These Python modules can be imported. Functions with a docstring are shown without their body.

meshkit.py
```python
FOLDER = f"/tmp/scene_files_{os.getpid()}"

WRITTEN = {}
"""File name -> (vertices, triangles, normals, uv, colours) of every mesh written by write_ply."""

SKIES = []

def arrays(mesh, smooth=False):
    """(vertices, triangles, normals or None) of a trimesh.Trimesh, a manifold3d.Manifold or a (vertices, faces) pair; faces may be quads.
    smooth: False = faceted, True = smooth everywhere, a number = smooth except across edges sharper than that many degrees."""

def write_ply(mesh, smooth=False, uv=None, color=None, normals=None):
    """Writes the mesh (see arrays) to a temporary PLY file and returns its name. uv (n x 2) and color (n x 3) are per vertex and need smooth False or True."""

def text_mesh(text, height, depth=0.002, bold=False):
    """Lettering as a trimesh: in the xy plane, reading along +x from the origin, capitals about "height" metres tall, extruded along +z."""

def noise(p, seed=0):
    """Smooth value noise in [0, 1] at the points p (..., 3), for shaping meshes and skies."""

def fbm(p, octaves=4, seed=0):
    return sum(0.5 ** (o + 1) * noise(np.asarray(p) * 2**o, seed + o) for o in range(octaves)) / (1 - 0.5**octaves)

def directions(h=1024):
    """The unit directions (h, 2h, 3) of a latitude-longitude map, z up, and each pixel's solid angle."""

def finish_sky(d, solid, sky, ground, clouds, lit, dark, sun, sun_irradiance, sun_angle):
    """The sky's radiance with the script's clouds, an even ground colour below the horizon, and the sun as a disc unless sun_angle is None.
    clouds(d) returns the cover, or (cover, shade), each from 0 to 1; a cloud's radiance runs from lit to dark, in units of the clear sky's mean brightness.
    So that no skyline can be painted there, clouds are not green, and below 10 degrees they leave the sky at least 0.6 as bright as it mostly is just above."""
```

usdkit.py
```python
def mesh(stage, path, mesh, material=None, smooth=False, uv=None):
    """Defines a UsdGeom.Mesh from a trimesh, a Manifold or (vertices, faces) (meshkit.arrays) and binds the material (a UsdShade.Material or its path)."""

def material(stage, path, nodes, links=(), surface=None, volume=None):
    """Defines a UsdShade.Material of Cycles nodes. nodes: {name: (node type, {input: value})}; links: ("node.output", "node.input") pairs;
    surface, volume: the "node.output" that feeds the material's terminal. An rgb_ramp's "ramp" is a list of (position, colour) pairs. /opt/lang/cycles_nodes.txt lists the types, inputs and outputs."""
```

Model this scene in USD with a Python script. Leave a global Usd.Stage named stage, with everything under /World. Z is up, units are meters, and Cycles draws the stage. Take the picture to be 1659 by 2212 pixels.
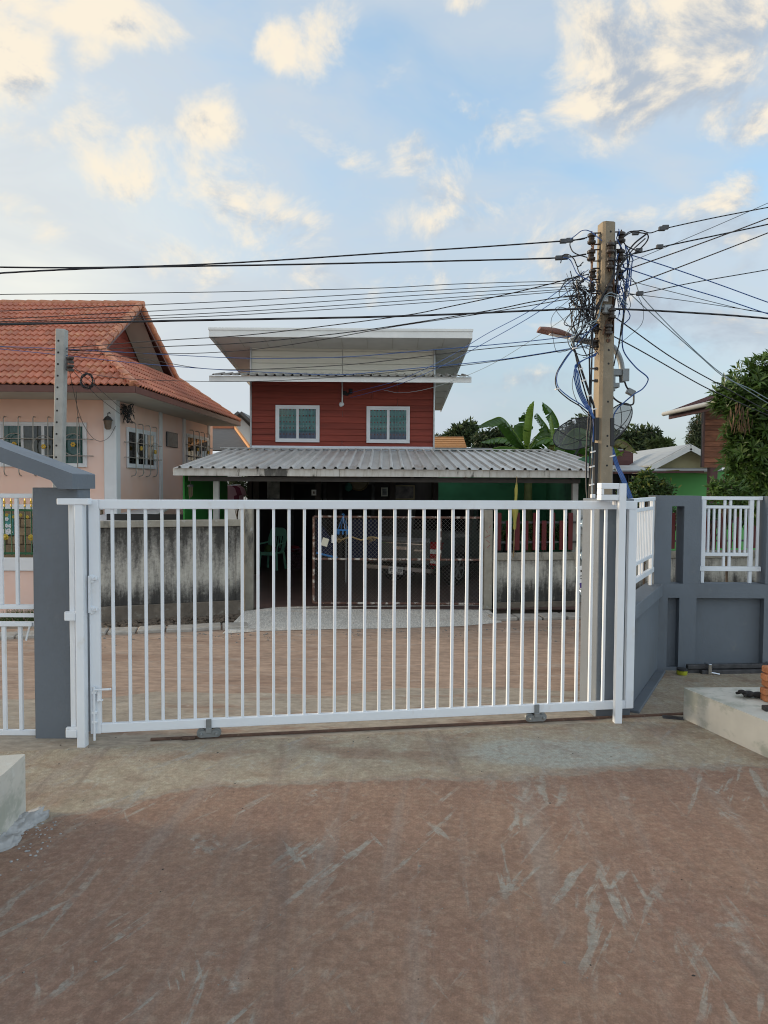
import math, random
import numpy as np, trimesh, usdkit, meshkit
from scipy.spatial import ConvexHull
from shapely.geometry import Polygon
from pxr import Usd, UsdGeom, UsdLux, UsdShade, Gf, Sdf, Vt

stage = Usd.Stage.CreateInMemory()
UsdGeom.SetStageUpAxis(stage, 'Z'); UsdGeom.SetStageMetersPerUnit(stage, 1.0)
UsdGeom.Xform.Define(stage, '/World'); UsdGeom.Scope.Define(stage, '/World/Looks')
PI = math.pi

# ------------------------------------------------------------------ camera
EYE = np.array([0.0, 0.0, 2.2]); FPX = 1500.0; IW, IH = 1659.0, 2212.0
PITCH, ROLL = math.atan((1106 - 1047) / FPX), 0.006
_f = np.array([0, math.cos(PITCH), -math.sin(PITCH)]); _u0 = np.array([0, math.sin(PITCH), math.cos(PITCH)]); _r0 = np.array([1.0, 0, 0])
_r = _r0 * math.cos(ROLL) + _u0 * math.sin(ROLL); _u = np.cross(_r, _f)
cam = UsdGeom.Camera.Define(stage, '/World/camera')
cam.CreateHorizontalApertureAttr(24.0); cam.CreateVerticalApertureAttr(32.0); cam.CreateFocalLengthAttr(24.0 * FPX / IW)
cam.CreateClippingRangeAttr((0.05, 5000.0))
cam.AddTransformOp().Set(Gf.Matrix4d(*_r, 0, *_u, 0, *(-_f), 0, *EYE, 1))
cam.CreateExposureAttr(1.66)

def ray(u, v):                                   # direction of the sight line through a point of the photograph
    d = _f + _r * ((u - IW / 2) / FPX) - _u * ((v - IH / 2) / FPX)
    return d
def P(u, v, Y):                                  # the point of that sight line at distance Y in front of the camera
    d = ray(u, v); return EYE + d * (Y / d[1])
def G(u, v, z=0.0):                              # where it meets a level plane
    d = ray(u, v); return EYE + d * ((z - EYE[2]) / d[2])
def X(u, v, x):
    d = ray(u, v); return EYE + d * (x / d[0])

# ------------------------------------------------------------------ sun and sky
SUN_AZ, SUN_EL = math.radians(-82), math.radians(7.0)
SUN = np.array([math.sin(SUN_AZ) * math.cos(SUN_EL), math.cos(SUN_AZ) * math.cos(SUN_EL), math.sin(SUN_EL)])
sun = UsdLux.DistantLight.Define(stage, '/World/sun')
sun.CreateIntensityAttr(0.34); sun.CreateAngleAttr(12.0); sun.CreateNormalizeAttr(True); sun.CreateColorAttr(Gf.Vec3f(1.0, 0.82, 0.60))
_zx = np.cross([0, 0, 1], SUN); _zx /= np.linalg.norm(_zx); _zy = np.cross(SUN, _zx)
UsdGeom.Xformable(sun).AddTransformOp().Set(Gf.Matrix4d(*_zx, 0, *_zy, 0, *SUN, 0, 0, 0, 0, 1))

def sky_material():
    n, l = {}, []
    n['tc'] = ('texture_coordinate', {})
    n['sky'] = ('sky_texture', {'sky_type': 'single_scattering', 'sun_disc': False, 'sun_elevation': SUN_EL, 'sun_rotation': SUN_AZ,
                                'air_density': 1.0, 'aerosol_density': 1.2, 'ozone_density': 1.5})
    n['sep'] = ('separate_xyz', {}); l.append(('tc.generated', 'sep.vector'))
    n['az'] = ('math', {'math_type': 'arctan2'}); l += [('sep.x', 'az.value1'), ('sep.y', 'az.value2')]
    n['el'] = ('math', {'math_type': 'arcsine'}); l.append(('sep.z', 'el.value1'))
    n['ae'] = ('combine_xyz', {}); l += [('az.value', 'ae.x'), ('el.value', 'ae.y')]
    # clouds of the cumulus field in view: (u, v, half width, half height, tilt, weight)
    blobs = [(1440, 120, 300, 175, 0, 1.0), (1590, 260, 190, 90, -.2, .75), (1240, 190, 110, 90, .5, .7),
             (590, 98, 100, 62, .1, .85), (715, 60, 130, 90, .5, .65), (25, 115, 110, 110, 0, .8), (130, 8, 330, 60, 0, .85),
             (190, 112, 60, 50, .6, .62), (215, 225, 95, 60, 0, .6), (255, 335, 150, 140, -.4, .8), (455, 265, 110, 90, .3, .72),
             (540, 440, 260, 120, -.15, .74), (420, 360, 90, 60, 0, .62), (700, 305, 170, 42, -.32, .72), (905, 330, 90, 70, .3, .72),
             (1060, 320, 170, 110, .1, .74), (1000, 440, 300, 110, 0, .70), (1180, 560, 420, 110, 0, .66), (1590, 410, 130, 60, .2, .74),
             (60, 470, 140, 60, -.3, .66), (50, 320, 110, 60, 0, .55), (1010, 9, 90, 30, 0, .75), (1130, 250, 45, 26, 0, .7), (850, 160, 70, 30, .4, .5),
             (1120, 830, 200, 55, 0, .62), (1520, 690, 300, 170, 0, .66), (1560, 500, 220, 90, .1, .6), (760, 600, 500, 70, 0, .52), (330, 560, 400, 90, 0, .5)]
    prev = None
    for i, (u, v, a, b, t, w) in enumerate(blobs):
        d = ray(u, v); d = d / np.linalg.norm(d); az, el = math.atan2(d[0], d[1]), math.asin(d[2])
        sa, sb = FPX / a, FPX / b
        c, s = math.cos(t), math.sin(t)
        # rotate first, then scale: two mappings
        n[f'r{i}'] = ('mapping', {'mapping_type': 'point', 'location': (-(az * c + el * s), -(-az * s + el * c), 0), 'rotation': (0, 0, -t)})
        n[f's{i}'] = ('mapping', {'mapping_type': 'point', 'scale': (sa, sb, 1)})
        n[f'l{i}'] = ('vector_math', {'math_type': 'length'})
        n[f'm{i}'] = ('map_range', {'range_type': 'smoothstep', 'from_min': 1.35, 'from_max': 0.15, 'to_min': 0.0, 'to_max': w})
        l += [('ae.vector', f'r{i}.vector'), (f'r{i}.vector', f's{i}.vector'), (f's{i}.vector', f'l{i}.vector1'), (f'l{i}.value', f'm{i}.value')]
        if prev is None: prev = f'm{i}.result'
        else:
            n[f'x{i}'] = ('math', {'math_type': 'smoothmax', 'value3': 0.12}); l += [(prev, f'x{i}.value1'), (f'm{i}.result', f'x{i}.value2')]; prev = f'x{i}.value'
    # the rest of the dome carries the same broken cloud
    n['gp'] = ('mapping', {'mapping_type': 'point', 'scale': (2.2, 2.2, 4.0), 'location': (3.1, 0.7, 0)}); l.append(('tc.generated', 'gp.vector'))
    n['gn'] = ('noise_texture', {'scale': 1.0, 'detail': 2.0}); l.append(('gp.vector', 'gn.vector'))
    n['gm'] = ('map_range', {'from_min': 0.36, 'from_max': 0.62, 'to_min': 0.0, 'to_max': 0.95, 'clamp': True}); l.append(('gn.fac', 'gm.value'))
    n['yb'] = ('map_range', {'from_min': 0.75, 'from_max': 0.45, 'to_min': 0.0, 'to_max': 1.0, 'clamp': True}); l.append(('sep.y', 'yb.value'))
    n['gy'] = ('math', {'math_type': 'multiply'}); l += [('gm.result', 'gy.value1'), ('yb.result', 'gy.value2')]
    n['bias'] = ('math', {'math_type': 'maximum'}); l += [(prev, 'bias.value1'), ('gy.value', 'bias.value2')]
    def cloud_noise(k, off):
        n[f'cm{k}'] = ('mapping', {'mapping_type': 'point', 'scale': (8.5, 8.5, 11.0), 'location': off}); l.append(('tc.generated', f'cm{k}.vector'))
        n[f'cn{k}'] = ('noise_texture', {'scale': 1.0, 'detail': 10.0, 'roughness': 0.59, 'lacunarity': 2.15, 'distortion': 0.35}); l.append((f'cm{k}.vector', f'cn{k}.vector'))
        return f'cn{k}.fac'
    a = cloud_noise(0, (0.3, 1.7, 0.2)); b = cloud_noise(1, (0.3 - 0.22, 1.7, 0.2 + 0.24))
    n['den0'] = ('math', {'math_type': 'multiply_add', 'value2': 2.3, 'value3': -1.18}); l.append((a, 'den0.value1'))
    n['den'] = ('math', {'math_type': 'add'}); l += [('den0.value', 'den.value1'), ('bias.value', 'den.value2')]
    n['cov'] = ('map_range', {'range_type': 'smoothstep', 'from_min': 0.36, 'from_max': 0.98, 'to_min': 0.0, 'to_max': 0.93}); l.append(('den.value', 'cov.value'))
    n['df'] = ('math', {'math_type': 'subtract'}); l += [(a, 'df.value1'), (b, 'df.value2')]
    n['thick'] = ('map_range', {'from_min': 0.45, 'from_max': 1.5, 'to_min': 0.22, 'to_max': -0.38, 'clamp': True}); l.append(('den.value', 'thick.value'))
    n['df2'] = ('math', {'math_type': 'multiply_add', 'value2': 3.4}); l += [('df.value', 'df2.value1'), ('thick.result', 'df2.value3')]
    # towards the low sun and higher up the clouds catch more warm light
    n['side'] = ('map_range', {'from_min': 0.52, 'from_max': -0.64, 'to_min': -0.12, 'to_max': 0.42, 'clamp': True}); l.append(('sep.x', 'side.value'))
    n['hi'] = ('map_range', {'from_min': 0.10, 'from_max': 0.55, 'to_min': -0.50, 'to_max': 0.18, 'clamp': True}); l.append(('el.value', 'hi.value'))
    n['ad1'] = ('math', {'math_type': 'add'}); l += [('side.result', 'ad1.value1'), ('hi.result', 'ad1.value2')]
    n['ad2'] = ('math', {'math_type': 'add'}); l += [('df2.value', 'ad2.value1'), ('ad1.value', 'ad2.value2')]
    n['lit'] = ('map_range', {'range_type': 'smoothstep', 'from_min': -0.30, 'from_max': 0.42, 'to_min': 0.0, 'to_max': 1.0}); l.append(('ad2.value', 'lit.value'))
    n['ccol'] = ('mix_color', {'a': CLOUD_DARK, 'b': CLOUD_LIT}); l.append(('lit.result', 'ccol.fac'))
    # base: physical sky with the pale evening veil low down, creamier towards the sun
    n['skyb'] = ('mix_color', {'blend_type': 'multiply', 'fac': 1.0, 'b': SKY_TINT}); l.append(('sky.color', 'skyb.a'))
    n['skya'] = ('mix_color', {'blend_type': 'add', 'fac': 1.0, 'b': SKY_LIFT, 'use_clamp': False}); l.append(('skyb.result', 'skya.a'))
    n['vcol'] = ('rgb_ramp', {'ramp': [(0.0, VEIL_L), (0.26, VEIL_L), (0.46, VEIL_M), (0.70, VEIL_R), (1.0, VEIL_R)]})
    n['vaz'] = ('map_range', {'from_min': -0.93, 'from_max': 0.93, 'to_min': 0.0, 'to_max': 1.0, 'clamp': True}); l += [('sep.x', 'vaz.value'), ('vaz.result', 'vcol.fac')]
    n['vf'] = ('map_range', {'range_type': 'smoothstep', 'from_min': 0.62, 'from_max': 0.02, 'to_min': 0.0, 'to_max': 0.95}); 
    n['vtilt'] = ('math', {'math_type': 'multiply_add', 'value2': 0.52}); l += [('sep.x', 'vtilt.value1'), ('el.value', 'vtilt.value3'), ('vtilt.value', 'vf.value')]
    n['veil'] = ('mix_color', {'use_clamp': False}); l += [('vf.result', 'veil.fac'), ('skya.result', 'veil.a'), ('vcol.color', 'veil.b')]
    n['tm'] = ('mapping', {'mapping_type': 'point', 'scale': (3.0, 3.0, 7.5), 'location': (5.2, 2.1, 0.4)}); l.append(('tc.generated', 'tm.vector'))
    n['tn'] = ('noise_texture', {'scale': 1.0, 'detail': 7.0, 'roughness': 0.52, 'distortion': 0.6}); l.append(('tm.vector', 'tn.vector'))
    n['tf'] = ('map_range', {'range_type': 'smoothstep', 'from_min': 0.30, 'from_max': 0.66, 'to_min': 0.08, 'to_max': 0.80}); l.append(('tn.fac', 'tf.value'))
    n['tv'] = ('mix_color', {'b': THIN, 'use_clamp': False}); l += [('tf.result', 'tv.fac'), ('veil.result', 'tv.a')]
    n['out'] = ('mix_color', {'use_clamp': False}); l += [('cov.result', 'out.fac'), ('tv.result', 'out.a'), ('ccol.result', 'out.b')]
    n['bg'] = ('background_shader', {'strength': 0.1}); l.append(('out.result', 'bg.color'))
    return usdkit.material(stage, '/World/Looks/sky', n, l, surface='bg.background')
K = 3.4
THIN = tuple(K * c for c in (.58, .64, .70))
CLOUD_LIT, CLOUD_DARK = tuple(K * c for c in (.93, .83, .67)), tuple(K * c for c in (.42, .48, .56))
SKY_TINT, SKY_LIFT = (1.0, 1.0, 1.0), tuple(K * c for c in (.15, .22, .29))
VEIL_L, VEIL_M, VEIL_R = tuple(K * c for c in (.92, .90, .79)), tuple(K * c for c in (.52, .60, .68)), tuple(K * c for c in (.29, .365, .445))
dome = UsdLux.DomeLight.Define(stage, '/World/sky'); dome.CreateIntensityAttr(1.0)
UsdShade.MaterialBindingAPI.Apply(dome.GetPrim()).Bind(sky_material())

# ------------------------------------------------------------------ mesh builder
_t = np.array([[s * (1 if k != 0 else 1), 0, 0] for s in (1,) for k in (0,)])
_bv = [(np.array(s, float), k) for s in [(a, b, c) for a in (-1, 1) for b in (-1, 1) for c in (-1, 1)] for k in range(3)]
def _bev(h, b):
    h = np.asarray(h, float); b = min(b, *(0.45 * h))
    return np.array([s * np.where(np.arange(3) == k, h, h - b) for s, k in _bv])
_tv = _bev((1, 1, 1), .2); _hull = ConvexHull(_tv); _bf = _hull.simplices.copy()
for i, (a, b, c) in enumerate(_bf):
    if np.dot(np.cross(_tv[b] - _tv[a], _tv[c] - _tv[a]), _tv[a] + _tv[b] + _tv[c]) < 0: _bf[i] = (a, c, b)
_cv = np.array([(a, b, c) for a in (-1, 1) for b in (-1, 1) for c in (-1, 1)], float); _ch = ConvexHull(_cv); _cf = _ch.simplices.copy()
for i, (a, b, c) in enumerate(_cf):
    if np.dot(np.cross(_cv[b] - _cv[a], _cv[c] - _cv[a]), _cv[a] + _cv[b] + _cv[c]) < 0: _cf[i] = (a, c, b)
def unit(v): v = np.asarray(v, float); return v / (np.linalg.norm(v) + 1e-12)
class MB:
    def __init__(s): s.V, s.F, s.n = [], [], 0
    def add(s, v, f):
        v = np.asarray(v, float); s.V.append(v); s.F.append(np.asarray(f, int) + s.n); s.n += len(v); return s
    def obox(s, c, ax, h, b=0):                  # centre, three axes (rows), half sizes
        ax = np.array([unit(a) for a in ax])
        if np.linalg.det(ax) < 0: ax[0] = -ax[0]
        t = _bev(h, b) if b > 0 else _cv * np.asarray(h, float)
        return s.add(np.asarray(c, float) + t @ ax, _bf if b > 0 else _cf)
    def box(s, x0, x1, y0, y1, z0, z1, b=0):
        return s.obox(((x0 + x1) / 2, (y0 + y1) / 2, (z0 + z1) / 2), np.eye(3), (abs(x1 - x0) / 2, abs(y1 - y0) / 2, abs(z1 - z0) / 2), b)
    def beam(s, p, q, w, h, up=(0, 0, 1), b=0):
        p, q = np.asarray(p, float), np.asarray(q, float); d = unit(q - p); a = unit(np.cross(d, up)); c = np.cross(a, d)
        return s.obox((p + q) / 2, (a, d, c), (w / 2, np.linalg.norm(q - p) / 2, h / 2), b)
    def tube(s, pts, r, n=8, caps=True):
        p = np.asarray(pts, float); m = len(p); r = np.broadcast_to(np.asarray(r, float), (m,))
        t = np.gradient(p, axis=0); t /= np.linalg.norm(t, axis=1, keepdims=True) + 1e-12
        a = np.cross(t[0], (0, 0, 1) if abs(t[0][2]) < .9 else (1, 0, 0)); A = []
        for k in range(m):
            a = a - t[k] * np.dot(a, t[k]); a = unit(a); A.append(a)
        A = np.array(A); B = np.cross(t, A); ang = np.arange(n) * 2 * PI / n
        v = p[:, None] + r[:, None, None] * (np.cos(ang)[None, :, None] * A[:, None] + np.sin(ang)[None, :, None] * B[:, None])
        v = v.reshape(-1, 3); f = []
        for k in range(m - 1):
            for j in range(n):
                a0, b0 = k * n + j, k * n + (j + 1) % n; f += [(a0, b0, b0 + n), (a0, b0 + n, a0 + n)]
        if caps:
            v = np.vstack([v, p[0], p[-1]]); c0, c1 = m * n, m * n + 1
            for j in range(n): f += [(c0, (j + 1) % n, j), (c1, (m - 1) * n + j, (m - 1) * n + (j + 1) % n)]
        return s.add(v, f)
    def lathe(s, prof, c=(0, 0, 0), axis=(0, 0, 1), n=16):
        ax = unit(axis); a = unit(np.cross(ax, (0, 0, 1) if abs(ax[2]) < .9 else (1, 0, 0))); b = np.cross(ax, a)
        prof = np.asarray(prof, float); m = len(prof); ang = np.arange(n) * 2 * PI / n
        v = np.asarray(c, float) + prof[:, None, :1] * (np.cos(ang)[None, :, None] * a + np.sin(ang)[None, :, None] * b) + prof[:, None, 1:] * ax
        v = v.reshape(-1, 3); f = []
        for k in range(m - 1):
            for j in range(n):
                a0, b0 = k * n + j, k * n + (j + 1) % n; f += [(a0, b0, b0 + n), (a0, b0 + n, a0 + n)]
        return s.add(v, f)
    def poly(s, pts2, o, ex, ey, depth):         # extruded polygon: pts2 in the (ex, ey) plane at o, thickness along ex x ey
        ex, ey = unit(ex), unit(ey); ez = np.cross(ex, ey)
        pg = pts2 if hasattr(pts2, 'exterior') else Polygon(pts2)
        m = trimesh.creation.extrude_polygon(pg, depth, engine='earcut'); v = np.array(m.vertices)
        return s.add(np.asarray(o, float) + v[:, :1] * ex + v[:, 1:2] * ey + v[:, 2:] * ez, m.faces)
    def slab(s, q, t):                           # four corners in order and a thickness along minus their normal
        q = np.asarray(q, float); nn = unit(np.cross(q[1] - q[0], q[3] - q[0])); lo = q - nn * t; v = np.vstack([q, lo])
        return s.add(v, [(0, 1, 2), (0, 2, 3), (4, 6, 5), (4, 7, 6), (0, 4, 5), (0, 5, 1), (1, 5, 6), (1, 6, 2), (2, 6, 7), (2, 7, 3), (3, 7, 4), (3, 4, 0)])
    def quad(s, a, b, c, d): return s.add([a, b, c, d], [(0, 1, 2), (0, 2, 3)])
    def ball(s, c, r, sub=1):
        m = trimesh.creation.icosphere(sub, 1.0); return s.add(np.asarray(c, float) + m.vertices * np.asarray(r, float), m.faces)
    def get(s): return np.vstack(s.V), np.vstack(s.F)

# ------------------------------------------------------------------ scene tree helpers
_used = {}
def numbered(parent, name):
    k = (parent, name); i = _used.get(k, -1) + 1; _used[k] = i
    return f'{parent}/{name}' + (f'_{i:03d}' if i else '')
def meta(prim, label=None, cat=None, group=None, kind=None):
    for k, x in (('label', label), ('category', cat), ('group', group), ('kind', kind)):
        if x: prim.SetCustomDataByKey(k, x)
class T:
    def __init__(s, name, label, cat, loc=(0, 0, 0), group=None, rotz=None):
        s.loc = np.asarray(loc, float); s.path = numbered('/World', name); x = UsdGeom.Xform.Define(stage, s.path)
        x.AddTranslateOp().Set(Gf.Vec3d(*map(float, s.loc)))
        if rotz is not None: x.AddRotateZOp().Set(rotz); 
        s.prim = x.GetPrim(); s.cat, s.group = cat, group; meta(s.prim, label, cat, group)
class Part: pass
def part(parent, name, mb, mat, smooth=False, label=None, kind=None):
    v, f = mb.get(); p = Part(); p.loc = parent.loc; p.path = numbered(parent.path, name)
    m = usdkit.mesh(stage, p.path, (v - parent.loc, f), M(mat), smooth=smooth); p.prim = m.GetPrim(); meta(p.prim, label, None, None, kind); return p
def single(name, mb, mat, label, cat, group=None, smooth=False, kind=None):
    v, f = mb.get(); loc = np.array([v[:, 0].mean(), v[:, 1].mean(), v[:, 2].min()]); p = Part(); p.loc = loc; p.path = numbered('/World', name)
    m = usdkit.mesh(stage, p.path, (v - loc, f), M(mat), smooth=smooth); m.AddTranslateOp().Set(Gf.Vec3d(*map(float, loc)))
    p.prim = m.GetPrim(); meta(p.prim, label, cat, group, kind); return p
def structure(name, mb, mat, smooth=False):
    v, f = mb.get(); p = Part(); p.loc = np.zeros(3); p.path = numbered('/World', name); m = usdkit.mesh(stage, p.path, (v, f), M(mat), smooth=smooth)
    p.prim = m.GetPrim(); meta(p.prim, None, None, None, 'structure'); return p
def copy(src, name, loc, rotz, label, scale=None):
    path = numbered('/World', name); x = UsdGeom.Xform.Define(stage, path); x.GetPrim().GetReferences().AddInternalReference(src.path)
    x.ClearXformOpOrder()
    x.AddTranslateOp().Set(Gf.Vec3d(*map(float, loc))); x.AddRotateZOp(opSuffix='turn').Set(rotz)
    if scale: x.AddScaleOp(opSuffix='size').Set(Gf.Vec3f(scale, scale, scale))
    x.GetPrim().SetInstanceable(True); meta(x.GetPrim(), label, src.cat, src.group); return x

# ------------------------------------------------------------------ materials
_mats = {}
def M(name):
    return _mats[name]
def mat(name, col, rough=.6, var=.12, scale=4, bump=0, bscale=60, metal=0, spec=.5, col2=None, detail=4, stretch=(1, 1, 1), extra=None, trans=0, coord='geometry.position', rnd=0, bdist=.01, coat=0, grain=None):
    """Plain coloured surface: two tones mixed by noise, fine relief. extra: (colour, low, high, scale, stretch) patches of another colour."""
    n, l = {}, []
    src = coord.split('.')[0]; n['c'] = (src, {}); so = 'c.' + coord.split('.')[1]
    c1 = tuple(x * (1 - var) for x in col); c2 = col2 or tuple(min(1, x * (1 + var)) for x in col)
    n['mp'] = ('mapping', {'mapping_type': 'point', 'scale': stretch}); l.append((so, 'mp.vector'))
    n['nz'] = ('noise_texture', {'scale': scale, 'detail': detail, 'roughness': .6}); l.append(('mp.vector', 'nz.vector'))
    n['rp'] = ('rgb_ramp', {'ramp': [(0.3, c1), (0.7, c2)]}); l.append(('nz.fac', 'rp.fac'))
    out = 'rp.color'
    for i, (ec, lo, hi, es, est) in enumerate(extra or []):
        n[f'em{i}'] = ('mapping', {'mapping_type': 'point', 'scale': est, 'location': (i * 3.3 + 1, i * 1.7, i)}); l.append((so, f'em{i}.vector'))
        n[f'en{i}'] = ('noise_texture', {'scale': es, 'detail': 6, 'roughness': .65}); l.append((f'em{i}.vector', f'en{i}.vector'))
        n[f'er{i}'] = ('map_range', {'range_type': 'smoothstep', 'from_min': lo, 'from_max': hi, 'to_min': 0, 'to_max': 1}); l.append((f'en{i}.fac', f'er{i}.value'))
        n[f'ex{i}'] = ('mix_color', {'b': ec}); l += [(f'er{i}.result', f'ex{i}.fac'), (out, f'ex{i}.a')]; out = f'ex{i}.result'
    if grain:
        n['gn'] = ('noise_texture', {'scale': grain[0], 'detail': 8, 'roughness': .75}); n['gr'] = ('map_range', {'from_min': .3, 'from_max': .7, 'to_min': 1 - grain[1], 'to_max': 1 + grain[1]}); n['gc'] = ('combine_color', {}); n['gx'] = ('mix_color', {'blend_type': 'multiply', 'fac': 1.0, 'use_clamp': False})
        l += [('mp.vector', 'gn.vector'), ('gn.fac', 'gr.value'), ('gr.result', 'gc.r'), ('gr.result', 'gc.g'), ('gr.result', 'gc.b'), (out, 'gx.a'), ('gc.color', 'gx.b')]; out = 'gx.result'
    if rnd:
        n['oi'] = ('object_info', {}); n['ov'] = ('map_range', {'from_min': 0, 'from_max': 1, 'to_min': 1 - rnd, 'to_max': 1 + rnd}); n['hs'] = ('hsv', {})
        l += [('oi.random', 'ov.value'), ('ov.result', 'hs.value'), (out, 'hs.color')]; out = 'hs.color'
    n['p'] = ('principled_bsdf', {'roughness': rough, 'metallic': metal, 'specular_ior_level': spec, 'coat_weight': coat}); l.append((out, 'p.base_color'))
    if bump:
        n['bn'] = ('noise_texture', {'scale': bscale, 'detail': 5, 'roughness': .65}); l.append(('mp.vector', 'bn.vector'))
        n['b'] = ('bump', {'strength': bump, 'distance': bdist}); l += [('bn.fac', 'b.height'), ('b.normal', 'p.normal')]
    sf = 'p.BSDF'
    if trans:
        n['tr'] = ('translucent_bsdf', {}); l.append((out, 'tr.color')); n['mx'] = ('mix_closure', {'fac': trans}); l += [('p.BSDF', 'mx.closure1'), ('tr.BSDF', 'mx.closure2')]; sf = 'mx.closure'
    _mats[name] = usdkit.material(stage, f'/World/Looks/{name}', n, l, surface=sf)
mat('white_paint', (.75, .79, .84), .42, .04, 3, .12, 90, extra=[((.66, .65, .62), .58, .78, 6, (1, 1, .5)), ((.55, .48, .40), .70, .76, 26, (1, 1, 1))])
mat('white_wall', (.72, .73, .75), .7, .05, 3, .15, 80)
mat('grey_paint', (.132, .155, .184), .62, .06, 2.5, .35, 45, extra=[((.118, .132, .15), .50, .75, 1.6, (1, 1, .4)), ((.165, .18, .195), .58, .75, 5, (1, 1, 1))])
mat('plinth_concrete', (.54, .525, .475), .85, .10, 3, .3, 90, extra=[((.36, .37, .32), .50, .60, 1.5, (1, 1, 1.6)), ((.60, .60, .56), .58, .75, 6, (1, 1, 1)), ((.30, .29, .24), .66, .74, 8, (1, 1, 1))])
mat('plaster_splash', (.36, .365, .37), .9, .2, 9, .6, 60)
mat('galv', (.24, .255, .26), .42, .15, 6, .1, 60, metal=.45)
mat('dark_steel', (.09, .09, .095), .5, .3, 12, .2, 80, metal=.6)
mat('rust_steel', (.10, .055, .038), .75, .35, 10, .3, 80, extra=[((.20, .15, .11), .6, .75, 14, (1, 1, 1))])
mat('black_plastic', (.02, .02, .022), .5, .2, 8)
mat('pole_concrete', (.26, .215, .155), .85, .14, 5, .5, 70, extra=[((.20, .175, .135), .55, .75, 2.2, (1, 1, .3)), ((.44, .42, .37), .62, .78, 40, (1, 1, 1))])
mat('old_pole_concrete', (.36, .36, .34), .85, .16, 5, .4, 70, extra=[((.16, .16, .15), .56, .78, 3, (1, 1, .3))])
mat('gravel_soil', (.12, .105, .085), .95, .3, 8, .8, 40)
mat('stone', (.25, .235, .215), .9, .25, 20, .5, 60, rnd=.3)

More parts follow.
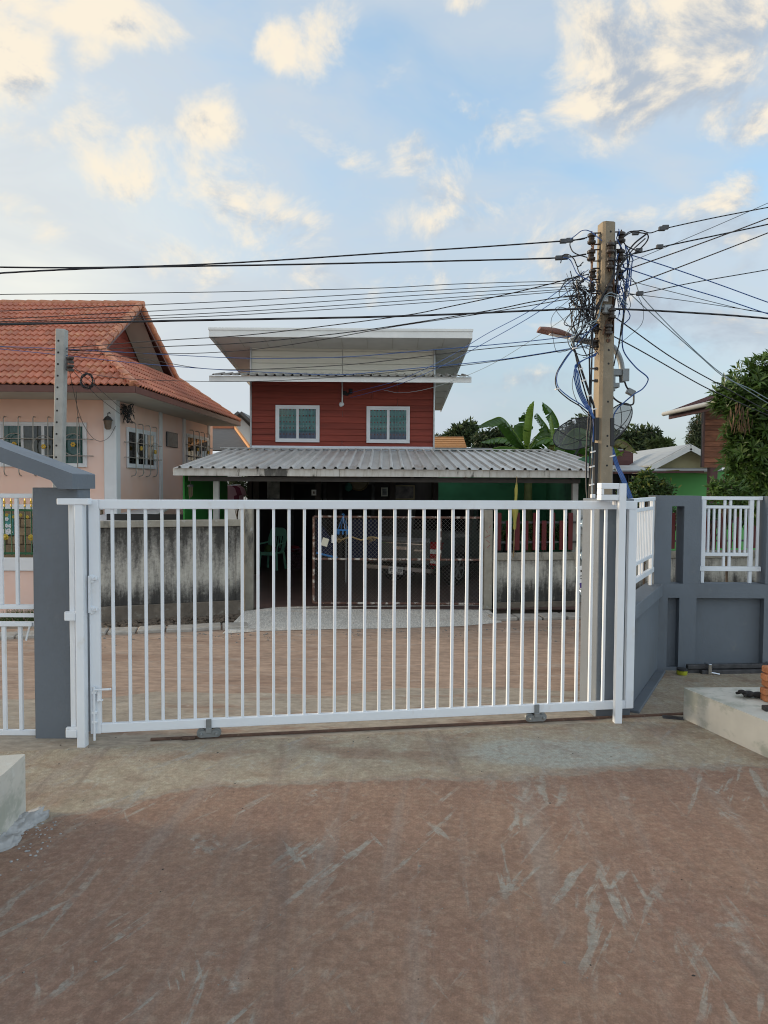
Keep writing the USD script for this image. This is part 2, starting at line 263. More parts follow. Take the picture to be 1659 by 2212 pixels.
def driveway_material():
    n, l = {}, []
    n['g'] = ('geometry', {}); n['s'] = ('separate_xyz', {}); l.append(('g.position', 's.vector'))
    def noise(k, scale, stretch=(1, 1, 1), rot=0, det=6, rough=.6, loc=(0, 0, 0)):
        n['m' + k] = ('mapping', {'mapping_type': 'point', 'rotation': (0, 0, rot), 'location': loc})
        n['m2' + k] = ('mapping', {'mapping_type': 'point', 'scale': stretch})
        n['n' + k] = ('noise_texture', {'scale': scale, 'detail': det, 'roughness': rough}); l.extend([('g.position', f'm{k}.vector'), (f'm{k}.vector', f'm2{k}.vector'), (f'm2{k}.vector', f'n{k}.vector')]); return f'n{k}.fac'
    def ramp(k, src, lo, hi, a=0., b=1.):
        n['r' + k] = ('map_range', {'range_type': 'smoothstep', 'from_min': lo, 'from_max': hi, 'to_min': a, 'to_max': b}); l.append((src, f'r{k}.value')); return f'r{k}.result'
    def mul(k, a, b):
        n['x' + k] = ('math', {'math_type': 'multiply'}); l.extend([(a, f'x{k}.value1'), (b, f'x{k}.value2')]); return f'x{k}.value'
    def mixc(k, fac, a, b):
        n['c' + k] = ('mix_color', {} if not isinstance(b, tuple) else {'b': b}); l.append((fac, f'c{k}.fac')); l.append((a, f'c{k}.a'))
        if not isinstance(b, tuple): l.append((b, f'c{k}.b'))
        return f'c{k}.result'
    big = noise('big', .9, det=5); fine = noise('fine', 14, det=8, rough=.7); mid = noise('mid', 3.2, det=7, rough=.68)
    n['base'] = ('rgb_ramp', {'ramp': [(.3, (0.282, 0.150, 0.100)), (.5, (0.348, 0.192, 0.128)), (.72, (0.414, 0.240, 0.162))]}); l.append((mid, 'base.fac'))
    c = 'base.color'
    c = mixc('rs', ramp('rs', big, .42, .68, 0, .55), c, (0.324, 0.168, 0.117))
    # grey cement slab by the gate, its edge a wavering line
    n['e1'] = ('math', {'math_type': 'multiply_add', 'value2': .10, 'value3': 5.07}); l.append(('s.x', 'e1.value1'))
    n['e2'] = ('math', {'math_type': 'multiply_add', 'value2': .72, 'value3': 5.93}); l.append(('s.x', 'e2.value1'))
    n['em'] = ('math', {'math_type': 'smoothmin', 'value3': .25}); l += [('e1.value', 'em.value1'), ('e2.value', 'em.value2')]
    n['ey'] = ('math', {'math_type': 'subtract'}); l += [('s.y', 'ey.value1'), ('em.value', 'ey.value2')]
    n['en'] = ('math', {'math_type': 'multiply_add', 'value2': .62, 'value3': -.31}); l.append((noise('edge', 2.2, det=8, rough=.62), 'en.value1'))
    n['ed'] = ('math', {'math_type': 'add'}); l += [('ey.value', 'ed.value1'), ('en.value', 'ed.value2')]
    n['slab'] = ('rgb_ramp', {'ramp': [(.3, (0.360, 0.252, 0.167)), (.55, (0.450, 0.325, 0.223)), (.75, (0.482, 0.406, 0.323))]}); l.append((noise('sl', 4.5, det=8, rough=.7), 'slab.fac'))
    sl = mixc('sd', ramp('sd', noise('sdn', 1.4, (1, 2.0, 1), det=6), .48, .64, 0, .75), 'slab.color', (0.318, 0.175, 0.111))
    # paler cleaned patch on the slab
    n['pv'] = ('mapping', {'mapping_type': 'point', 'location': (-1.45 * 1.25, -5.62 * 3.2, 0), 'scale': (1.25, 3.2, 1)}); l.append(('g.position', 'pv.vector'))
    n['pl'] = ('vector_math', {'math_type': 'length'}); l.append(('pv.vector', 'pl.vector1'))
    n['pa'] = ('math', {'math_type': 'add'}); l += [('pl.value', 'pa.value1'), ('en.value', 'pa.value2')]
    sl = mixc('pp', ramp('pp', 'pa.value', 1.15, .75, 0, .8), sl, (0.459, 0.400, 0.328))
    n['sg'] = ('mix_color', {'blend_type': 'multiply', 'fac': 1.0, 'b': (1.08, 1.13, 1.17), 'use_clamp': False}); l.append((sl, 'sg.a')); sl = 'sg.result'
    c = mixc('slab', ramp('edge', 'ed.value', -.07, .10), c, sl)
    n['ea'] = ('math', {'math_type': 'absolute'}); l.append(('ed.value', 'ea.value1'))
    c = mixc('lip', ramp('lip', 'ea.value', .05, .0, 0, .55), c, (0.370, 0.312, 0.250))
    # scraped streaks of pale mortar in several directions, and scuffed patches
    msk = ramp('mk', noise('mkn', 1.1, det=3, loc=(4, 1, 0)), .40, .62)
    for k, (rot, sc, st, lo, loc) in enumerate([(.55, 1.0, (13, 1.1, 1), .60, (0, 0, 0)), (.66, 1.0, (9, 1.0, 1), .605, (3, 7, 0)), (.05, 1.0, (8, .8, 1), .60, (9, 2, 0)), (-.45, 1.0, (12, 1.4, 1), .63, (5, 5, 0)), (.35, 1.0, (5, .9, 1), .60, (2, 9, 0))]):
        f = ramp(f'st{k}', noise(f'st{k}', sc, st, rot, 7, .58, loc), lo, lo + .05)
        f = mul(f'st{k}', f, msk); f2 = mul(f'su{k}', f, ramp(f'su{k}', fine, .38, .54, .1, .95))
        c = mixc(f'st{k}', f2, c, (.41, .345, .285))
    f = mul('sc', ramp('sc', noise('scn', 1.5, (1.4, .8, 1), .3, 5, .6, (2, 2, 0)), .60, .68), ramp('sc2', noise('scf', 17, det=7, rough=.75), .47, .6, 0, .9))
    c = mixc('sc', f, c, (0.448, 0.374, 0.309))
    c = mixc('dk', ramp('dk', noise('dkn', 26, det=6, rough=.8), .66, .74, 0, .55), c, (0.168, 0.095, 0.064))
    c = mixc('gr', ramp('gr', fine, .48, .70, 0, .62), c, (0.444, 0.290, 0.204))
    c = mixc('dp', ramp('dp', noise('dpn', 1.9, det=7, rough=.66, loc=(7, 3, 0)), .54, .72, 0, .5), c, (0.246, 0.135, 0.092))
    # faint long drag marks down the yard
    f = ramp('dr', noise('drn', 1.0, (5.5, .35, 1), .10, 6, .62, (1, 5, 0)), .50, .70, 0, .45); c = mixc('dr', f, c, (.395, .300, .245))
    f = ramp('dq', noise('dqn', 1.0, (4.5, .3, 1), -.12, 6, .62, (8, 2, 0)), .54, .72, 0, .5); c = mixc('dq', f, c, (.235, .150, .118))
    g1, g2 = noise('gr1', 24, det=9, rough=.78), noise('gr2', 95, det=4, rough=.7)
    n['gs'] = ('math', {'math_type': 'multiply_add', 'value2': .45}); l.extend([(g2, 'gs.value1'), (g1, 'gs.value3')])
    n['gm'] = ('rgb_ramp', {'ramp': [(0, (.66, .64, .62)), (.42, (.86, .85, .84)), (.62, (1.03, 1.03, 1.03)), (.80, (1.2, 1.2, 1.2)), (1, (1.5, 1.5, 1.5))]}); n['gf'] = ('map_range', {'from_min': .45, 'from_max': 1.0, 'to_min': 0, 'to_max': 1, 'clamp': True}); l += [('gs.value', 'gf.value'), ('gf.result', 'gm.fac')]
    n['gx'] = ('mix_color', {'blend_type': 'multiply', 'fac': 1.0, 'use_clamp': False}); l += [(c, 'gx.a'), ('gm.color', 'gx.b')]; c = 'gx.result'
    n['rd'] = ('map_range', {'from_min': .3, 'from_max': .7, 'to_min': .62, 'to_max': .85}); l.append((mid, 'rd.value'))
    n['p'] = ('principled_bsdf', {'specular_ior_level': .35}); n['dark'] = ('mix_color', {'blend_type': 'multiply', 'fac': 1.0, 'b': (.86, .985, 1.05)}); l.append((c, 'dark.a')); c = 'dark.result'; l += [(c, 'p.base_color'), ('rd.result', 'p.roughness')]
    n['bh'] = ('math', {'math_type': 'add'}); l += [(g1, 'bh.value1'), (fine, 'bh.value2')]
    n['b'] = ('bump', {'strength': .8, 'distance': .014}); l += [('bh.value', 'b.height'), ('b.normal', 'p.normal')]
    _mats['driveway'] = usdkit.material(stage, '/World/Looks/driveway', n, l, surface='p.BSDF')
driveway_material()
mat('road_dirt', (.385, .27, .20), .9, .14, 2.5, .5, 25, grain=(9, .42), stretch=(.5, 1.6, 1), extra=[((.30, .195, .14), .50, .66, 1.2, (.35, 1.5, 1)), ((.40, .315, .255), .53, .70, 3, (.4, 1.4, 1)), ((.17, .11, .08), .68, .76, 9, (.4, 2.2, 1))])
mat('strip_concrete', (.37, .315, .25), .88, .14, 3, .4, 30, grain=(10, .35), stretch=(.6, 1.4, 1), extra=[((.30, .20, .145), .50, .66, 1.6, (.5, 1.6, 1)), ((.43, .40, .345), .58, .75, 5, (1, 1, 1))])
mat('apron_concrete', (.60, .565, .51), .9, .10, 3, .6, 5, grain=(6, .32), stretch=(9, 1.5, 1), extra=[((.50, .47, .42), .52, .68, 14, (1, .12, 1)), ((.33, .24, .19), .58, .75, 2, (1, 2, 1))])
mat('verge_soil', (.19, .155, .12), .95, .3, 5, .9, 30, extra=[((.30, .27, .23), .6, .72, 9, (1, 1, 1)), ((.08, .085, .05), .6, .72, 4, (1, 1, 1))])
mat('kerb_concrete', (.36, .335, .30), .9, .2, 8, .5, 50)
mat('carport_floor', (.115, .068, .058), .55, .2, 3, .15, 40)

# ------------------------------------------------------------------ ground
mb = MB(); mb.quad((-400, -60, -.05), (400, -60, -.05), (400, 500, -.05), (-400, 500, -.05)); structure('ground', mb, 'verge_soil')
def sheet(name, pts, z, m):
    mb = MB(); c = np.mean(pts, 0); n0 = len(pts)
    mb.add([(x, y, z) for x, y in pts] + [(c[0], c[1], z)], [(i, (i + 1) % n0, n0) for i in range(n0)]); return structure(name, mb, m)
rd = lambda x, y0: y0 + .115 * x
sheet('road', [(-60, rd(-60, 6.6)), (60, rd(60, 6.6)), (60, rd(60, 11.0)), (-60, rd(-60, 11.0))], 0.0, 'road_dirt')
bx = np.linspace(-9, 9, 50); edge = [(x, 7.32 + .085 * x + .10 * math.sin(x * 2.3) + .06 * math.sin(x * 5.1 + 1)) for x in bx]
mb = MB(); v = [(x, min(y - .3, 5.3 + .155 * x), .004) for x, y in edge] + [(x, y, .004) for x, y in edge]; mb.add(v, [t for i in range(49) for t in ((i, i + 1, 51 + i), (i, 51 + i, 50 + i))]); structure('concrete_strip', mb, 'strip_concrete')
gl = lambda x: 6.153 + .155 * x                  # line of the gate in plan
mb = MB()
xs = np.linspace(-7, 7, 40); ys = np.linspace(-5, 0, 2)
v = [(x, -6, .008) for x in xs] + [(x, gl(x) - .10 if x < 2.2 else min(8.3, gl(2.2) - .10 + (x - 2.2) * 1.9), .008) for x in xs]; f = []
for i in range(39): f += [(i, i + 1, 41 + i), (i, 41 + i, 40 + i)]
mb.add(v, f); structure('driveway', mb, 'driveway')

rng0 = random.Random(2)
# ------------------------------------------------------------------ sliding gate
ga = unit((1, .155, 0)); gn = np.array([.155, -1, 0]) / math.hypot(1, .155)     # along the gate; towards the yard
def gp(x, z, off=0): return np.array([x, gl(x), z]) + gn * off
gate = T('sliding_gate', 'long white sliding gate of upright square bars closing the driveway', 'gate', gp(0, 0))
def gbox(x0, x1, z0, z1, d, b=.004, off=0):
    mb = MB(); p, q = gp(x0, (z0 + z1) / 2, off), gp(x1, (z0 + z1) / 2, off); mb.beam(p, q, d, z1 - z0, b=b); return mb
GX0, GX1, GZ0, GZ1 = -2.455, 2.37, .097, 2.062
part(gate, 'top_rail', gbox(GX0 + .0835, GX1, GZ1 - .078, GZ1, .045), 'white_paint')
part(gate, 'bottom_rail', gbox(GX0 + .0835, GX1 - .0835, GZ0, GZ0 + .078, .045), 'white_paint')
part(gate, 'stile', gbox(GX0, GX0 + .083, GZ0 - .004, GZ1, .047), 'white_paint')
part(gate, 'stile', gbox(GX1 - .083, GX1, GZ0, GZ1 - .0785, .045), 'white_paint')
NB = 34
for i in range(NB + 1):
    x = -2.272 + i * .1316
    part(gate, 'bar', gbox(x - .0128, x + .0128, GZ0 + .0775, GZ1 - .0775, .025, .0025), 'white_paint')
mb = MB()
for i in range(NB + 1):
    x = -2.272 + i * .1316
    for z in (GZ0 + .0785, GZ1 - .0785):
        for o in (-.0135, .0135): mb.ball(gp(x + o, z, .006 * rng0.uniform(-1, 1)), (.0045 * rng0.uniform(.8, 1.5), .006, .004), 0)
part(gate, 'weld_beads', mb, 'white_paint', kind='stuff')
# hooks welded on the left stile
for z in (1.40, 1.14):
    mb = MB(); mb.beam(gp(GX0 + .012, z, .027), gp(GX0 + .04, z, .027), .02, .06, b=.003); mb.beam(gp(GX0 + .03, z, .035), gp(GX0 + .065, z + .01, .045), .02, .025, b=.003); part(gate, 'hook_plate', mb, 'white_paint')
mb = MB(); mb.beam(gp(GX0 + .006, 1.12, .0265), gp(GX0 + .006, 1.43, .0265), .02, .035, up=gn, b=.003); part(gate, 'cover_strip', mb, 'white_paint')
mb = MB(); mb.tube([gp(GX0 + .035, .045, .04), gp(GX0 + .035, .50, .04)], .011, 10)
bolt = part(gate, 'drop_bolt', mb, 'white_paint', smooth=40)
mb = MB(); mb.tube([gp(GX0 + .035, .475, .05), gp(GX0 + .07, .475, .052), gp(GX0 + .16, .478, .055)], [.008, .008, .010], 10); mb.ball(gp(GX0 + .165, .478, .055), .0105); part(bolt, 'handle', mb, 'white_paint', smooth=40)
for z in (.20, .28, .45): mb = MB(); mb.beam(gp(GX0 + .015, z, .034), gp(GX0 + .057, z, .034), .03, .022, b=.003); part(bolt, 'bracket', mb, 'white_paint')
mb = MB(); mb.beam(gp(GX0 + .075, .375, .03), gp(GX0 + .075, .46, .03), .03, .035, up=gn, b=.003); mb.beam(gp(GX0 + .06, .38, .04), gp(GX0 + .105, .385, .045), .025, .012, b=.003)
part(bolt, 'lock_plate', mb, 'white_paint')
for xr in (-1.50, 1.42):
    mb = MB(); mb.beam(gp(xr, .085, .03), gp(xr, .178, .03), .045, .008, up=gn, b=.002); mb.beam(gp(xr, .06, .03), gp(xr, .1, .03), .05, .03, up=gn, b=.003)
    ro = part(gate, 'roller_bracket', mb, 'galv')
    from shapely.geometry import Point
    pl = Point(-.058, .005).buffer(.029).union(Point(.058, .005).buffer(.029)).union(Polygon([(-.058, -.024), (.058, -.024), (.058, .03), (.028, .034), (.02, .052), (-.02, .052), (-.028, .034), (-.058, .03)]))
    for o in (.030, -.036): mb = MB(); mb.poly(pl, gp(xr, .045, o), -ga * -1, (0, 0, 1), .004); part(ro, 'cheek_plate', mb, 'galv')
    for s in (-.062, .062):
        mb = MB(); mb.lathe([(0, -.016), (.04, -.016), (.041, -.01), (.034, 0), (.041, .01), (.04, .016), (0, .016)], gp(xr + s, .052, 0), gn, 20); mb.lathe([(0, 0), (.012, 0), (.012, .052), (.008, .058), (0, .058)], gp(xr + s, .052, 0), gn, 8); part(ro, 'wheel', mb, 'galv', smooth=30)
mb = MB(); mb.beam(gp(-1.98, .014, 0), gp(3.2, .014, 0), .028, .012); mb.tube([gp(-1.98, .02, 0), gp(3.2, .02, 0)], .009, 6)
single('gate_track', mb, 'rust_steel', 'rusty steel rail on the ground under the sliding gate', 'gate track')
mb = MB(); mb.beam(gp(-1.72, .02, .02), gp(-1.61, .02, .02), .035, .025, b=.003); single('track_stop', mb, 'rust_steel', 'small rusty steel block on the left part of the gate rail', 'track stop')

# ------------------------------------------------------------------ posts beside the gate
c0 = G(175, 1616); px, py = c0[0], c0[1]
post = T('catch_post', 'white square steel post with side arms in front of the left grey pillar', 'post', (px, py, 0))
def zbox(par, name, x0, x1, y0, y1, z0, z1, m='white_paint', b=.004):
    mb = MB(); mb.box(x0, x1, y0, y1, z0, z1, b); return part(par, name, mb, m)
zbox(post, 'post', px - .034, px + .034, py, py + .075, 0, 2.02)
zbox(post, 'top_plate', px - .175, px + .082, py - .004, py + .07, 2.0205, 2.072)
zbox(post, 'rear_pole', px - .122, px - .08, py + .085, py + .127, .12, 2.02)
for z in (1.095, .118):
    zbox(post, 'arm', px - .125, px - .0345, py - .004, py + .05, z - .032, z + .032); zbox(post, 'arm', px - .150, px - .02, py + .052, py + .083, z - .018, z + .034)
mb = MB(); mb.box(px - .032, px - .012, py + .03, py + .05, 1.12, 1.14, .003); part(post, 'lug', mb, 'white_paint')

gx, gy = 2.178, 6.335
gpost = T('guide_post', 'white steel guide post with a hollow rectangular head on the yard side of the gate', 'post', (gx, gy, 0))
zbox(gpost, 'post', gx - .034, gx + .034, gy, gy + .065, 0, 2.225)
hd = MB(); hx0, hx1, hz0, hz1 = gx - .20, gx - .0345, 2.07, 2.228
for (a, b_, c, d) in ((hx0, hx1, hz1 - .055, hz1), (hx0, hx1, hz0, hz0 + .05), (hx0, hx0 + .03, hz0 + .0505, hz1 - .0555)): hd.box(a, b_, gy + .002, gy + .125, c, d, .004)
part(gpost, 'head', hd, 'white_paint')
mb = MB(); mb.lathe([(0, -.02), (.019, -.02), (.019, .02), (0, .02)], (gx - .055, gy + .06, 2.045), (0, 0, 1), 14); part(gpost, 'guide_roller', mb, 'white_wall', smooth=30)

# left pillar with sloping coping
mat('shade_grey', (.160, .170, .184), .62, .05, 2.5, .22, 140)
pil = T('gate_pillar', 'smooth grey left gate pillar carrying a sloping coping beam', 'pillar', (-2.79, 5.98, 0))
mb = MB(); mb.box(-2.985, -2.593, 5.885, 6.13, -.02, 2.158, .006); part(pil, 'pillar', mb, 'grey_paint')
a, s = .365, math.cos(math.atan(.365))
prof = [(-2.58, 2.268), (-2.80, 2.268 + .03), (-3.18, 2.494), (-4.4, 2.494 + 1.22 * a), (-4.4, 2.494 + 1.22 * a - .14), (-3.18, 2.36), (-2.82, 2.16), (-2.76, 2.145), (-2.58, 2.145)]
prof = [(-2.58, 2.272), (-2.585, 2.278), (-4.4, 2.278 + 1.815 * a), (-4.4, 2.278 + 1.815 * a - .135), (-2.76, 2.278 + .175 * a - .135 + .012), (-2.70, 2.150), (-2.58, 2.148)]
mb = MB(); mb.poly([(x, z) for x, z in prof], (0, 6.205, 0), (1, 0, 0), (0, 0, 1), .455); part(pil, 'coping', mb, 'grey_paint')

# pedestrian gate to the left of the pillar
sg = T('pedestrian_gate', 'white barred pedestrian gate left of the grey pillar', 'gate', (-3.9, 5.97, 0))
sy = 5.97
def sz(v): return P(30, v, sy)[2]
def sx(u): return P(u, 1200, sy)[0]
for (v0, v1) in ((1066, 1075.5), (1305.7, 1315), (1325, 1332.5), (1342.5, 1352.5), (1576, 1587)):
    zbox(sg, 'rail', -4.75, -2.99, sy - .02, sy + .02, sz(v1), sz(v0), b=.003)
for k in range(12):
    x = sx(37.5) - k * (sx(37.5) - sx(3)); zbox(sg, 'bar', x - .014, x + .014, sy - .013, sy + .013, sz(1305.5), sz(1075.8), b=.002)
    x = sx(41.5) - k * (sx(41.5) - sx(6)); zbox(sg, 'bar', x - .016, x + .016, sy - .013, sy + .013, sz(1575.8), sz(1352.8), b=.002)
mb = MB(); lx = sx(66); mb.box(lx - .13, lx + .02, sy - .035, sy - .021, sz(1351), sz(1343), .002); mb.beam((lx, sy - .03, sz(1350)), (lx - .025, sy - .05, sz(1381)), .03, .012, b=.003); part(sg, 'latch', mb, 'white_paint')

# right gate pillar, splayed wall, front wall
rp = T('gate_pillar', 'grey right gate pillar standing behind the end of the sliding gate', 'pillar', (2.15, 6.7, 0))
o = np.array([2.023, 6.525, 0]); e1 = unit((1, .14, 0)); e2 = unit((-.14, 1, 0))
mb = MB(); mb.obox(o + e1 * .175 + e2 * .185 + (0, 0, 1.03), (e1, e2, (0, 0, 1)), (.175, .185, 1.05), .006); part(rp, 'pillar', mb, 'grey_paint')
mb = MB(); mb.box(2.03, 2.07, 6.80, 6.84, 2.0805, 2.12, .004); part(rp, 'insulator_block', mb, 'white_wall')
wall = T('boundary_wall', 'grey painted right boundary wall with recessed panels and a tall slot', 'wall', (4.0, 8.2, 0))
C, D = np.array([3.27, 8.2, 0]), np.array([2.36, 6.62, 0]); ed = unit(D - C); en = np.array([-ed[1], ed[0], 0]);
if en[0] > 0: en = -en                            # away from the yard
mb = MB(); L = np.linalg.norm(D - C); mid = (C + D) / 2
mb.obox(mid - en * -.06 + (0, 0, .44), (ed, en, (0, 0, 1)), (L / 2, .06, .46), .005); part(wall, 'splay_panel', mb, 'grey_paint')
mb = MB(); mb.obox(mid + en * .06 + (0, 0, .97), (ed, en, (0, 0, 1)), (L / 2, .10, .07), .005); part(wall, 'ledge', mb, 'grey_paint')
mb = MB(); mb.obox(mid - en * .05 + (0, 0, .012), (ed, en, (0, 0, 1)), (L / 2 - .05, .05, .022), .006); part(wall, 'footing', mb, 'grey_paint')
wy = 8.2
wx = lambda u: P(u, 1260, wy)[0]; wz = lambda v, u=1550: P(u, v, wy)[2]
XR = 6.6
zt = 1.045
# tall block with the slot
bx0, bx1, s0, s1, slz = wx(1412), wx(1511.5), wx(1448.5), wx(1475), wz(1094)
top = wz(1071, 1460)
outer = Polygon([(bx0, zt + .001), (bx1, zt + .001), (bx1, top), (bx0, top)]).difference(Polygon([(s0, zt), (s1, zt), (s1, slz), (s0, slz)]))
mb = MB(); mb.poly(outer, (0, wy + .22, 0), (1, 0, 0), (0, 0, 1), .22); part(wall, 'slotted_block', mb, 'grey_paint')
# lower wall: frame in relief round two recessed panels
n0, n1, m0, m1, pz1, pz0 = wx(1443.5), wx(1468.5), wx(1505.5), wx(1652), wz(1292), .045
fr = Polygon([(bx0, 0), (XR, 0), (XR, zt), (bx0, zt)])
for a_, b_ in ((n0, n1), (m0, m1), (m1 + .2, XR - .1)): fr = fr.difference(Polygon([(a_, pz0), (b_, pz0), (b_, pz1), (a_, pz1)]))
mb = MB(); mb.poly(fr, (0, wy + .09, 0), (1, 0, 0), (0, 0, 1), .09); part(wall, 'frame', mb, 'grey_paint')
mb = MB(); mb.box(bx0, XR, wy + .0905, wy + .2, -.02, zt - .002); part(wall, 'recessed_panel', mb, 'grey_paint')
mb = MB(); mb.box(wx(1652.5), XR, wy, wy + .2, zt + .001, top, .005); part(wall, 'end_block', mb, 'grey_paint')

# white railings on the wall
def railing(name, label, o, ax, L, z0, z1, nb, r, loc):
    rt = T(name, label, 'railing', loc, 'white railing panels on the grey wall'); ax = unit(ax); o = np.asarray(o, float)
    def bar(nm, t0, t1, a, b, d=.03): mb = MB(); mb.beam(o + ax * t0 * L + (0, 0, (a + b) / 2), o + ax * t1 * L + (0, 0, (a + b) / 2), d, b - a, b=.003); return part(rt, nm, mb, 'white_paint')
    w = r / L
    bar('top_rail', 0, 1, z1 - .042, z1, .04); bar('bottom_rail', -.0, 1, z0 + .145, z0 + .20, .04)
    pa, pb = .075, .83
    for t in (pa, pb): bar('post', t - w, t + w, z0 + .2005, z1 - .0425, .036); bar('foot', t - w * .8, t + w * .8, z0 + .001, z0 + .1445, .03)
    bar('middle_rail', pa + w, pb - w, z1 - .145, z1 - .108); bar('middle_rail', pa + w, pb - w, z0 + .325, z0 + .365)
    for t in (.01, .94): bar('side_bar', t - w * .6, t + w * .6, z0 + .2005, z1 - .0425, .022)
    for i in range(nb):
        t = pa + (pb - pa) * (i + 1) / (nb + 1); bar('bar', t - w * .5, t + w * .5, z0 + .3655, z1 - .1455, .022)
    for t in (.41, .50): bar('short_bar', t - w * .6, t + w * .6, z1 - .1075, z1 - .0425, .022); bar('short_bar', t - w * .6, t + w * .6, z0 + .2005, z0 + .3245, .022)
    return rt
railing('railing', 'white steel railing panel right of the slotted grey block', (wx(1514), wy + .10, 0), (1, 0, 0), wx(1651.5) - wx(1514), zt, wz(1072.5), 8, .026, (4.1, wy + .1, zt))
railing('railing', 'white steel railing panel on the slanting grey wall behind the gate end', C + ed * .06 + en * .07, ed, L - .12, zt, 2.075, 12, .028, tuple(mid + (0, 0, zt)))

# concrete porch block at the right, plaster block at the left
mb = MB(); q = [(2.836, 6.49), (3.10, 5.6), (3.42, 4.5), (3.9, 2.9), (9, 2.9), (9, 6.75)]
pgr = Polygon(q).buffer(-.012, quad_segs=3).buffer(.012, quad_segs=3)
mb.poly(pgr, (0, 0, -.02), (1, 0, 0), (0, 1, 0), .322); single('porch_slab', mb, 'plinth_concrete', 'low bare concrete slab at the right edge with bricks and gloves on it', 'slab')
mb = MB(); q = [(-2.352, 4.51), (-3.6, 4.25), (-3.6, 2.6), (-2.34, 2.7), (-2.325, 4.2)]
mb.poly(Polygon(q[::-1]).buffer(-.01, quad_segs=3).buffer(.01, quad_segs=3), (0, 0, -.02), (1, 0, 0), (0, 1, 0), .433); single('wall_block', mb, 'plinth_concrete', 'pale plastered block at the left edge of the driveway', 'block')
def PL(u, v, o, nrm):                            # where the sight line meets a plane
    d = ray(u, v); o, nrm = np.asarray(o, float), np.asarray(nrm, float); return EYE + d * (np.dot(o - EYE, nrm) / np.dot(d, nrm))
rng = random.Random(7); nrng = np.random.default_rng(7)

def stained_wall():
    n, l = {}, []
    n['g'] = ('geometry', {}); n['s'] = ('separate_xyz', {}); l.append(('g.position', 's.vector'))
    n['m'] = ('mapping', {'mapping_type': 'point', 'scale': (3.2, 3.2, .55)}); n['sn'] = ('noise_texture', {'scale': 2.2, 'detail': 8, 'roughness': .68}); l += [('g.position', 'm.vector'), ('m.vector', 'sn.vector')]
    n['fn'] = ('noise_texture', {'scale': 22, 'detail': 6, 'roughness': .7}); n['mn'] = ('noise_texture', {'scale': 3.0, 'detail': 6, 'roughness': .62}); l += [('g.position', 'fn.vector'), ('g.position', 'mn.vector')]
    n['top'] = ('map_range', {'from_min': .75, 'from_max': 1.45, 'to_min': 0, 'to_max': .34, 'clamp': True}); l.append(('s.z', 'top.value'))
    n['bot'] = ('map_range', {'from_min': .62, 'from_max': .30, 'to_min': 0, 'to_max': .36, 'clamp': True}); l.append(('s.z', 'bot.value'))
    n['mx'] = ('math', {'math_type': 'maximum'}); l += [('top.result', 'mx.value1'), ('bot.result', 'mx.value2')]
    n['a'] = ('math', {'math_type': 'add'}); l += [('sn.fac', 'a.value1'), ('mx.value', 'a.value2')]
    n['f2'] = ('math', {'math_type': 'multiply_add', 'value2': .45, 'value3': -.22}); l.append(('fn.fac', 'f2.value1'))
    n['a2'] = ('math', {'math_type': 'add'}); l += [('a.value', 'a2.value1'), ('f2.value', 'a2.value2')]
    n['r'] = ('rgb_ramp', {'ramp': [(.34, (.54, .515, .46)), (.52, (.40, .38, .335)), (.66, (.21, .20, .18)), (.82, (.06, .056, .05)), (1, (.035, .034, .033))]}); l.append(('a2.value', 'r.fac'))
    n['w'] = ('map_range', {'range_type': 'smoothstep', 'from_min': .6, 'from_max': .75, 'to_min': 0, 'to_max': .6}); l.append(('mn.fac', 'w.value'))
    n['c'] = ('mix_color', {'b': (.42, .40, .33)}); l += [('w.result', 'c.fac'), ('r.color', 'c.a')]
    n['p'] = ('principled_bsdf', {'roughness': .92}); l.append(('c.result', 'p.base_color'))
    n['b'] = ('bump', {'strength': .4, 'distance': .01}); l += [('fn.fac', 'b.height'), ('b.normal', 'p.normal')]
    _mats['stained_wall'] = usdkit.material(stage, '/World/Looks/stained_wall', n, l, surface='p.BSDF')
stained_wall()
mat('old_concrete', (.31, .285, .235), .9, .18, 6, .5, 50, extra=[((.10, .095, .085), .52, .72, 3.5, (1.6, 1.6, .5)), ((.47, .46, .43), .6, .75, 8, (1, 1, .6))])
mat('wall_foot', (.15, .125, .10), .95, .3, 5, .6, 40, extra=[((.28, .26, .22), .55, .72, 5, (1, 1, 1)), ((.045, .04, .034), .58, .74, 4, (1, 1, 1))])
mat('soil_lump', (.13, .10, .075), .95, .35, 9, .5, 60, rnd=.3)
mat('pink_wall', (.84, .56, .45), .85, .05, 1.2, .15, 60, extra=[((.84, .62, .55), .45, .65, .35, (1, 1, 1))])
mat('soffit_cream', (.50, .48, .43), .8, .06, 3)
mat('brown_fascia', (.115, .045, .035), .5, .15, 5)
mat('roof_tile', (.44, .145, .083), .6, .10, 1.3, .15, 50, rnd=.2, extra=[((.50, .225, .12), .50, .72, 3.0, (1, 1, 1)), ((.22, .085, .055), .64, .80, 7, (1, 1, 1))])
mat('ridge_tile', (.47, .185, .095), .55, .12, 4, .2, 50, rnd=.14)
mat('red_siding', (.235, .042, .026), .75, .22, 1.6, .15, 8, stretch=(.6, .6, 8), rnd=.10)
mat('white_siding', (.76, .73, .64), .6, .05, 1.5, .08, 10, stretch=(.6, .6, 8), rnd=.04)
mat('soffit_grey', (.60, .59, .56), .7, .06, 3)
mat('white_fascia', (.76, .76, .74), .55, .06, 3)
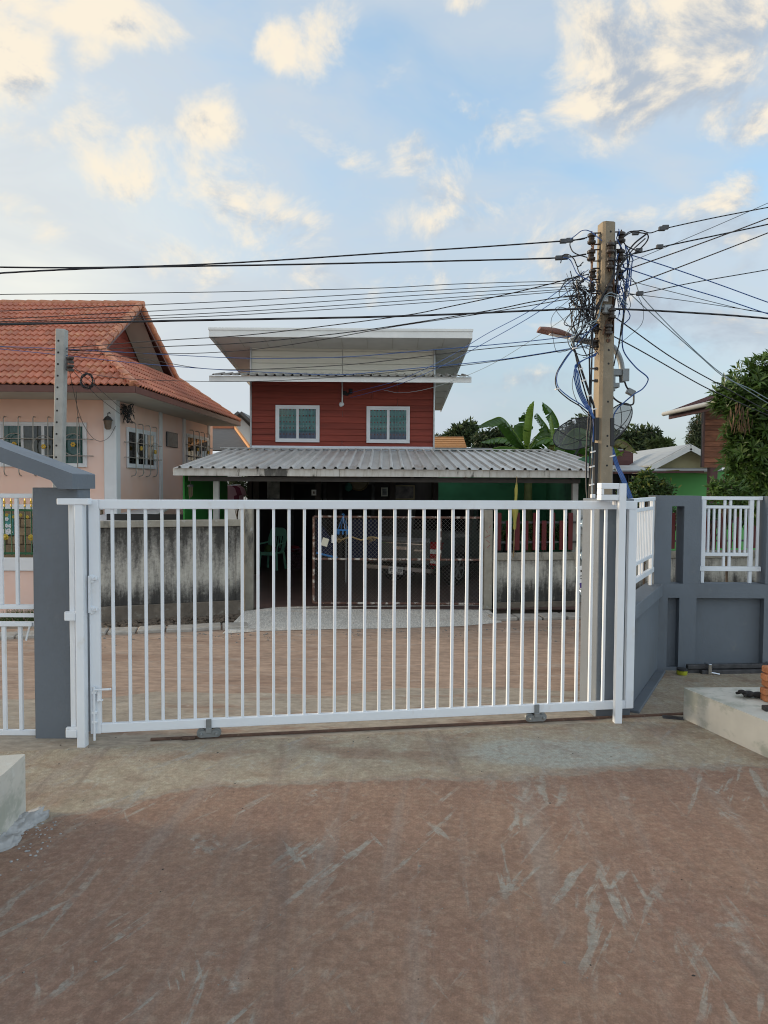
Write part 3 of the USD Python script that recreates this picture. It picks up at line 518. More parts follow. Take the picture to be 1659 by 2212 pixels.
def fascia_material():
    n, l = {}, []
    n['g'] = ('geometry', {}); n['s'] = ('separate_xyz', {}); l.append(('g.position', 's.vector'))
    n['m'] = ('mapping', {'mapping_type': 'point', 'scale': (6, 1, 1.2)}); n['n'] = ('noise_texture', {'scale': 2.0, 'detail': 7, 'roughness': .65}); l += [('g.position', 'm.vector'), ('m.vector', 'n.vector')]
    n['d'] = ('math', {'math_type': 'add', 'value2': 1.95}); n['a'] = ('math', {'math_type': 'absolute'}); n['w'] = ('map_range', {'range_type': 'smoothstep', 'from_min': .42, 'from_max': .05, 'to_min': 0, 'to_max': .22}); l += [('s.x', 'd.value1'), ('d.value', 'a.value1'), ('a.value', 'w.value')]
    n['t'] = ('math', {'math_type': 'add'}); l += [('n.fac', 't.value1'), ('w.result', 't.value2')]
    n['r'] = ('rgb_ramp', {'ramp': [(0, (.62, .61, .58)), (.45, (.60, .585, .55)), (.60, (.50, .475, .43)), (.68, (.10, .095, .085)), (1, (.04, .038, .035))]}); l.append(('t.value', 'r.fac'))
    n['p'] = ('principled_bsdf', {'roughness': .7}); l.append(('r.color', 'p.base_color')); _mats['weathered_fascia'] = usdkit.material(stage, '/World/Looks/weathered_fascia', n, l, surface='p.BSDF')
fascia_material()
mat('zinc_roof', (.52, .505, .485), .45, .14, 2.2, .15, 30, metal=.3, stretch=(1, .35, 1), extra=[((.36, .32, .285), .52, .72, 2.6, (2.5, .3, 1)), ((.62, .615, .61), .58, .74, 3.0, (2.2, .25, 1))])
mat('zinc_flashing', (.62, .65, .70), .32, .08, 3, .1, 12, metal=.6)
mat('green_fabric', (.028, .22, .035), .75, .12, 2, .2, 40)
mat('green_wall', (.035, .17, .075), .8, .2, 1.5, .15, 40, extra=[((.02, .07, .035), .58, .75, 1.3, (1, 1, .6))])
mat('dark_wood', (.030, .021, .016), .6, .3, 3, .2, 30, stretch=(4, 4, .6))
mat('dark_steel_beam', (.075, .07, .066), .6, .2, 6)
mat('silver_pipe', (.50, .51, .52), .35, .1, 5, metal=.6)
mat('grille', (.34, .32, .29), .35, .12, 9, metal=.7)
mat('gold', (.62, .40, .07), .35, .15, 10, metal=.5)
mat('dim_interior', (.03, .032, .035), .8, .3, 2)
mat('dark_shade', (.018, .017, .017), .8, .2, 2)

def glass_material():
    n = {'t': ('transparent_bsdf', {'color': (.82, .88, .88)}), 'g': ('glossy_bsdf', {'color': (.95, .97, 1), 'roughness': .03}), 'f': ('fresnel', {'IOR': 1.5}), 'a': ('math', {'math_type': 'multiply_add', 'value2': 1.0, 'value3': .0}), 'm': ('mix_closure', {})}
    _mats['glass'] = usdkit.material(stage, '/World/Looks/glass', n, [('f.fac', 'a.value1'), ('a.value', 'm.fac'), ('t.BSDF', 'm.closure1'), ('g.BSDF', 'm.closure2')], surface='m.closure')
glass_material()
def curtain_material():
    n, l = {}, []
    n['g'] = ('geometry', {}); n['s'] = ('separate_xyz', {}); l.append(('g.position', 's.vector'))
    n['v'] = ('voronoi_texture', {'scale': 15.0, 'feature': 'f1'}); l.append(('g.position', 'v.vector'))
    n['vr'] = ('map_range', {'range_type': 'smoothstep', 'from_min': .26, 'from_max': .14, 'to_min': 0, 'to_max': .6}); l.append(('v.distance', 'vr.value'))
    n['zr'] = ('rgb_ramp', {'ramp': [(0, (.17, .15, .27)), (.15, (.21, .18, .28)), (.22, (.09, .22, .23)), (.26, (.20, .42, .37)), (.34, (.22, .44, .39)), (.37, (.40, .46, .42)), (.40, (.17, .39, .34)), (.6, (.20, .42, .37)), (1, (.13, .33, .29))]})
    n['zm'] = ('map_range', {'from_min': 3.25, 'from_max': 4.1, 'to_min': 0, 'to_max': 1, 'clamp': True}); l += [('s.z', 'zm.value'), ('zm.result', 'zr.fac')]
    n['c'] = ('mix_color', {'b': (.14, .18, .21)}); l += [('vr.result', 'c.fac'), ('zr.color', 'c.a')]
    n['fm'] = ('mapping', {'mapping_type': 'point', 'scale': (22, 22, .8)}); n['fn'] = ('noise_texture', {'scale': 1.0, 'detail': 2}); n['fr'] = ('rgb_ramp', {'ramp': [(.3, (.55, .55, .58)), (.6, (1.1, 1.1, 1.1))]}); l += [('g.position', 'fm.vector'), ('fm.vector', 'fn.vector'), ('fn.fac', 'fr.fac')]
    n['fx'] = ('mix_color', {'blend_type': 'multiply', 'fac': .8}); l += [('c.result', 'fx.a'), ('fr.color', 'fx.b')]
    n['p'] = ('principled_bsdf', {'roughness': .85}); l.append(('fx.result', 'p.base_color'))
    _mats['curtain'] = usdkit.material(stage, '/World/Looks/curtain', n, l, surface='p.BSDF')
curtain_material()
mat('teal_curtain', (.045, .17, .13), .85, .2, 12)
mat('brown_curtain', (.16, .115, .085), .85, .25, 12)

def window(par, o, ax, w, h, n_sash, frame_m='white_wall', curtains=None, fw=.055, nm='window', proud=.035):
    """A sliding window on a wall: o lower left corner, ax along the wall; frame > sashes, panes, curtains."""
    ax = unit(ax); up = np.array([0, 0, 1.]); out = np.cross(ax, up); o = np.asarray(o, float); out = -out if out[1] > 0 else out
    pt = lambda a, z, d: o + ax * a + up * z + out * d
    fr = MB()
    fr.beam(pt(0, fw / 2, proud / 2), pt(w, fw / 2, proud / 2), proud, fw, b=.004); fr.beam(pt(0, h - fw / 2, proud / 2), pt(w, h - fw / 2, proud / 2), proud, fw, b=.004)
    fr.beam(pt(fw / 2, fw, proud / 2 - .001), pt(fw / 2, h - fw, proud / 2 - .001), proud, fw, up=ax, b=.004) if False else None
    for a in (fw / 2, w - fw / 2): fr.obox(pt(a, h / 2, proud / 2), (ax, out, up), (fw / 2, proud / 2, h / 2 - fw), .003)
    f = part(par, nm, fr, frame_m)
    iw = (w - 2 * fw) / n_sash; sw = fw * .55
    for i in range(n_sash):
        a0, a1 = fw + i * iw, fw + (i + 1) * iw; d = proud * (.62 if i % 2 else .45); sb = MB()
        for a in (a0 + sw / 2, a1 - sw / 2): sb.obox(pt(a, h / 2, d), (ax, out, up), (sw / 2, .008, h / 2 - fw), .002)
        for z in (fw + sw / 2, h - fw - sw / 2): sb.obox(pt((a0 + a1) / 2, z, d), (ax, out, up), (iw / 2 - sw, .008, sw / 2), .002)
        part(f, 'sash', sb, frame_m)
        g = MB(); g.obox(pt((a0 + a1) / 2, h / 2, d), (ax, out, up), (iw / 2 - sw, .002, h / 2 - fw - sw)); part(f, 'pane', g, 'glass')
        cm = (curtains or ['dim_interior'])[i % len(curtains or [1])]
        cb = MB(); m = 40; v, fc = [], []
        for k in range(m + 1):
            a = a0 + (a1 - a0) * k / m; dd = .003 + .011 * (math.sin(k * .95 + .6 * math.sin(k * .37)) * .5 + .5)
            v += [pt(a, fw, dd), pt(a, h - fw, dd)]
        for k in range(m): fc += [(2 * k, 2 * k + 2, 2 * k + 3), (2 * k, 2 * k + 3, 2 * k + 1)]
        cb.add(v, fc); part(f, 'curtain', cb, cm, smooth=True)
    return f

# ================================================================== the street's far side
# ramp (apron) up to the neighbour's carport, with a broomed finish
mb = MB(); pts = []
la = [G(480, 1370), G(560, 1364), G(700, 1360), G(850, 1358), G(1000, 1353), G(1085, 1345)]; lb = [G(528, 1327), G(600, 1318), G(720, 1316), G(850, 1315), G(960, 1314), G(1045, 1314)]
rows = 5; v = []
for k in range(rows + 1):
    for a_, b_ in zip(la, lb):
        p = a_ + (b_ - a_) * k / rows; v.append((p[0], p[1], .006 + .05 * (k / rows)))
mb.add(v, [t for k in range(rows) for i in range(5) for t in ((k * 6 + i, k * 6 + i + 1, k * 6 + i + 7), (k * 6 + i, k * 6 + i + 7, k * 6 + i + 6))]); structure('ramp', mb, 'apron_concrete', True)
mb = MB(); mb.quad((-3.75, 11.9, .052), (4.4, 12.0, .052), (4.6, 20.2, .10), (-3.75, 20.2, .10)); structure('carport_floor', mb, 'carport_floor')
# drain slabs along the road edge
p0, p1 = G(225, 1372), G(505, 1360); dd = unit(p1 - p0); Lk = np.linalg.norm(p1 - p0)
for i in range(-5, 5):
    a_, b_ = p0 + dd * (i * .405 + .01), p0 + dd * (i * .405 + .39)
    mb = MB(); mb.beam(a_ + (0, .16, .02), b_ + (0, .16 + rng.uniform(-.01, .01), .02 + rng.uniform(-.01, .01)), .34, .06, b=.012)
    single('kerb_slab', mb, 'kerb_concrete', 'worn concrete slab of the row along the foot of the stained wall', 'kerb slab', 'kerb slabs at the foot of the stained wall')
p0 = G(1060, 1345); dd = unit(np.array([1, .16, 0]))
for i in range(9):
    a_, b_ = p0 + dd * (i * .42 + .05), p0 + dd * (i * .42 + .44)
    mb = MB(); mb.beam(a_ + (0, .28, .02), b_ + (0, .28, .02 + rng.uniform(-.008, .008)), .38, .06, b=.012)
    single('kerb_slab', mb, 'kerb_concrete', 'worn concrete slab of the row in front of the red pickets', 'kerb slab', 'kerb slabs in front of the red pickets')
# stained wall on the left, low wall on the right, posts of the driveway
wl = T('concrete_wall', 'black stained concrete wall seen through the left half of the gate', 'wall', (-3.4, 11.4, 0))
wa, wb = np.array([-4.75, 10.90, 0]), np.array([-2.40, 11.72, 0]); wd = unit(wb - wa); wn = np.array([wd[1], -wd[0], 0])
def wbeam(par, name, z0, z1, thick, off, m, a=wa, b=wb, bb=.008): mb = MB(); o = wn * off; mb.beam(a + o + (0, 0, (z0 + z1) / 2), b + o + (0, 0, (z0 + z1) / 2), thick, z1 - z0, b=bb); return part(par, name, mb, m)
wbeam(wl, 'panel', .24, 1.492, .10, 0, 'stained_wall'); wbeam(wl, 'coping', 1.492, 1.60, .17, .0, 'old_concrete'); wbeam(wl, 'plinth', -.05, .24, .15, .01, 'wall_foot')
mb = MB(); mb.obox(wb + wd * -.06 + wn * .06 + (0, 0, .74), (wd, wn, (0, 0, 1)), (.05, .012, .745), .006); part(wl, 'pilaster', mb, 'stained_wall')
for u, xz, lab in ((536, 0, 'weathered concrete gate post at the end of the stained wall'), (1053, 0, 'weathered concrete gate post with red scrawl beside the red pickets')):
    b0 = G(u, 1322); mb = MB(); hw = .078
    mb.box(b0[0] - hw, b0[0] + hw, b0[1], b0[1] + .16, -.02, 1.775, .015); single('concrete_post', mb, 'old_concrete', lab, 'post')
mat('red_scrawl', (.30, .03, .03), .8)
mb = MB(); b0 = G(1053, 1322)
for k in range(5):
    z = 1.12 + k * .085; mb.beam((b0[0] - .02 + .05 * math.sin(k * 2.1), b0[1] - .002, z), (b0[0] + .035 * math.cos(k * 3), b0[1] - .002, z + .05), .006, .003, up=(0, 1, 0))
single('scrawl', mb, 'red_scrawl', 'small red hand drawn marks on the right concrete gate post', 'graffiti')
wr = T('low_wall', 'low black stained concrete wall carrying dark red pickets', 'wall', (3.0, 12.4, 0))
va, vb = np.array([1.92, 12.15, 0]), np.array([9.0, 13.29, 0]); wn0 = wn; wn = np.array([.16, -1, 0]) / math.hypot(.16, 1)
wbeam(wr, 'panel', .15, .885, .10, 0, 'stained_wall', va, vb); wbeam(wr, 'coping', .885, 1.02, .15, 0, 'old_concrete', va, vb); wbeam(wr, 'plinth', -.05, .15, .14, .01, 'wall_foot', va, vb)
mat('picket_red', (.105, .012, .013), .5, .2, 6)
fence = T('picket_fence', 'dark red picket fence on the low stained wall', 'fence', (3.0, 12.4, 1.02)); vd = unit(vb - va)
for i in range(42):
    x0 = va + vd * (.10 + i * .165) + (0, 0, 0); zt_ = 1.72 if i % 2 == 0 else 1.58
    mb = MB(); mb.obox(x0 + (0, -.03, (1.06 + zt_) / 2), (vd, wn, (0, 0, 1)), (.042 if i % 3 else .036, .012, (zt_ - 1.06) / 2), .004); part(fence, 'picket', mb, 'picket_red')
for z in (1.20, 1.55): mb = MB(); mb.beam(va + (0, 0, z), vb + (0, 0, z), .03, .035); part(fence, 'rail', mb, 'dark_steel')
wn = wn0

# ================================================================== red house and carport
HX0, HX1, HY = -3.125, 1.165, 16.3
ht = .03; hy = lambda x: HY + ht * (x - HX0); hd_ = unit((1, ht, 0)); hn = np.array([ht, -1, 0])
house = T('red_house', 'two storey house with dark red siding, white gable band and a zinc carport roof', 'house', (-1.0, 16.3, 0))
hp = lambda u, v: PL(u, v, (HX0, HY, 0), hn)
def hbox(x0, x1, z0, z1, d0, d1, b=0):           # d: out from the wall face
    mb = MB(); c = np.array([(x0 + x1) / 2, hy((x0 + x1) / 2), (z0 + z1) / 2]) + unit(hn) * (d0 + d1) / 2; mb.obox(c, (hd_, unit(hn), (0, 0, 1)), (abs(x1 - x0) / 2, abs(d1 - d0) / 2, abs(z1 - z0) / 2), b); return mb
mb = MB(); mb.poly([(HX0, 2.8), (HX1, 2.8), (HX1, 5.62), (HX0, 5.62)], (0, 16.66, 0), (1, 0, 0), (0, 0, 1), .1)
wallm = MB(); wallm.obox(((HX0 + HX1) / 2, 19.5, 3.95), np.eye(3), ((HX1 - HX0) / 2, 2.95, 1.05)); part(house, 'core', wallm, 'soffit_grey')
mb = hbox(HX0, HX1, 2.9, 5.52, -.25, -.02); part(house, 'wall', mb, 'soffit_grey')
zr0, zr1 = hp(740, 966)[2], hp(740, 826)[2]; nrow = 11; xm = hp(739, 900)[0]
for k in range(nrow):
    z0 = zr0 + (zr1 - zr0 + .05) * k / nrow; z1 = zr0 + (zr1 - zr0 + .05) * (k + 1) / nrow
    j = xm + rng.choice([-.9, 0, .7, 1.3])
    for a_, b_ in ((HX0, j - .002), (j + .002, HX1)):
        mb = MB(); c = np.array([(a_ + b_) / 2, hy((a_ + b_) / 2), (z0 + z1) / 2]) + unit(hn) * .002; up = unit(np.array([0, .0, 1]) + unit(hn) * -.16)
        mb.obox(c, (hd_, np.cross(up, hd_), up), ((b_ - a_) / 2, .006, (z1 - z0) / 2 + .002), .004); part(house, 'siding_plank', mb, 'red_siding')
zw0, zw1 = hp(740, 808)[2] - .05, hp(740, 748)[2] + .02; nw = 5
for k in range(nw):
    z0 = zw0 + (zw1 - zw0) * k / nw; z1 = zw0 + (zw1 - zw0) * (k + 1) / nw
    for a_, b_ in ((HX0, xm - .006), (xm + .006, HX1)):
        mb = MB(); c = np.array([(a_ + b_) / 2, hy((a_ + b_) / 2), (z0 + z1) / 2]) + unit(hn) * .002; up = unit(np.array([0, .0, 1]) + unit(hn) * -.15)
        mb.obox(c, (hd_, np.cross(up, hd_), up), ((b_ - a_) / 2, .006, (z1 - z0) / 2 - .001), .004); part(house, 'gable_plank', mb, 'white_siding')
for u0, u1, v0, v1 in ((595.5, 690.5, 876, 955), (791.5, 885.5, 878.5, 957)):
    a_, b_ = hp(u0, v1), hp(u1, v0); window(house, a_ + unit(hn) * .01, hd_, b_[0] - a_[0], b_[2] - a_[2], 2, 'white_wall', ['curtain'])
part(house, 'flashing', hbox(HX0 - .02, HX1 + .02, hp(740, 980)[2], hp(740, 964)[2], .012, .03), 'zinc_flashing')
for x in (HX0 + .005, HX1 - .005): mb = MB(); mb.tube([(x, hy(x) - .035, 2.95), (x, hy(x) - .035, 5.5)], .022, 8); part(house, 'corner_pipe', mb, 'silver_pipe', smooth=True)
mb = MB(); q = hp(739.5, 826); mb.tube([q + unit(hn) * .03, hp(739.5, 873) + unit(hn) * .03], .02, 8); cp = part(house, 'conduit', mb, 'silver_pipe', smooth=True)
mb = MB(); 
for k in range(4): mb.ball(hp(739.5 + rng.uniform(-4, 4), 874 + rng.uniform(-2, 2)) + unit(hn) * .02, .045)
part(cp, 'foam_plug', mb, 'white_wall', smooth=True)
mb = MB()
for k in range(5): mb.ball(hp(750 + rng.uniform(-8, 8), 850 + rng.uniform(-8, 8)) + unit(hn) * .02, (.05, .03, .04))
part(house, 'cable_anchor', mb, 'dark_shade')
# shed roof, high towards the street
RX0, RX1, RY0, RY1 = -3.82, 1.885, 15.3, 23.6
rz = lambda y: 5.50 - .088 * (y - RY0)
mb = MB(); mb.slab([(RX0, RY0, rz(RY0)), (RX1, RY0, rz(RY0)), (RX1, RY1, rz(RY1)), (RX0, RY1, rz(RY1))], .05); rf = part(house, 'roof', mb, 'soffit_grey')
for k in range(1, 9):
    y = RY0 + k * .9; mb = MB(); mb.beam((HX1 + .03, y, rz(y) - .056), (RX1 - .05, y, rz(y) - .056), .012, .008); part(rf, 'soffit_batten', mb, 'soffit_cream')
for k in range(1, 10):
    x = RX0 + k * .57; mb = MB(); mb.beam((x, RY0 + .06, rz(RY0) - .058), (x, 16.25, rz(16.25) - .056), .010, .007); part(rf, 'soffit_batten', mb, 'soffit_cream')
mb = MB(); mb.box(RX0 - .02, RX1 + .02, RY0 - .03, RY0 - .001, 5.40, 5.545, .004); part(rf, 'fascia', mb, 'white_fascia')
mb = MB(); mb.box(RX0 - .035, RX1 + .035, RY0 - .045, RY0 + .06, 5.5455, 5.60, .004); part(rf, 'gutter_trim', mb, 'white_fascia')
for x in (RX0 - .012, RX1 + .012): mb = MB(); mb.beam((x, RY0 + .005, rz(RY0) - .03), (x, RY1, rz(RY1) - .03), .022, .15); part(rf, 'side_fascia', mb, 'white_fascia')
mb = MB(); mb.poly([(HX0 - .0, 15.8), (HX0 + 2, 15.8), (HX0 + 2, 16)], (0, 0, 0), (1, 0, 0), (0, 1, 0), .01)

def corrugated(par, name, O, ax, dn, W, L, pitch, hgt, m, nsheet, lap=.02, var=0.):
    """Trapezoid-ribbed roofing: O upper-left corner, ax along the eave, dn down the slope; one part per sheet."""
    ax, dn = unit(ax), unit(dn); nr = np.cross(ax, dn); nr = nr if nr[2] > 0 else -nr; out = []
    per = int(round(W / pitch / nsheet))
    for s_ in range(nsheet):
        prof = []
        for r in range(per):
            b = (s_ * per + r) * pitch; prof += [(b, 0), (b + pitch * .36, 0), (b + pitch * .46, hgt), (b + pitch * .62, hgt), (b + pitch * .72, 0)]
        prof.append(((s_ + 1) * per * pitch + lap * .5, .001 * (s_ % 2))); m_ = len(prof); mb = MB(); ov = rng.uniform(0, var)
        v = [np.asarray(O) + ax * a + nr * (h + .0015 * (s_ % 2)) + dn * t for t in (0, (L + ov) * .5, L + ov) for a, h in prof]
        v2 = [p - nr * .0015 for p in v]
        f = [t for k in (0, 1) for i in range(m_ - 1) for t in ((k * m_ + i, k * m_ + m_ + i, k * m_ + m_ + i + 1), (k * m_ + i, k * m_ + m_ + i + 1, k * m_ + i + 1))]
        mb.add(v, f); part(par, name, mb, m)
# small awning over the upper windows
AW0, AW1 = -3.86, 1.90; ay0, ay1 = 15.38, hy(0)
corrugated(house, 'awning_sheet', (AW0, ay1 - .03, 4.775), (1, .0, 0), (0, ay0 - ay1, -.195), AW1 - AW0, math.hypot(ay1 - ay0, .195) + .03, .192, .035, 'zinc_roof', 5)
mb = MB(); mb.box(AW0 - .01, AW1 + .01, ay0 + .01, ay0 + .035, 4.455, 4.575, .004); part(house, 'awning_fascia', mb, 'white_fascia')
mb = MB(); mb.slab([(AW0, ay0 + .036, 4.50), (AW1, ay0 + .036, 4.50), (AW1, 16.28, 4.62), (AW0, 16.28, 4.62)], .02); part(house, 'awning_soffit', mb, 'soffit_grey')
# carport roof
CX0, CX1, CY0 = -3.66, 3.70, 12.15
ce, cr = 2.475, 2.985; CY1 = 16.05
corrugated(house, 'carport_sheet', (CX0, CY1, cr), (1, 0, 0), (0, CY0 - CY1, ce - cr), CX1 - CX0, math.hypot(CY1 - CY0, cr - ce) + .06, .1936, .038, 'zinc_roof', 10, var=.03)
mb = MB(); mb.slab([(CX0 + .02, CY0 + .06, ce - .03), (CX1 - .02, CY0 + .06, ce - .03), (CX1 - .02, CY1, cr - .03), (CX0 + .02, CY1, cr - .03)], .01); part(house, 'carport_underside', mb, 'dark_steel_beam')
mb = MB(); mb.beam((CX0 - .1, CY1, cr + .035), (CX1 + .1, CY1, cr + .03), .25, .02); part(house, 'ridge_flashing', mb, 'zinc_roof')
xs_ = [CX0 - .03, P(733, 1020, CY0)[0], P(1058, 1020, CY0)[0], CX1 + .03]
for a_, b_ in zip(xs_[:-1], xs_[1:]): mb = MB(); mb.box(a_ + .003, b_ - .003, CY0 - .02, CY0 + .004, 2.338, 2.472, .004); part(house, 'carport_fascia', mb, 'weathered_fascia')
for x in (CX0 - .02, CX1 + .02): mb = MB(); mb.beam((x, CY0 + .01, 2.405), (x, CY1, 2.405 + cr - ce), .02, .13); part(house, 'carport_fascia', mb, 'weathered_fascia')
mb = MB(); mb.box(-3.5, 3.5, 12.40, 12.48, 2.245, 2.33, .006); part(house, 'carport_beam', mb, 'dark_steel_beam')
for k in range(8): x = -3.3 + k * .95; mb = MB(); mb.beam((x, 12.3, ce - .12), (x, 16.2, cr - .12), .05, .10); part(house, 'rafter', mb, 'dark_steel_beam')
for u in (467, 1242): q = P(u, 1100, 12.42); mb = MB(); mb.box(q[0] - .05, q[0] + .05, 12.40, 12.50, .05, 2.244, .006); part(house, 'carport_post', mb, 'old_pole_concrete')
# ground floor under the upper storey
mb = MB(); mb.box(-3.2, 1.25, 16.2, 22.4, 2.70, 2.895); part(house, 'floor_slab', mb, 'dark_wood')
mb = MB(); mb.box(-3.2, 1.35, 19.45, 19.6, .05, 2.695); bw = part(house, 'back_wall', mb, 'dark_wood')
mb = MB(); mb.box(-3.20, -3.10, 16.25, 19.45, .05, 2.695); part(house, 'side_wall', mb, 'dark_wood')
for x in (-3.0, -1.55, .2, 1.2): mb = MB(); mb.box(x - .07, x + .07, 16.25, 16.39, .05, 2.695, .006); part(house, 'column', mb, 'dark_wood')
for x0 in (-2.6, -1.25): 
    mb = MB(); mb.box(x0, x0 + .08, 19.40, 19.448, .06, 2.2); mb.box(x0 + .9, x0 + .98, 19.40, 19.448, .06, 2.2); mb.box(x0, x0 + .98, 19.395, 19.447, 2.2, 2.3); part(bw, 'door_frame', mb, 'dark_steel_beam')
    mb = MB(); mb.box(x0 + .085, x0 + .895, 19.43, 19.448, .06, 2.19); part(bw, 'door', mb, 'dark_shade')
mb = MB(); mb.box(-3.1, 1.3, 16.30, 16.38, 2.40, 2.69); part(house, 'lintel_beam', mb, 'dark_wood')
# green sides of the carport
def vwall(par, name, p, q, z0, z1, m, t=.03): mb = MB(); p, q = np.array([*p, 0.]), np.array([*q, 0.]); mb.beam(p + (0, 0, (z0 + z1) / 2), q + (0, 0, (z0 + z1) / 2), t, z1 - z0); return part(par, name, mb, m)
vwall(house, 'green_screen', (-3.62, 12.55), (-3.62, 16.0), .25, 2.42, 'green_fabric')
vwall(house, 'green_wall', (1.36, 19.3), (4.5, 19.2), .06, 2.95, 'green_wall', .1); vwall(house, 'green_wall', (4.52, 19.2), (3.80, 12.45), .06, 2.75, 'green_wall', .08)

# ================================================================== pink house
cx, cy = -5.41, 14.0; fd, sd = unit((1, .04, 0)), unit((.06, 1, 0)); fn, sn = np.array([.04, -1, 0]), np.array([1, -.06, 0])
pk = T('pink_house', 'pink bungalow with orange clay tile roof and barred windows', 'house', (-7.5, 16.5, 0))
mb = MB(); mb.beam((cx, cy + .08, 1.98), np.array([cx, cy + .08, 1.98]) - fd * 8, .16, 3.84); part(pk, 'front_wall', mb, 'pink_wall')
mb = MB(); mb.beam(np.array([cx - .08, cy + .165, 1.98]), np.array([cx - .08, cy, 1.98]) + sd * 6.4, .16, 3.84); part(pk, 'side_wall', mb, 'pink_wall')
mb = MB(); mb.obox((cx - .10, cy + .095, 1.98), (fd, fn, (0, 0, 1)), (.125, .125, 1.9), .01); part(pk, 'corner_pillar', mb, 'white_wall')
for u in (346, 396.5, 450): 
    q = PL(u, 950, (cx, cy, 0), sn); mb = MB(); mb.obox((q[0] + .015, q[1], 1.98), (sd, sn, (0, 0, 1)), (.075, .02, 1.9), .005); part(pk, 'trim_strip', mb, 'white_wall')
EZ = 3.98
EF, EC, EB = np.array([-13, 12.62, EZ]), np.array([-4.60, 12.88, EZ]), np.array([-4.17, 20.15, EZ])
mb = MB(); mb.slab([EF - (0, 0, .1), EC - (0, 0, .1), EB - (0, 0, .1), (-13, 20.15, EZ - .1)], .02); part(pk, 'soffit', mb, 'soffit_cream')
for a_, b_ in ((EF, EC), (EC, EB)): mb = MB(); mb.beam(a_ - (0, 0, .055), b_ - (0, 0, .055), .03, .125, b=.004); part(pk, 'fascia', mb, 'brown_fascia')
RZ, RYm = 6.40, 16.5
GX = -5.80                                        # outer plane of the gablet
fu = unit((0, RYm - 12.88, RZ - EZ)); SL = math.hypot(RYm - 12.88, RZ - EZ)
gk = 1.48 / SL * SL                               # where the gablet starts on the slope
def front(x, t): return np.array([x, 12.88 + .031 * (x + 4.6) * (1 - t / SL), EZ]) + fu * t
t0 = (4.95 - EZ) / fu[2]
HB0, HB1 = np.array([-5.86, 14.36, 4.95]), np.array([-5.58, 18.72, 4.95])
roofb = MB(); roofb.add([EF, EC, HB0, (GX, RYm, RZ - .03), (-13, RYm, RZ - .03)], [(0, 1, 2), (0, 2, 3), (0, 3, 4)]); roofb.add([HB0, EC, EB, HB1], [(1, 2, 3), (1, 3, 0)])
roofb.add([(-13, RYm, RZ - .03), (GX, RYm, RZ - .03), HB1, EB, (-13, 20.15, EZ)], [(0, 1, 2), (0, 2, 3), (0, 3, 4)])
under = part(pk, 'roof_deck', roofb, 'brown_fascia')
def tile(o, ax, up, w, h, nrm):
    """One interlocking tile with two rolls: 32 triangles."""
    xs_ = np.linspace(0, w, 9); zz = .042 * (.5 - .5 * np.cos(xs_ / w * 4 * PI)) + .012
    lo = [o + ax * x + nrm * (z + .030) for x, z in zip(xs_, zz)]; hi = [o + up * (h * 1.06) + ax * x + nrm * z for x, z in zip(xs_, zz)]; lp = [o + ax * x + nrm * (z + .004) for x, z in zip(xs_, zz)]
    f = []
    for i in range(8): f += [(i, i + 1, 10 + i), (i, 10 + i, 9 + i), (18 + i, 19 + i, i + 1), (18 + i, i + 1, i)]
    return lo + hi + lp, f
tiles = []; TW = .262; nrw = 17; th = SL / nrw; nrm = unit(np.cross((1, 0, 0), fu))
def uv(p):
    d = p - EYE; z = d @ _f; return IW / 2 + FPX * (d @ _r) / z, IH / 2 - FPX * (d @ _u) / z
for r in range(nrw):
    for c_ in range(40):
        x1 = -4.62 - c_ * TW + (0.0); t = r * th; tm = t + th / 2
        xr = EC[0] + (HB0[0] - EC[0]) * min(1, tm / t0) if tm < t0 else GX + .06
        x0 = x1 - TW
        if x0 > xr - .05: continue
        w = min(TW, xr - x0)
        o = front(x0, t); uu, vv = uv(o)
        if uu < -45: continue
        tiles.append((o[1], tile(o, np.array([1, .0, 0]), fu, w, th, nrm)))
sdn = unit(EB - EC); sup = unit((HB0 + HB1) / 2 - (EC + EB) / 2); sup = unit(sup - sdn * (sup @ sdn)); snr = np.cross(sdn, sup); snr = snr if snr[2] > 0 else -snr
Ls, Lu = np.linalg.norm(EB - EC), np.dot(HB0 - EC, sup); nr2 = 6
for r in range(nr2):
    t = r * Lu / nr2; a0 = 1.45 * t / Lu; a1 = Ls - 1.4 * t / Lu; k = a0
    while k < a1 - .06:
        w = min(TW, a1 - k); o = EC + sdn * (k + w) + sup * t; tiles.append((o[1], tile(o, -sdn, sup, w, Lu / nr2, snr))); k += TW
tiles.sort(key=lambda x: x[0])
for y_, (v, f) in tiles[:290]: mb = MB(); mb.add(v, f); part(pk, 'roof_tile', mb, 'roof_tile', smooth=50)
mb = MB()
for y_, (v, f) in tiles[290:]: mb.add(v, f)
if mb.V: part(pk, 'far_roof_tiles', mb, 'roof_tile', smooth=50, kind='stuff')
def caps(a, b, n, r=.085, nm='ridge_tile', up=(0, 0, 1)):
    a, b = np.asarray(a, float), np.asarray(b, float)
    for i in range(n):
        p, q = a + (b - a) * (i / n), a + (b - a) * ((i + 1.12) / n); mb = MB(); mb.tube([p, p + (q - p) * .1, q], [r * 1.12, r * 1.12, r * .92], 8); part(pk, nm, mb, 'ridge_tile', smooth=50)
caps((-9.6, RYm, RZ + .0), (GX + .1, RYm, RZ), 13)
caps(HB0 + (0.02, 0, .02), (GX + .04, RYm, RZ + .0), 9, .08, 'verge_tile'); caps(HB1 + (0.02, 0, .02), (GX + .04, RYm, RZ), 9, .08, 'verge_tile'); caps(EC + (-.03, .03, .03), HB0 + (0, 0, .05), 6, .085, 'hip_tile'); caps(EB + (-.03, -.03, .03), HB1 + (0, 0, .05), 6, .085, 'hip_tile')
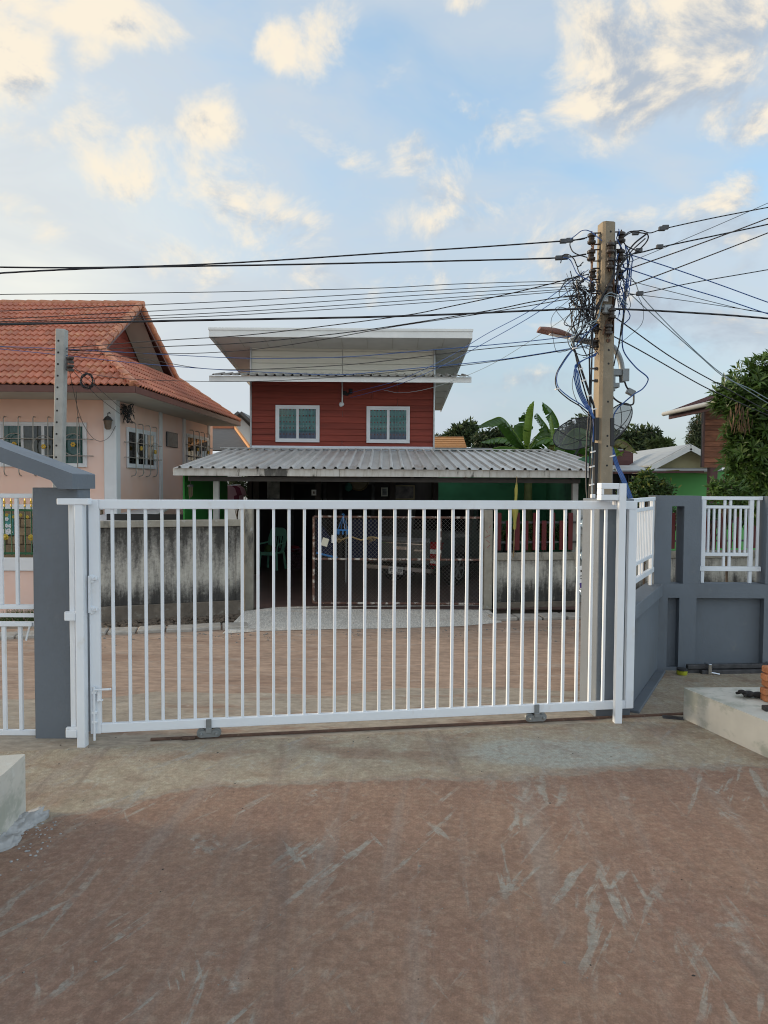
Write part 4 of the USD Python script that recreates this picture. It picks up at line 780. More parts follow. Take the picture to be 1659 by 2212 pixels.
for q in (HB0, HB1): mb = MB(); mb.beam(q + (.02, 0, -.07), np.array([GX + .03, RYm, RZ - .10]), .03, .14); part(pk, 'barge_board', mb, 'brown_fascia')
GW = -6.35; gs = (RZ - 4.95) / (RYm - 14.4)
for k in range(9):
    z0, z1 = 4.62 + k * .18, 4.62 + (k + 1) * .18 - .006; h0, h1 = max(0.02, (RZ - .12 - z0) / gs), max(0.01, (RZ - .12 - z1) / gs)
    mb = MB(); mb.poly([(RYm - h0, z0), (RYm + h0, z0), (RYm + h1, z1), (RYm - h1, z1)], (GW, 0, 0), (0, 1, 0), (0, 0, 1), .02 + .004 * (k % 2)); part(pk, 'gable_plank', mb, 'red_siding')
for q, sgn in ((HB0, -1), (HB1, 1)):
    mb = MB(); mb.slab([(GW + .03, RYm, RZ - .09), (GX - .01, RYm, RZ - .09), (GX - .01, q[1], 4.86), (GW + .03, q[1], 4.86)], .01); part(pk, 'gable_soffit', mb, 'soffit_cream')
# windows and grilles
fp = lambda u, v: PL(u, v, (cx, cy, 0), fn)
a_, b_ = fp(0, 1008), fp(188, 913); wl_ = b_[0] - a_[0]
window(pk, a_ + fn * .005, fd, wl_ , b_[2] - a_[2], 4, 'white_wall', ['teal_curtain', 'brown_curtain', 'brown_curtain', 'teal_curtain'], fw=.05)
spt = lambda u, v: PL(u, v, (cx, cy, 0), sn)
sidew = []
for u0, u1, v0, v1 in ((273, 335, 922, 1010), (402, 449, 936, 1001)):
    p0_, p1_ = spt(u0, v1), spt(u1, v1); zt2 = spt(u0, v0)[2]; L_ = np.linalg.norm((p1_ - p0_)[:2]); sidew.append((p0_, L_, zt2 - p0_[2]))
def swindow(o, L_, h):
    out = unit(sn); up = np.array([0, 0, 1.]); fr = MB(); f = .05
    pt = lambda a, z, d: o + sd * a + up * z + out * d
    for z in (f / 2, h - f / 2): fr.obox(pt(L_ / 2, z, .018), (sd, out, up), (L_ / 2, .018, f / 2), .004)
    for a in (f / 2, L_ - f / 2): fr.obox(pt(a, h / 2, .018), (sd, out, up), (f / 2, .0175, h / 2 - f), .004)
    w_ = part(pk, 'window', fr, 'white_wall')
    for i in range(3):
        a0, a1 = f + (L_ - 2 * f) * i / 3, f + (L_ - 2 * f) * (i + 1) / 3; sb = MB()
        for a in (a0 + .02, a1 - .02): sb.obox(pt(a, h / 2, .014), (sd, out, up), (.02, .01, h / 2 - f), .002)
        [sb.obox(pt((a0 + a1) / 2, z, .014), (sd, out, up), ((a1 - a0) / 2 - .039, .009, .02), .002) for z in (f + .02, h - f - .02)]; part(w_, 'sash', sb, 'white_wall'); g = MB(); g.obox(pt((a0 + a1) / 2, h / 2, .012), (sd, out, up), ((a1 - a0) / 2 - .04, .002, h / 2 - f)); part(w_, 'pane', g, 'glass')
        c_ = MB(); c_.obox(pt((a0 + a1) / 2, h / 2, .004), (sd, out, up), ((a1 - a0) / 2, .002, h / 2 - f)); part(w_, 'curtain', c_, 'brown_curtain' if i == 1 else 'dim_interior')
for s_ in sidew: swindow(*s_)
def grille_on(o, ax, out, L_, h, nv):
    up = np.array([0, 0, 1.]); out = unit(out); pt = lambda a, z, d=.13: o + ax * a + up * z + out * d; r = .011; rods = []
    for i in range(nv): a = L_ * (i + .5) / nv; rods.append([pt(a, h + .10, .02), pt(a, h + .10, .1), pt(a, h + .06), pt(a, -.10), pt(a, -.16, .1), pt(a, -.18, .02)])
    for z in (h * .25, h * .62): rods.append([pt(-.12, z, .01), pt(-.10, z, .12), pt(L_ + .10, z, .12), pt(L_ + .12, z, .01)])
    gm = None
    for k, rd_ in enumerate(rods):
        mb = MB(); mb.tube(rd_, r, 6)
        if gm is None: gm = part(pk, 'window_grille', mb, 'grille', smooth=True)
        else: part(gm, 'rod', mb, 'grille', smooth=True)
    for i in range(max(1, nv // 2)):
        c_ = pt(L_ * (2 * i + 1.2) / nv, h * (.45 if i % 2 else .5)); R = h * .24; mb = MB(); mb.tube([c_ + ax * R * math.cos(t) + up * R * math.sin(t) for t in np.linspace(.3 * PI, 1.7 * PI, 18)], r * .8, 6); part(gm, 'ring', mb, 'grille', smooth=True)
        mb = MB()
        for t in np.linspace(0, 2 * PI, 7)[:-1]: mb.ball(c_ + (ax * math.cos(t) + up * math.sin(t)) * .03, .022)
        part(gm, 'rosette', mb, 'gold', smooth=True)
grille_on(a_, fd, fn, wl_, b_[2] - a_[2], 6)
for o, L_, h in sidew: grille_on(o, sd, sn, L_, h, 4)
# carriage lamp, meter box and vent on the corner
q = fp(239, 913); lp = T('wall_lamp', 'small bronze carriage lamp on the white corner pillar of the pink house', 'lamp', q)
mb = MB(); mb.tube([q + (0, 0, .16), q + (0, -.06, .2), q + (0, -.14, .17), q + (0, -.14, .12)], .01, 6); part(lp, 'arm', mb, 'dark_steel', smooth=True)
mb = MB(); mb.lathe([(0, .13), (.05, .10), (.095, .04), (.10, .03), (.0, .03)], q + (0, -.14, 0), n=10); part(lp, 'cap', mb, 'dark_steel')
mb = MB(); mb.lathe([(.085, .03), (.065, -.12), (.03, -.15), (0, -.15)], q + (0, -.14, 0), n=8); part(lp, 'lantern', mb, 'brown_curtain')
q = spt(370, 950); mb = MB(); mb.obox(q + unit(sn) * .02, (sd, sn, (0, 0, 1)), (.36, .02, .18), .01); single('vent_panel', mb, 'dark_steel', 'small dark square vent on the pink side wall between the windows', 'vent')
q = spt(264, 893); tangle = MB(); r_ = random.Random(3)
for k in range(16):
    c_ = q + unit(sn) * .10; pts = [c_ + np.array([r_.uniform(-.10, .12), r_.uniform(-.14, .14), r_.uniform(-.2, .2)]) for _ in range(5)]
    tangle.tube(pts, .008, 4)
single('cable_tangle', tangle, 'black_plastic', 'dark tangle of cables under the eave beside the white corner pillar', 'cables', kind='stuff')
# stone clad base with relief tile and white band
mat('stone_clad', (.20, .145, .085), .85, .2, 5, .5, 40, rnd=.25); mat('relief_teal', (.05, .22, .20), .5, .3, 9)
bo = np.array([cx - .25, cy - .02, 0]); basep = T('stone_base', 'tan stone clad base of the pink house behind the green fence', 'wall', tuple(bo))
mb = MB(); mb.beam(bo + (0, 0, 1.715), bo - fd * 4 + (0, 0, 1.715), .10, .10, b=.006); part(basep, 'white_band', mb, 'white_wall')
mb = MB(); mb.beam(bo + (0, .01, .83), bo - fd * 4 + (0, .01, .83), .04, 1.66); part(basep, 'backing', mb, 'stone_clad')
for r in range(9):
    x = 0; k = 0
    while x < 3.4:
        w = rng.uniform(.22, .42); z = .10 + r * .172; c_ = bo - fd * (x + w / 2) + (0, -.035 - rng.uniform(0, .012), z + .086); mb = MB(); mb.obox(c_, (fd, fn, (0, 0, 1)), (w / 2 - .006, .02, .08), .012); part(basep, 'stone', mb, 'stone_clad'); x += w
q = fp(22.5, 1133); q = q + fn * .085; rl = MB(); rl.obox(q, (fd, fn, (0, 0, 1)), (.105, .012, .21), .01); rp_ = part(basep, 'relief_tile', rl, 'relief_teal')
for k in range(9):
    c_ = q + fn * .012 + fd * rng.uniform(-.07, .07) + np.array([0, 0, rng.uniform(-.17, .12)]); mb = MB()
    for t in np.linspace(0, 2 * PI, 6)[:-1]: mb.ball(c_ + (fd * math.cos(t) + np.array([0, 0, 1]) * math.sin(t)) * .024, (.019, .012, .019))
    part(rp_, 'flower', mb, 'white_wall', smooth=True)
# green ornamental fence on its pink plinth
mat('fence_green', (.012, .085, .035), .45, .2, 8); mat('yellow_flower', (.42, .30, .03), .5, .2, 10)
gfy = 11.6; g0, g1 = P(-60, 1200, gfy), P(78, 1200, gfy); gf = T('garden_fence', 'green iron fence with yellow spear tips and flowers on a pink plinth', 'fence', (g1[0], gfy, 0))
gz = lambda v: P(35, v, gfy)[2]
mb = MB(); mb.box(-8.6, -4.82, gfy, gfy + .14, -.02, gz(1233)); part(gf, 'plinth', mb, 'pink_wall')
mb = MB(); mb.box(-8.6, -4.80, gfy - .03, gfy + .17, gz(1233), gz(1206), .01); part(gf, 'coping', mb, 'white_wall')
for v0, v1 in ((1196, 1201), (1098, 1103)): mb = MB(); mb.beam((-8.6, gfy + .07, gz(v0)), (-4.8, gfy + .07, gz(v0) - (.05 if v0 < 1150 else 0)), .03, .035); part(gf, 'rail', mb, 'fence_green')
for i, u in enumerate((-20, -5, 10, 25, 40, 54.5, 68)):
    q = P(u, 1150, gfy + .07); mb = MB(); mb.tube([(q[0], q[1], gz(1200)), (q[0], q[1], gz(1094))], .010, 6); part(gf, 'bar', mb, 'fence_green')
    mb = MB(); z = gz(1095); mb.lathe([(.018, 0), (.012, .03), (.006, .05), (.032, .06), (.012, .075), (.018, .09), (0, .15)], (q[0], q[1], z), n=6); part(gf, 'spear_tip', mb, 'gold')
    mb = MB(); c_ = np.array([q[0] + .05, q[1] - .02, gz(1113 + (i % 2) * 4)])
    for t in np.linspace(0, 2 * PI, 6)[:-1]: mb.ball(c_ + np.array([math.cos(t), 0, math.sin(t)]) * .017, (.014, .008, .014))
    part(gf, 'flower', mb, 'yellow_flower', smooth=True)
for u, v in ((12, 1160), (67, 1161)):
    c_ = P(u, v, gfy + .04); mb = MB()
    for t in np.linspace(0, 2 * PI, 9)[:-1]: mb.ball(c_ + np.array([math.cos(t), 0, math.sin(t)]) * .034, (.02, .01, .02))
    mb.ball(c_, (.025, .03, .025)); part(gf, 'rosette', mb, 'yellow_flower', smooth=True)
# dark lean-to between the houses, seen over the stained wall
sh = T('lean_to', 'low dark lean-to roof behind the stained wall beside the pink house', 'shed', (-4.6, 13, 0))
a_, b_ = P(205, 1126, 12.9), P(335, 1098, 15.3); mb = MB(); mb.slab([a_ + (-.2, -.3, 0), a_ + (.9, -.3, -.02), b_ + (.3, 0, 0), b_ + (-.7, 0, 0)], .03); part(sh, 'roof', mb, 'white_wall')
mb = MB(); mb.box(-5.2, -3.7, 13.0, 13.1, 0, 1.62); part(sh, 'wall', mb, 'dark_shade')
# ================================================================== utility pole and its wires
mat('cable_black', (.014, .014, .018), .45, .1, 5)
mat('cable_blue', (.02, .075, .26), .4, .15, 5)
mat('cable_grey', (.20, .26, .30), .4, .1, 5)
mat('cable_brown', (.05, .035, .03), .5, .1, 5)
mat('insulator_brown', (.035, .026, .022), .25, .2, 8)
mat('lamp_rust', (.21, .10, .075), .6, .2, 8, .1, 40)
mat('white_tie', (.7, .7, .7), .5)
def spline(pts, n=8):
    p = np.asarray(pts, float); m = len(p)
    if m < 3: return np.array([p[0] + (p[-1] - p[0]) * t for t in np.linspace(0, 1, n)])
    q = np.vstack([2 * p[0] - p[1], p, 2 * p[-1] - p[-2]]); out = []
    for i in range(m - 1):
        a, b, c, d = q[i:i + 4]
        for t in np.linspace(0, 1, n, endpoint=False): out.append(.5 * ((2 * b) + (c - a) * t + (2 * a - 5 * b + 4 * c - d) * t * t + (3 * b - a - 3 * c + d) * t ** 3))
    return np.array(out + [p[-1]])
PY = 8.6
def line_left(u):                                # the wires run along the road, nearer on the left
    k = (u - IW / 2) / FPX; return 8.18 / (1 - .155 * k)
def cable(name, pts, r, m, label, cat='cable', group=None, sides=6, n=8):
    w = [P(*q) for q in pts]; mb = MB(); mb.tube(spline(w, n), r * .78, sides); return single(name, mb, m, label, cat, group, smooth=True)
pole = T('utility_pole', 'weathered tall concrete utility pole loaded with insulators and cables', 'utility pole', P(1301.5, 1300, PY) * (1, 1, 0))
pt_, pb_ = P(1311, 483, PY), P(1301, 1050, PY); pd = (pt_ - pb_) / (pt_[2] - pb_[2]); base = pb_ - pd * pb_[2]
mb = MB(); pax = unit(np.array([1, .15, 0]))
prof8 = lambda w, d: np.array([(-w, -d * .7), (-w * .62, -d), (w * .62, -d), (w, -d * .7), (w, d), (-w, d)])
zz = np.linspace(0, 1, 14); rings = []
for t in zz:
    c_ = base + (pt_ - base) * t; w, d = .118 - .038 * t, .10 - .02 * t
    for a_, b_ in prof8(w, d): rings.append(c_ + pax * a_ + np.array([-pax[1], pax[0], 0]) * b_)
fcs = []
for k in range(13):
    for j in range(6): a_, b_ = k * 6 + j, k * 6 + (j + 1) % 6; fcs += [(a_, b_, b_ + 6), (a_, b_ + 6, a_ + 6)]
fcs += [(13 * 6 + 0, 13 * 6 + j, 13 * 6 + j + 1) for j in range(1, 5)]
mb.add(rings, fcs); shaft = part(pole, 'shaft', mb, 'pole_concrete')
pf = np.array([pax[1], -pax[0], 0])              # towards the camera
def pole_c(v): z = P(1305, v, PY)[2]; return base + (pt_ - base) * (z / pt_[2]), .118 - .038 * z / pt_[2], .10 - .02 * z / pt_[2]
for v in (505, 527, 739, 759, 788, 869.5, 942.5, 964.5, 1006): 
    c_, w, d = pole_c(v); mb = MB(); mb.lathe([(0, .001), (.013, .001), (.015, -.004)], c_ + pf * (d + .0) + pax * .012, pf, 10); part(shaft, 'hole', mb, 'dark_shade')
def insulator(c, h=.085, r=.045, n=12):
    mb = MB(); mb.lathe([(0, -h), (r * .8, -h), (r, -h * .8), (r, -h * .45), (r * .6, -h * .3), (r * .72, 0), (r * .6, h * .3), (r, h * .45), (r, h * .8), (r * .8, h), (0, h)], c, n=n); p_ = part(pole, 'insulator', mb, 'insulator_brown', smooth=35)
    mb = MB(); mb.tube([c - (0, 0, h * 1.5), c + (0, 0, h * 1.5)], .008, 6); part(p_, 'pin', mb, 'rust_steel'); return p_
ins = [(1278, 516, -.0, 1), (1277, 552, 0, 1), (1280, 592, 0, 1), (1278, 622, 0, 1), (1342, 513, 0, 1), (1340.5, 551, 0, 1), (1340, 593, 0, 1), (1331.5, 625.5, 0, 1), (1318.5, 536, -.16, 0), (1317.5, 569, -.16, 0), (1315.5, 625.5, -.16, 0), (1322, 677, -.16, 0), (1314.7, 712, -.16, 0), (1285.5, 708, 0, 1), (1283.5, 743, 0, 1)]
for u, v, dy, side in ins:
    q = P(u, v, PY + dy); insulator(q, .062 if v < 560 or not side else .05, .052 if v < 560 else .046)
    c_, w, d = pole_c(v)
    for s_ in (-.068, .068):
        mb = MB(); a_ = c_ + (0, 0, q[2] - c_[2] + s_) + (pf * d if dy else pax * (w if u > 1305 else -w) * .9); mb.beam(a_, q + (0, 0, s_), .035, .006); part(pole, 'bracket', mb, 'rust_steel')
for a_, b_, o in (((1281, 530), (1276, 615), .0), ((1331, 625), (1337, 560), .0), ((1326, 560), (1324, 720), -.11), ((1311, 690), (1303, 722), -.11)):
    mb = MB(); mb.beam(P(*a_, PY + o), P(*b_, PY + o), .05, .008, up=pax); part(pole, 'strap_plate', mb, 'rust_steel')
for v in (797, 823): 
    c_, w, d = pole_c(v); mb = MB(); mb.tube([c_ - pax * w, c_ - pax * (w + .085)], .012, 6); mb.tube([c_ - pax * (w + .012), c_ - pax * (w + .03)], .024, 6); part(pole, 'bolt', mb, 'dark_steel')
for u, v0, v1 in ((1289, 902, 951), (1321, 903, 964), (1287, 957, 1080)):
    q0, q1 = P(u, v0, PY - .06), P(u, v1, PY - .06); mb = MB(); mb.beam(q0, q1, .055, .05, up=pf, b=.006); part(pole, 'cable_duct', mb, 'black_plastic')
q = P(1313, 668, PY - .125); mb = MB(); mb.obox(q, (pax, pf, (0, 0, 1)), (.06, .03, .055), .012); mb.lathe([(0, .03), (.022, .03), (.022, .05), (0, .05)], q, pf, 6); part(pole, 'cable_clamp', mb, 'galv')
q = P(1309, 642, PY - .115); mb = MB(); mb.obox(q, (pax, pf, (0, 0, 1)), (.028, .004, .05), .002); part(pole, 'tag_plate', mb, 'white_wall')
c_, w, d = pole_c(739); mb = MB(); mb.lathe([(0, .03), (.02, .03), (.026, .0)], c_ + pf * d, pf, 6); part(pole, 'bolt', mb, 'rust_steel')
# street lamp
lampT = T('street_lamp', 'rusty street lamp head on a curved grey arm bolted to the utility pole', 'street lamp', P(1330, 850, PY + .12))
ly = PY + .16
mb = MB(); mb.tube(spline([P(1344, 826, ly), P(1342, 787, ly), P(1331, 759, ly), P(1317, 747, ly), P(1270, 738, ly), P(1234, 731, ly)], 6), .036, 12); part(lampT, 'arm', mb, 'galv', smooth=True)
mb = MB(); a_, b_ = P(1236, 731, ly), P(1163, 714, ly); dx = unit(b_ - a_); uz = unit(np.cross(np.cross(dx, (0, 0, 1)), dx)); ux = np.cross(dx, uz)
v = []; ks = np.linspace(0, 1, 9); L_ = np.linalg.norm(b_ - a_)
for k in ks:
    wd_ = .05 + .065 * math.sin(min(1, k * 1.6) * PI / 2); hg = (.035 + .025 * math.sin(k * PI)); 
    for j in range(10): an = j * PI / 9; v.append(a_ + dx * k * L_ + ux * wd_ * math.cos(an) + uz * hg * math.sin(an) * 1.25)
f = [t for k in range(8) for j in range(9) for t in ((k * 10 + j, k * 10 + j + 1, k * 10 + 11 + j), (k * 10 + j, k * 10 + 11 + j, k * 10 + 10 + j))] + [(k * 10, (k + 1) * 10, k * 10 + 9) for k in range(8)] + [((k + 1) * 10, (k + 1) * 10 + 9, k * 10 + 9) for k in range(8)] + [(80, 80 + j, 81 + j) for j in range(1, 9)] + [(0, j + 1, j) for j in range(1, 9)]
mb.add(v, f); part(lampT, 'lamp_head', mb, 'lamp_rust', smooth=40)
mb = MB(); mb.beam(P(1187, 722, ly), P(1226, 730, ly), .09, .012); part(lampT, 'lens', mb, 'white_wall')
for (u0, v0, u1, v1) in ((1320, 798, 1356, 812), (1320, 828, 1336, 838)):
    a_, b_ = P(u0, v0, ly - .02), P(u1, v1, ly - .02); mb = MB(); mb.box(a_[0], b_[0], ly - .07, ly + .05, b_[2], a_[2], .005); part(lampT, 'bracket', mb, 'galv')
a_, b_ = P(1318, 798, ly), P(1326, 846, ly); mb = MB(); mb.box(a_[0], b_[0], ly - .06, ly + .04, b_[2], a_[2], .005); part(lampT, 'bracket', mb, 'galv')
a_, b_ = P(1343, 797, ly - .05), P(1357, 824, ly - .05); mb = MB(); mb.box(a_[0], b_[0], ly - .09, ly - .06, b_[2], a_[2], .003); part(lampT, 'bracket', mb, 'galv')
q = P(1362, 847, ly); mb = MB(); mb.obox(q, (unit((1, 0, -.5)), (0, 1, 0), unit((.5, 0, 1))), (.05, .04, .035), .006); part(lampT, 'junction_box', mb, 'galv')
mb = MB(); mb.tube(spline([P(1349, 824, ly), P(1355, 838, ly), P(1367, 848, ly), P(1369, 860, ly), P(1366, 874, ly), P(1345, 872, ly), P(1328, 862, ly), P(1320, 850, ly)], 6), .011, 6); part(lampT, 'lead', mb, 'cable_black', smooth=True)

# spans to the left: (name, points (u, v), radius, material, label)
LL = line_left
def left(pts, dy=0): return [(u, v, LL(u) + dy) for u, v in pts]
cable('power_cable', left([(1268, 513), (1235, 519), (1030, 534), (825, 547), (600, 562), (415, 572), (200, 578), (0, 577), (-200, 572)]), .011, 'cable_black', 'black power cable leaving the topmost left insulator of the utility pole')
cable('power_cable', left([(1266, 549), (1205, 557), (1000, 563), (825, 567), (600, 572), (300, 577), (150, 582), (0, 590), (-200, 604)]), .012, 'cable_black', 'black power cable leaving the second left insulator of the utility pole')
cable('trunk_cable', left([(-200, 706), (0, 701), (200, 697), (415, 692), (640, 688), (825, 684), (1000, 678), (1150, 671), (1309, 667)], -.14) + [(1500, 676, 8.66), (1659, 688, 8.80), (1900, 712, 9.0)], .015, 'cable_black', 'thickest black cable crossing the whole picture through a clamp on the pole')
fan = [[(1262, 606), (1000, 613), (825, 622), (553, 629), (310, 633), (0, 636)], [(1260, 610), (900, 629), (553, 648), (310, 659), (0, 672)], [(1258, 617), (900, 638), (553, 661), (310, 673), (0, 689)], [(1257, 622), (900, 648), (553, 671), (310, 683), (0, 695)], [(1256, 626), (900, 655), (553, 678), (310, 688.5), (0, 698)]]
for k, f_ in enumerate(fan): cable('thin_cable', left(f_ + [(-200, f_[-1][1] + 4)], .02 * k), .0055, 'cable_black', ('topmost', 'second from the top', 'middle one', 'second from the bottom', 'lowest')[k] + ' of five thin black cables fanning left from the pole', 'cable', 'thin cables fanning left from the pole')
sp = lambda u, v: (u, v, 11.3 - (u - 143) / 1100 * 2.75)   # from the small pole across the road to the utility pole
cable('service_cable', [sp(143, 752), sp(333, 736.6), sp(525, 724.5), sp(705, 704), sp(880, 680.5), sp(963, 664), sp(1120, 630), sp(1272, 592)], .0085, 'cable_black', 'black service cable rising from the small pole to a middle insulator of the utility pole')
cable('service_cable', [sp(148, 757), sp(359, 748.5), sp(525, 741), sp(676, 726.5), sp(817, 709), sp(1050, 672), sp(1150, 652), sp(1262, 634)], .0085, 'cable_black', 'black sagging cable from the small pole up to the tangle on the utility pole')
cable('service_cable', [sp(148, 757), sp(359, 764), sp(525, 757), sp(676, 737), sp(850, 706), sp(1050, 676), sp(1262, 640)], .007, 'cable_black', 'black cable just below the sagging one from the small pole to the tangle')
cable('drop_cable', [sp(0, 748), sp(143, 754), sp(359, 766), sp(538, 774), sp(734, 771.5), sp(880, 760.5), sp(1050, 746), sp(1180, 733), sp(1262, 722)], .007, 'cable_blue', 'blue cable running left in front of the white gable band')
cable('drop_cable', [sp(-40, 750), sp(143, 768), sp(250, 780), sp(359, 790), sp(505, 800.5), sp(609, 805.5), sp(734, 809.5), sp(859, 799), sp(1050, 780.5), sp(1160, 765), sp(1276, 745)], .007, 'cable_blue', 'blue cable sagging along the small awning of the red house')
cable('drop_cable', [sp(-40, 746), sp(143, 760), sp(300, 774), sp(430, 795), sp(542, 798), sp(734, 789), sp(859, 776.5), sp(1050, 753.5), sp(1276, 735)], .007, 'cable_black', 'black cable sagging between the two blue ones in front of the white gable band')
cable('drop_cable', [sp(152, 797), sp(240, 815), sp(359, 822), sp(538, 824), sp(705, 816), sp(880, 801), sp(1050, 783), sp(1276, 748)], .006, 'cable_black', 'lowest black cable from the insulators of the small pole to the lamp bracket')
hd2 = lambda u, v: (u, v, 16.2 - (u - 755) / 500 * 7.6)
cable('house_drop', [hd2(755, 849), hd2(859, 822), hd2(960, 776), hd2(1050, 722), hd2(1150, 668), hd2(1262, 586)], .007, 'cable_blue', 'upper of two blue cables dropping from the pole to the conduit on the red siding')
cable('house_drop', [hd2(757, 859), hd2(859, 831), hd2(960, 788), hd2(1050, 739), hd2(1150, 682), hd2(1270, 600)], .007, 'cable_blue', 'lower of two blue cables dropping from the pole to the conduit on the red siding')
cable('house_drop', [hd2(830, 843), hd2(871, 848.5), hd2(942, 835), hd2(1050, 793), hd2(1165, 724), hd2(1265, 655)], .005, 'cable_grey', 'thin grey cable hanging in front of the right end of the red siding')
# spans to the right
RR = lambda u: 8.18 / (1 - .155 * (u - IW / 2) / FPX)
def right(pts): return [(u, v, RR(u)) for u, v in pts]
rt_ = [([(1346, 513), (1362, 503), (1385, 498), (1405, 503), (1437, 493.5), (1540, 471), (1659, 448), (1850, 412)], .009, 'cable_black', 'topmost black cable going right from the pole through a splice'),
       ([(1342, 573), (1365, 564), (1500, 508), (1659, 438.5), (1850, 350)], .005, 'cable_black', 'thin cable crossing the other right hand spans and rising steepest'),
       ([(1345, 552), (1385, 545), (1436, 532), (1540, 510), (1659, 484.5), (1850, 440)], .011, 'cable_black', 'thick black cable with a long splice going right from the pole'),
       ([(1336, 590), (1355, 582), (1500, 531), (1659, 471.5), (1850, 395)], .010, 'cable_brown', 'brownish cable rising right from the pole between two black ones'),
       ([(1318, 634), (1337, 626), (1460, 580), (1659, 503), (1850, 425)], .010, 'cable_brown', 'brownish cable rising right from the middle insulators of the pole'),
       ([(1330, 640), (1388, 633), (1500, 610), (1659, 582.5), (1850, 548)], .008, 'cable_black', 'black cable going right almost level below the rising ones'),
       ([(1322, 540), (1362, 550.5), (1454, 580), (1560, 617), (1659, 653), (1850, 720)], .008, 'cable_blue', 'blue cable falling to the right from the upper front insulator'),
       ([(1322, 571), (1359, 581.5), (1465, 616.5), (1560, 645), (1659, 678), (1850, 738)], .008, 'cable_blue', 'blue cable falling to the right from the lower front insulator'),
       ([(1345, 600), (1370, 609), (1454, 631), (1600, 667), (1659, 677), (1850, 715)], .005, 'cable_black', 'thin black cable falling right between the blue pair and the trunk cable'),
       ([(1345, 630), (1366, 635), (1491, 651), (1659, 676), (1850, 705)], .005, 'cable_black', 'thin black cable falling gently right just above the trunk cable')]
for pts, r, m, lab in rt_: cable('span_cable', right(pts), r, m, lab)
dr = lambda u, v: (u, v, 8.6 + (u - 1310) / 350 * 2.4)
for pts, r, m, lab in [([(1345, 614), (1362, 635), (1417, 686), (1509, 767), (1564, 814), (1620, 840), (1659, 862), (1720, 893)], .008, 'cable_grey', 'left of a pair of cables dropping right into the mango tree'),
                       ([(1355, 590), (1373, 613), (1388, 642), (1454, 712), (1527, 781), (1575, 818), (1659, 871), (1720, 905)], .008, 'cable_grey', 'right of a pair of cables dropping right into the mango tree'),
                       ([(1322, 682), (1345, 697), (1454, 774), (1564, 836), (1659, 888), (1720, 915)], .010, 'cable_black', 'upper of two thick black cables dropping right towards the wooden house'),
                       ([(1270, 700), (1285, 706), (1381, 756), (1509, 829), (1564, 855), (1659, 897), (1720, 920)], .010, 'cable_black', 'lower of two thick black cables dropping right towards the wooden house')]:
    cable('drop_cable', [dr(*q) for q in pts], r, m, lab)
# cables hanging on the pole itself
y0 = PY - .17
def hang(pts, r, m, lab, y=y0, name='pole_cable'): return cable(name, [(u, v, y + .03 * math.sin(i * 1.7)) for i, (u, v) in enumerate(pts)], r, m, lab)
hang([(1330, 520), (1322, 600), (1285, 668), (1256, 715), (1236, 742), (1241, 756), (1271, 844), (1284, 888), (1282, 965), (1277, 1030), (1276, 1100)], .017, 'cable_black', 'thick black cable crossing the pole front and running down its left edge')
hang([(1399, 503), (1362, 536), (1322, 606), (1296, 650), (1285, 690), (1274, 760), (1274, 820), (1272, 891), (1267, 965), (1267, 1060), (1272, 1110)], .013, 'cable_black', 'black cable swinging over the pole front and falling straight down its left')
hang([(1394, 515), (1362, 545), (1330, 590), (1302, 640), (1283, 690), (1262, 735), (1234, 758), (1214, 785), (1201, 811), (1203, 838), (1228, 862), (1256, 880), (1278, 906), (1279, 960), (1275, 1080)], .010, 'cable_black', 'black cable with a wide bulging loop left of the pole')
hang([(1290, 700), (1262, 725), (1236, 757), (1215, 787), (1203, 811), (1206, 836), (1230, 858), (1258, 876), (1280, 900), (1281, 955)], .009, 'cable_blue', 'blue cable following the wide black loop left of the pole', y0 - .02)
for k in range(4): hang([(1290 - k, 762 + 2 * k), (1268 - k * 2, 774 + k), (1249 - 3 * k + (k % 2) * 3, 785 + 2 * k), (1240 + 3 * k, 806), (1246 + 3 * k, 840), (1258 + 3 * k, 868), (1271 + 2 * k, 886), (1281 + k, 904)], .009, 'cable_blue', ('outermost', 'second', 'third', 'innermost')[k] + ' blue strand of the bent bundle close left of the pole', y0 - .01 * k, 'bundle_strand')
hang([(1351, 530), (1356, 580), (1349, 635), (1346, 690), (1344, 727), (1348, 760), (1373, 793), (1397, 813), (1399, 824), (1388, 840), (1369, 852), (1345, 872), (1333, 884), (1325, 904), (1323, 965), (1322, 1070)], .010, 'cable_blue', 'blue cable with a pointed loop right of the pole', PY - .02)
hang([(1362, 545), (1354, 600), (1351, 660), (1343, 700), (1338, 740), (1330, 770), (1326, 790)], .010, 'cable_black', 'black cable hanging along the upper right side of the pole', PY - .03)
hang([(1356, 658), (1340, 643), (1325, 634), (1314, 634), (1302, 648), (1296, 672), (1290, 690), (1260, 702), (1246, 712), (1234, 730), (1238, 748)], .009, 'cable_grey', 'pale grey cable bent over the front of the pole below the tag', y0 - .03)
hang([(1354, 662), (1338, 648), (1322, 639), (1310, 641), (1299, 656), (1293, 680), (1284, 698), (1250, 716), (1238, 736)], .007, 'cable_grey', 'pale grey second strand under the bent pale cable on the pole', y0 - .04)
hang([(1279, 965), (1278, 1010), (1279, 1050), (1278, 1110)], .012, 'cable_grey', 'pale cable with white ties running down the left of the pole to the wall', y0 - .03)
for k in range(3): hang([(1318 + k * 3, 968), (1330 + k * 3, 1005), (1342 + k * 4, 1035), (1360 + k * 4, 1082)], .012, 'cable_blue', ('left', 'middle', 'right')[k] + ' blue strand of the bundle slanting off the lower right of the pole', PY + .1 + .02 * k, 'bundle_strand')
hang([(1263, 600), (1252, 618), (1247, 650), (1252, 676), (1268, 690), (1282, 684)], .006, 'cable_black', 'thin black hoop left of the pole under the cable fan', y0 + .05)
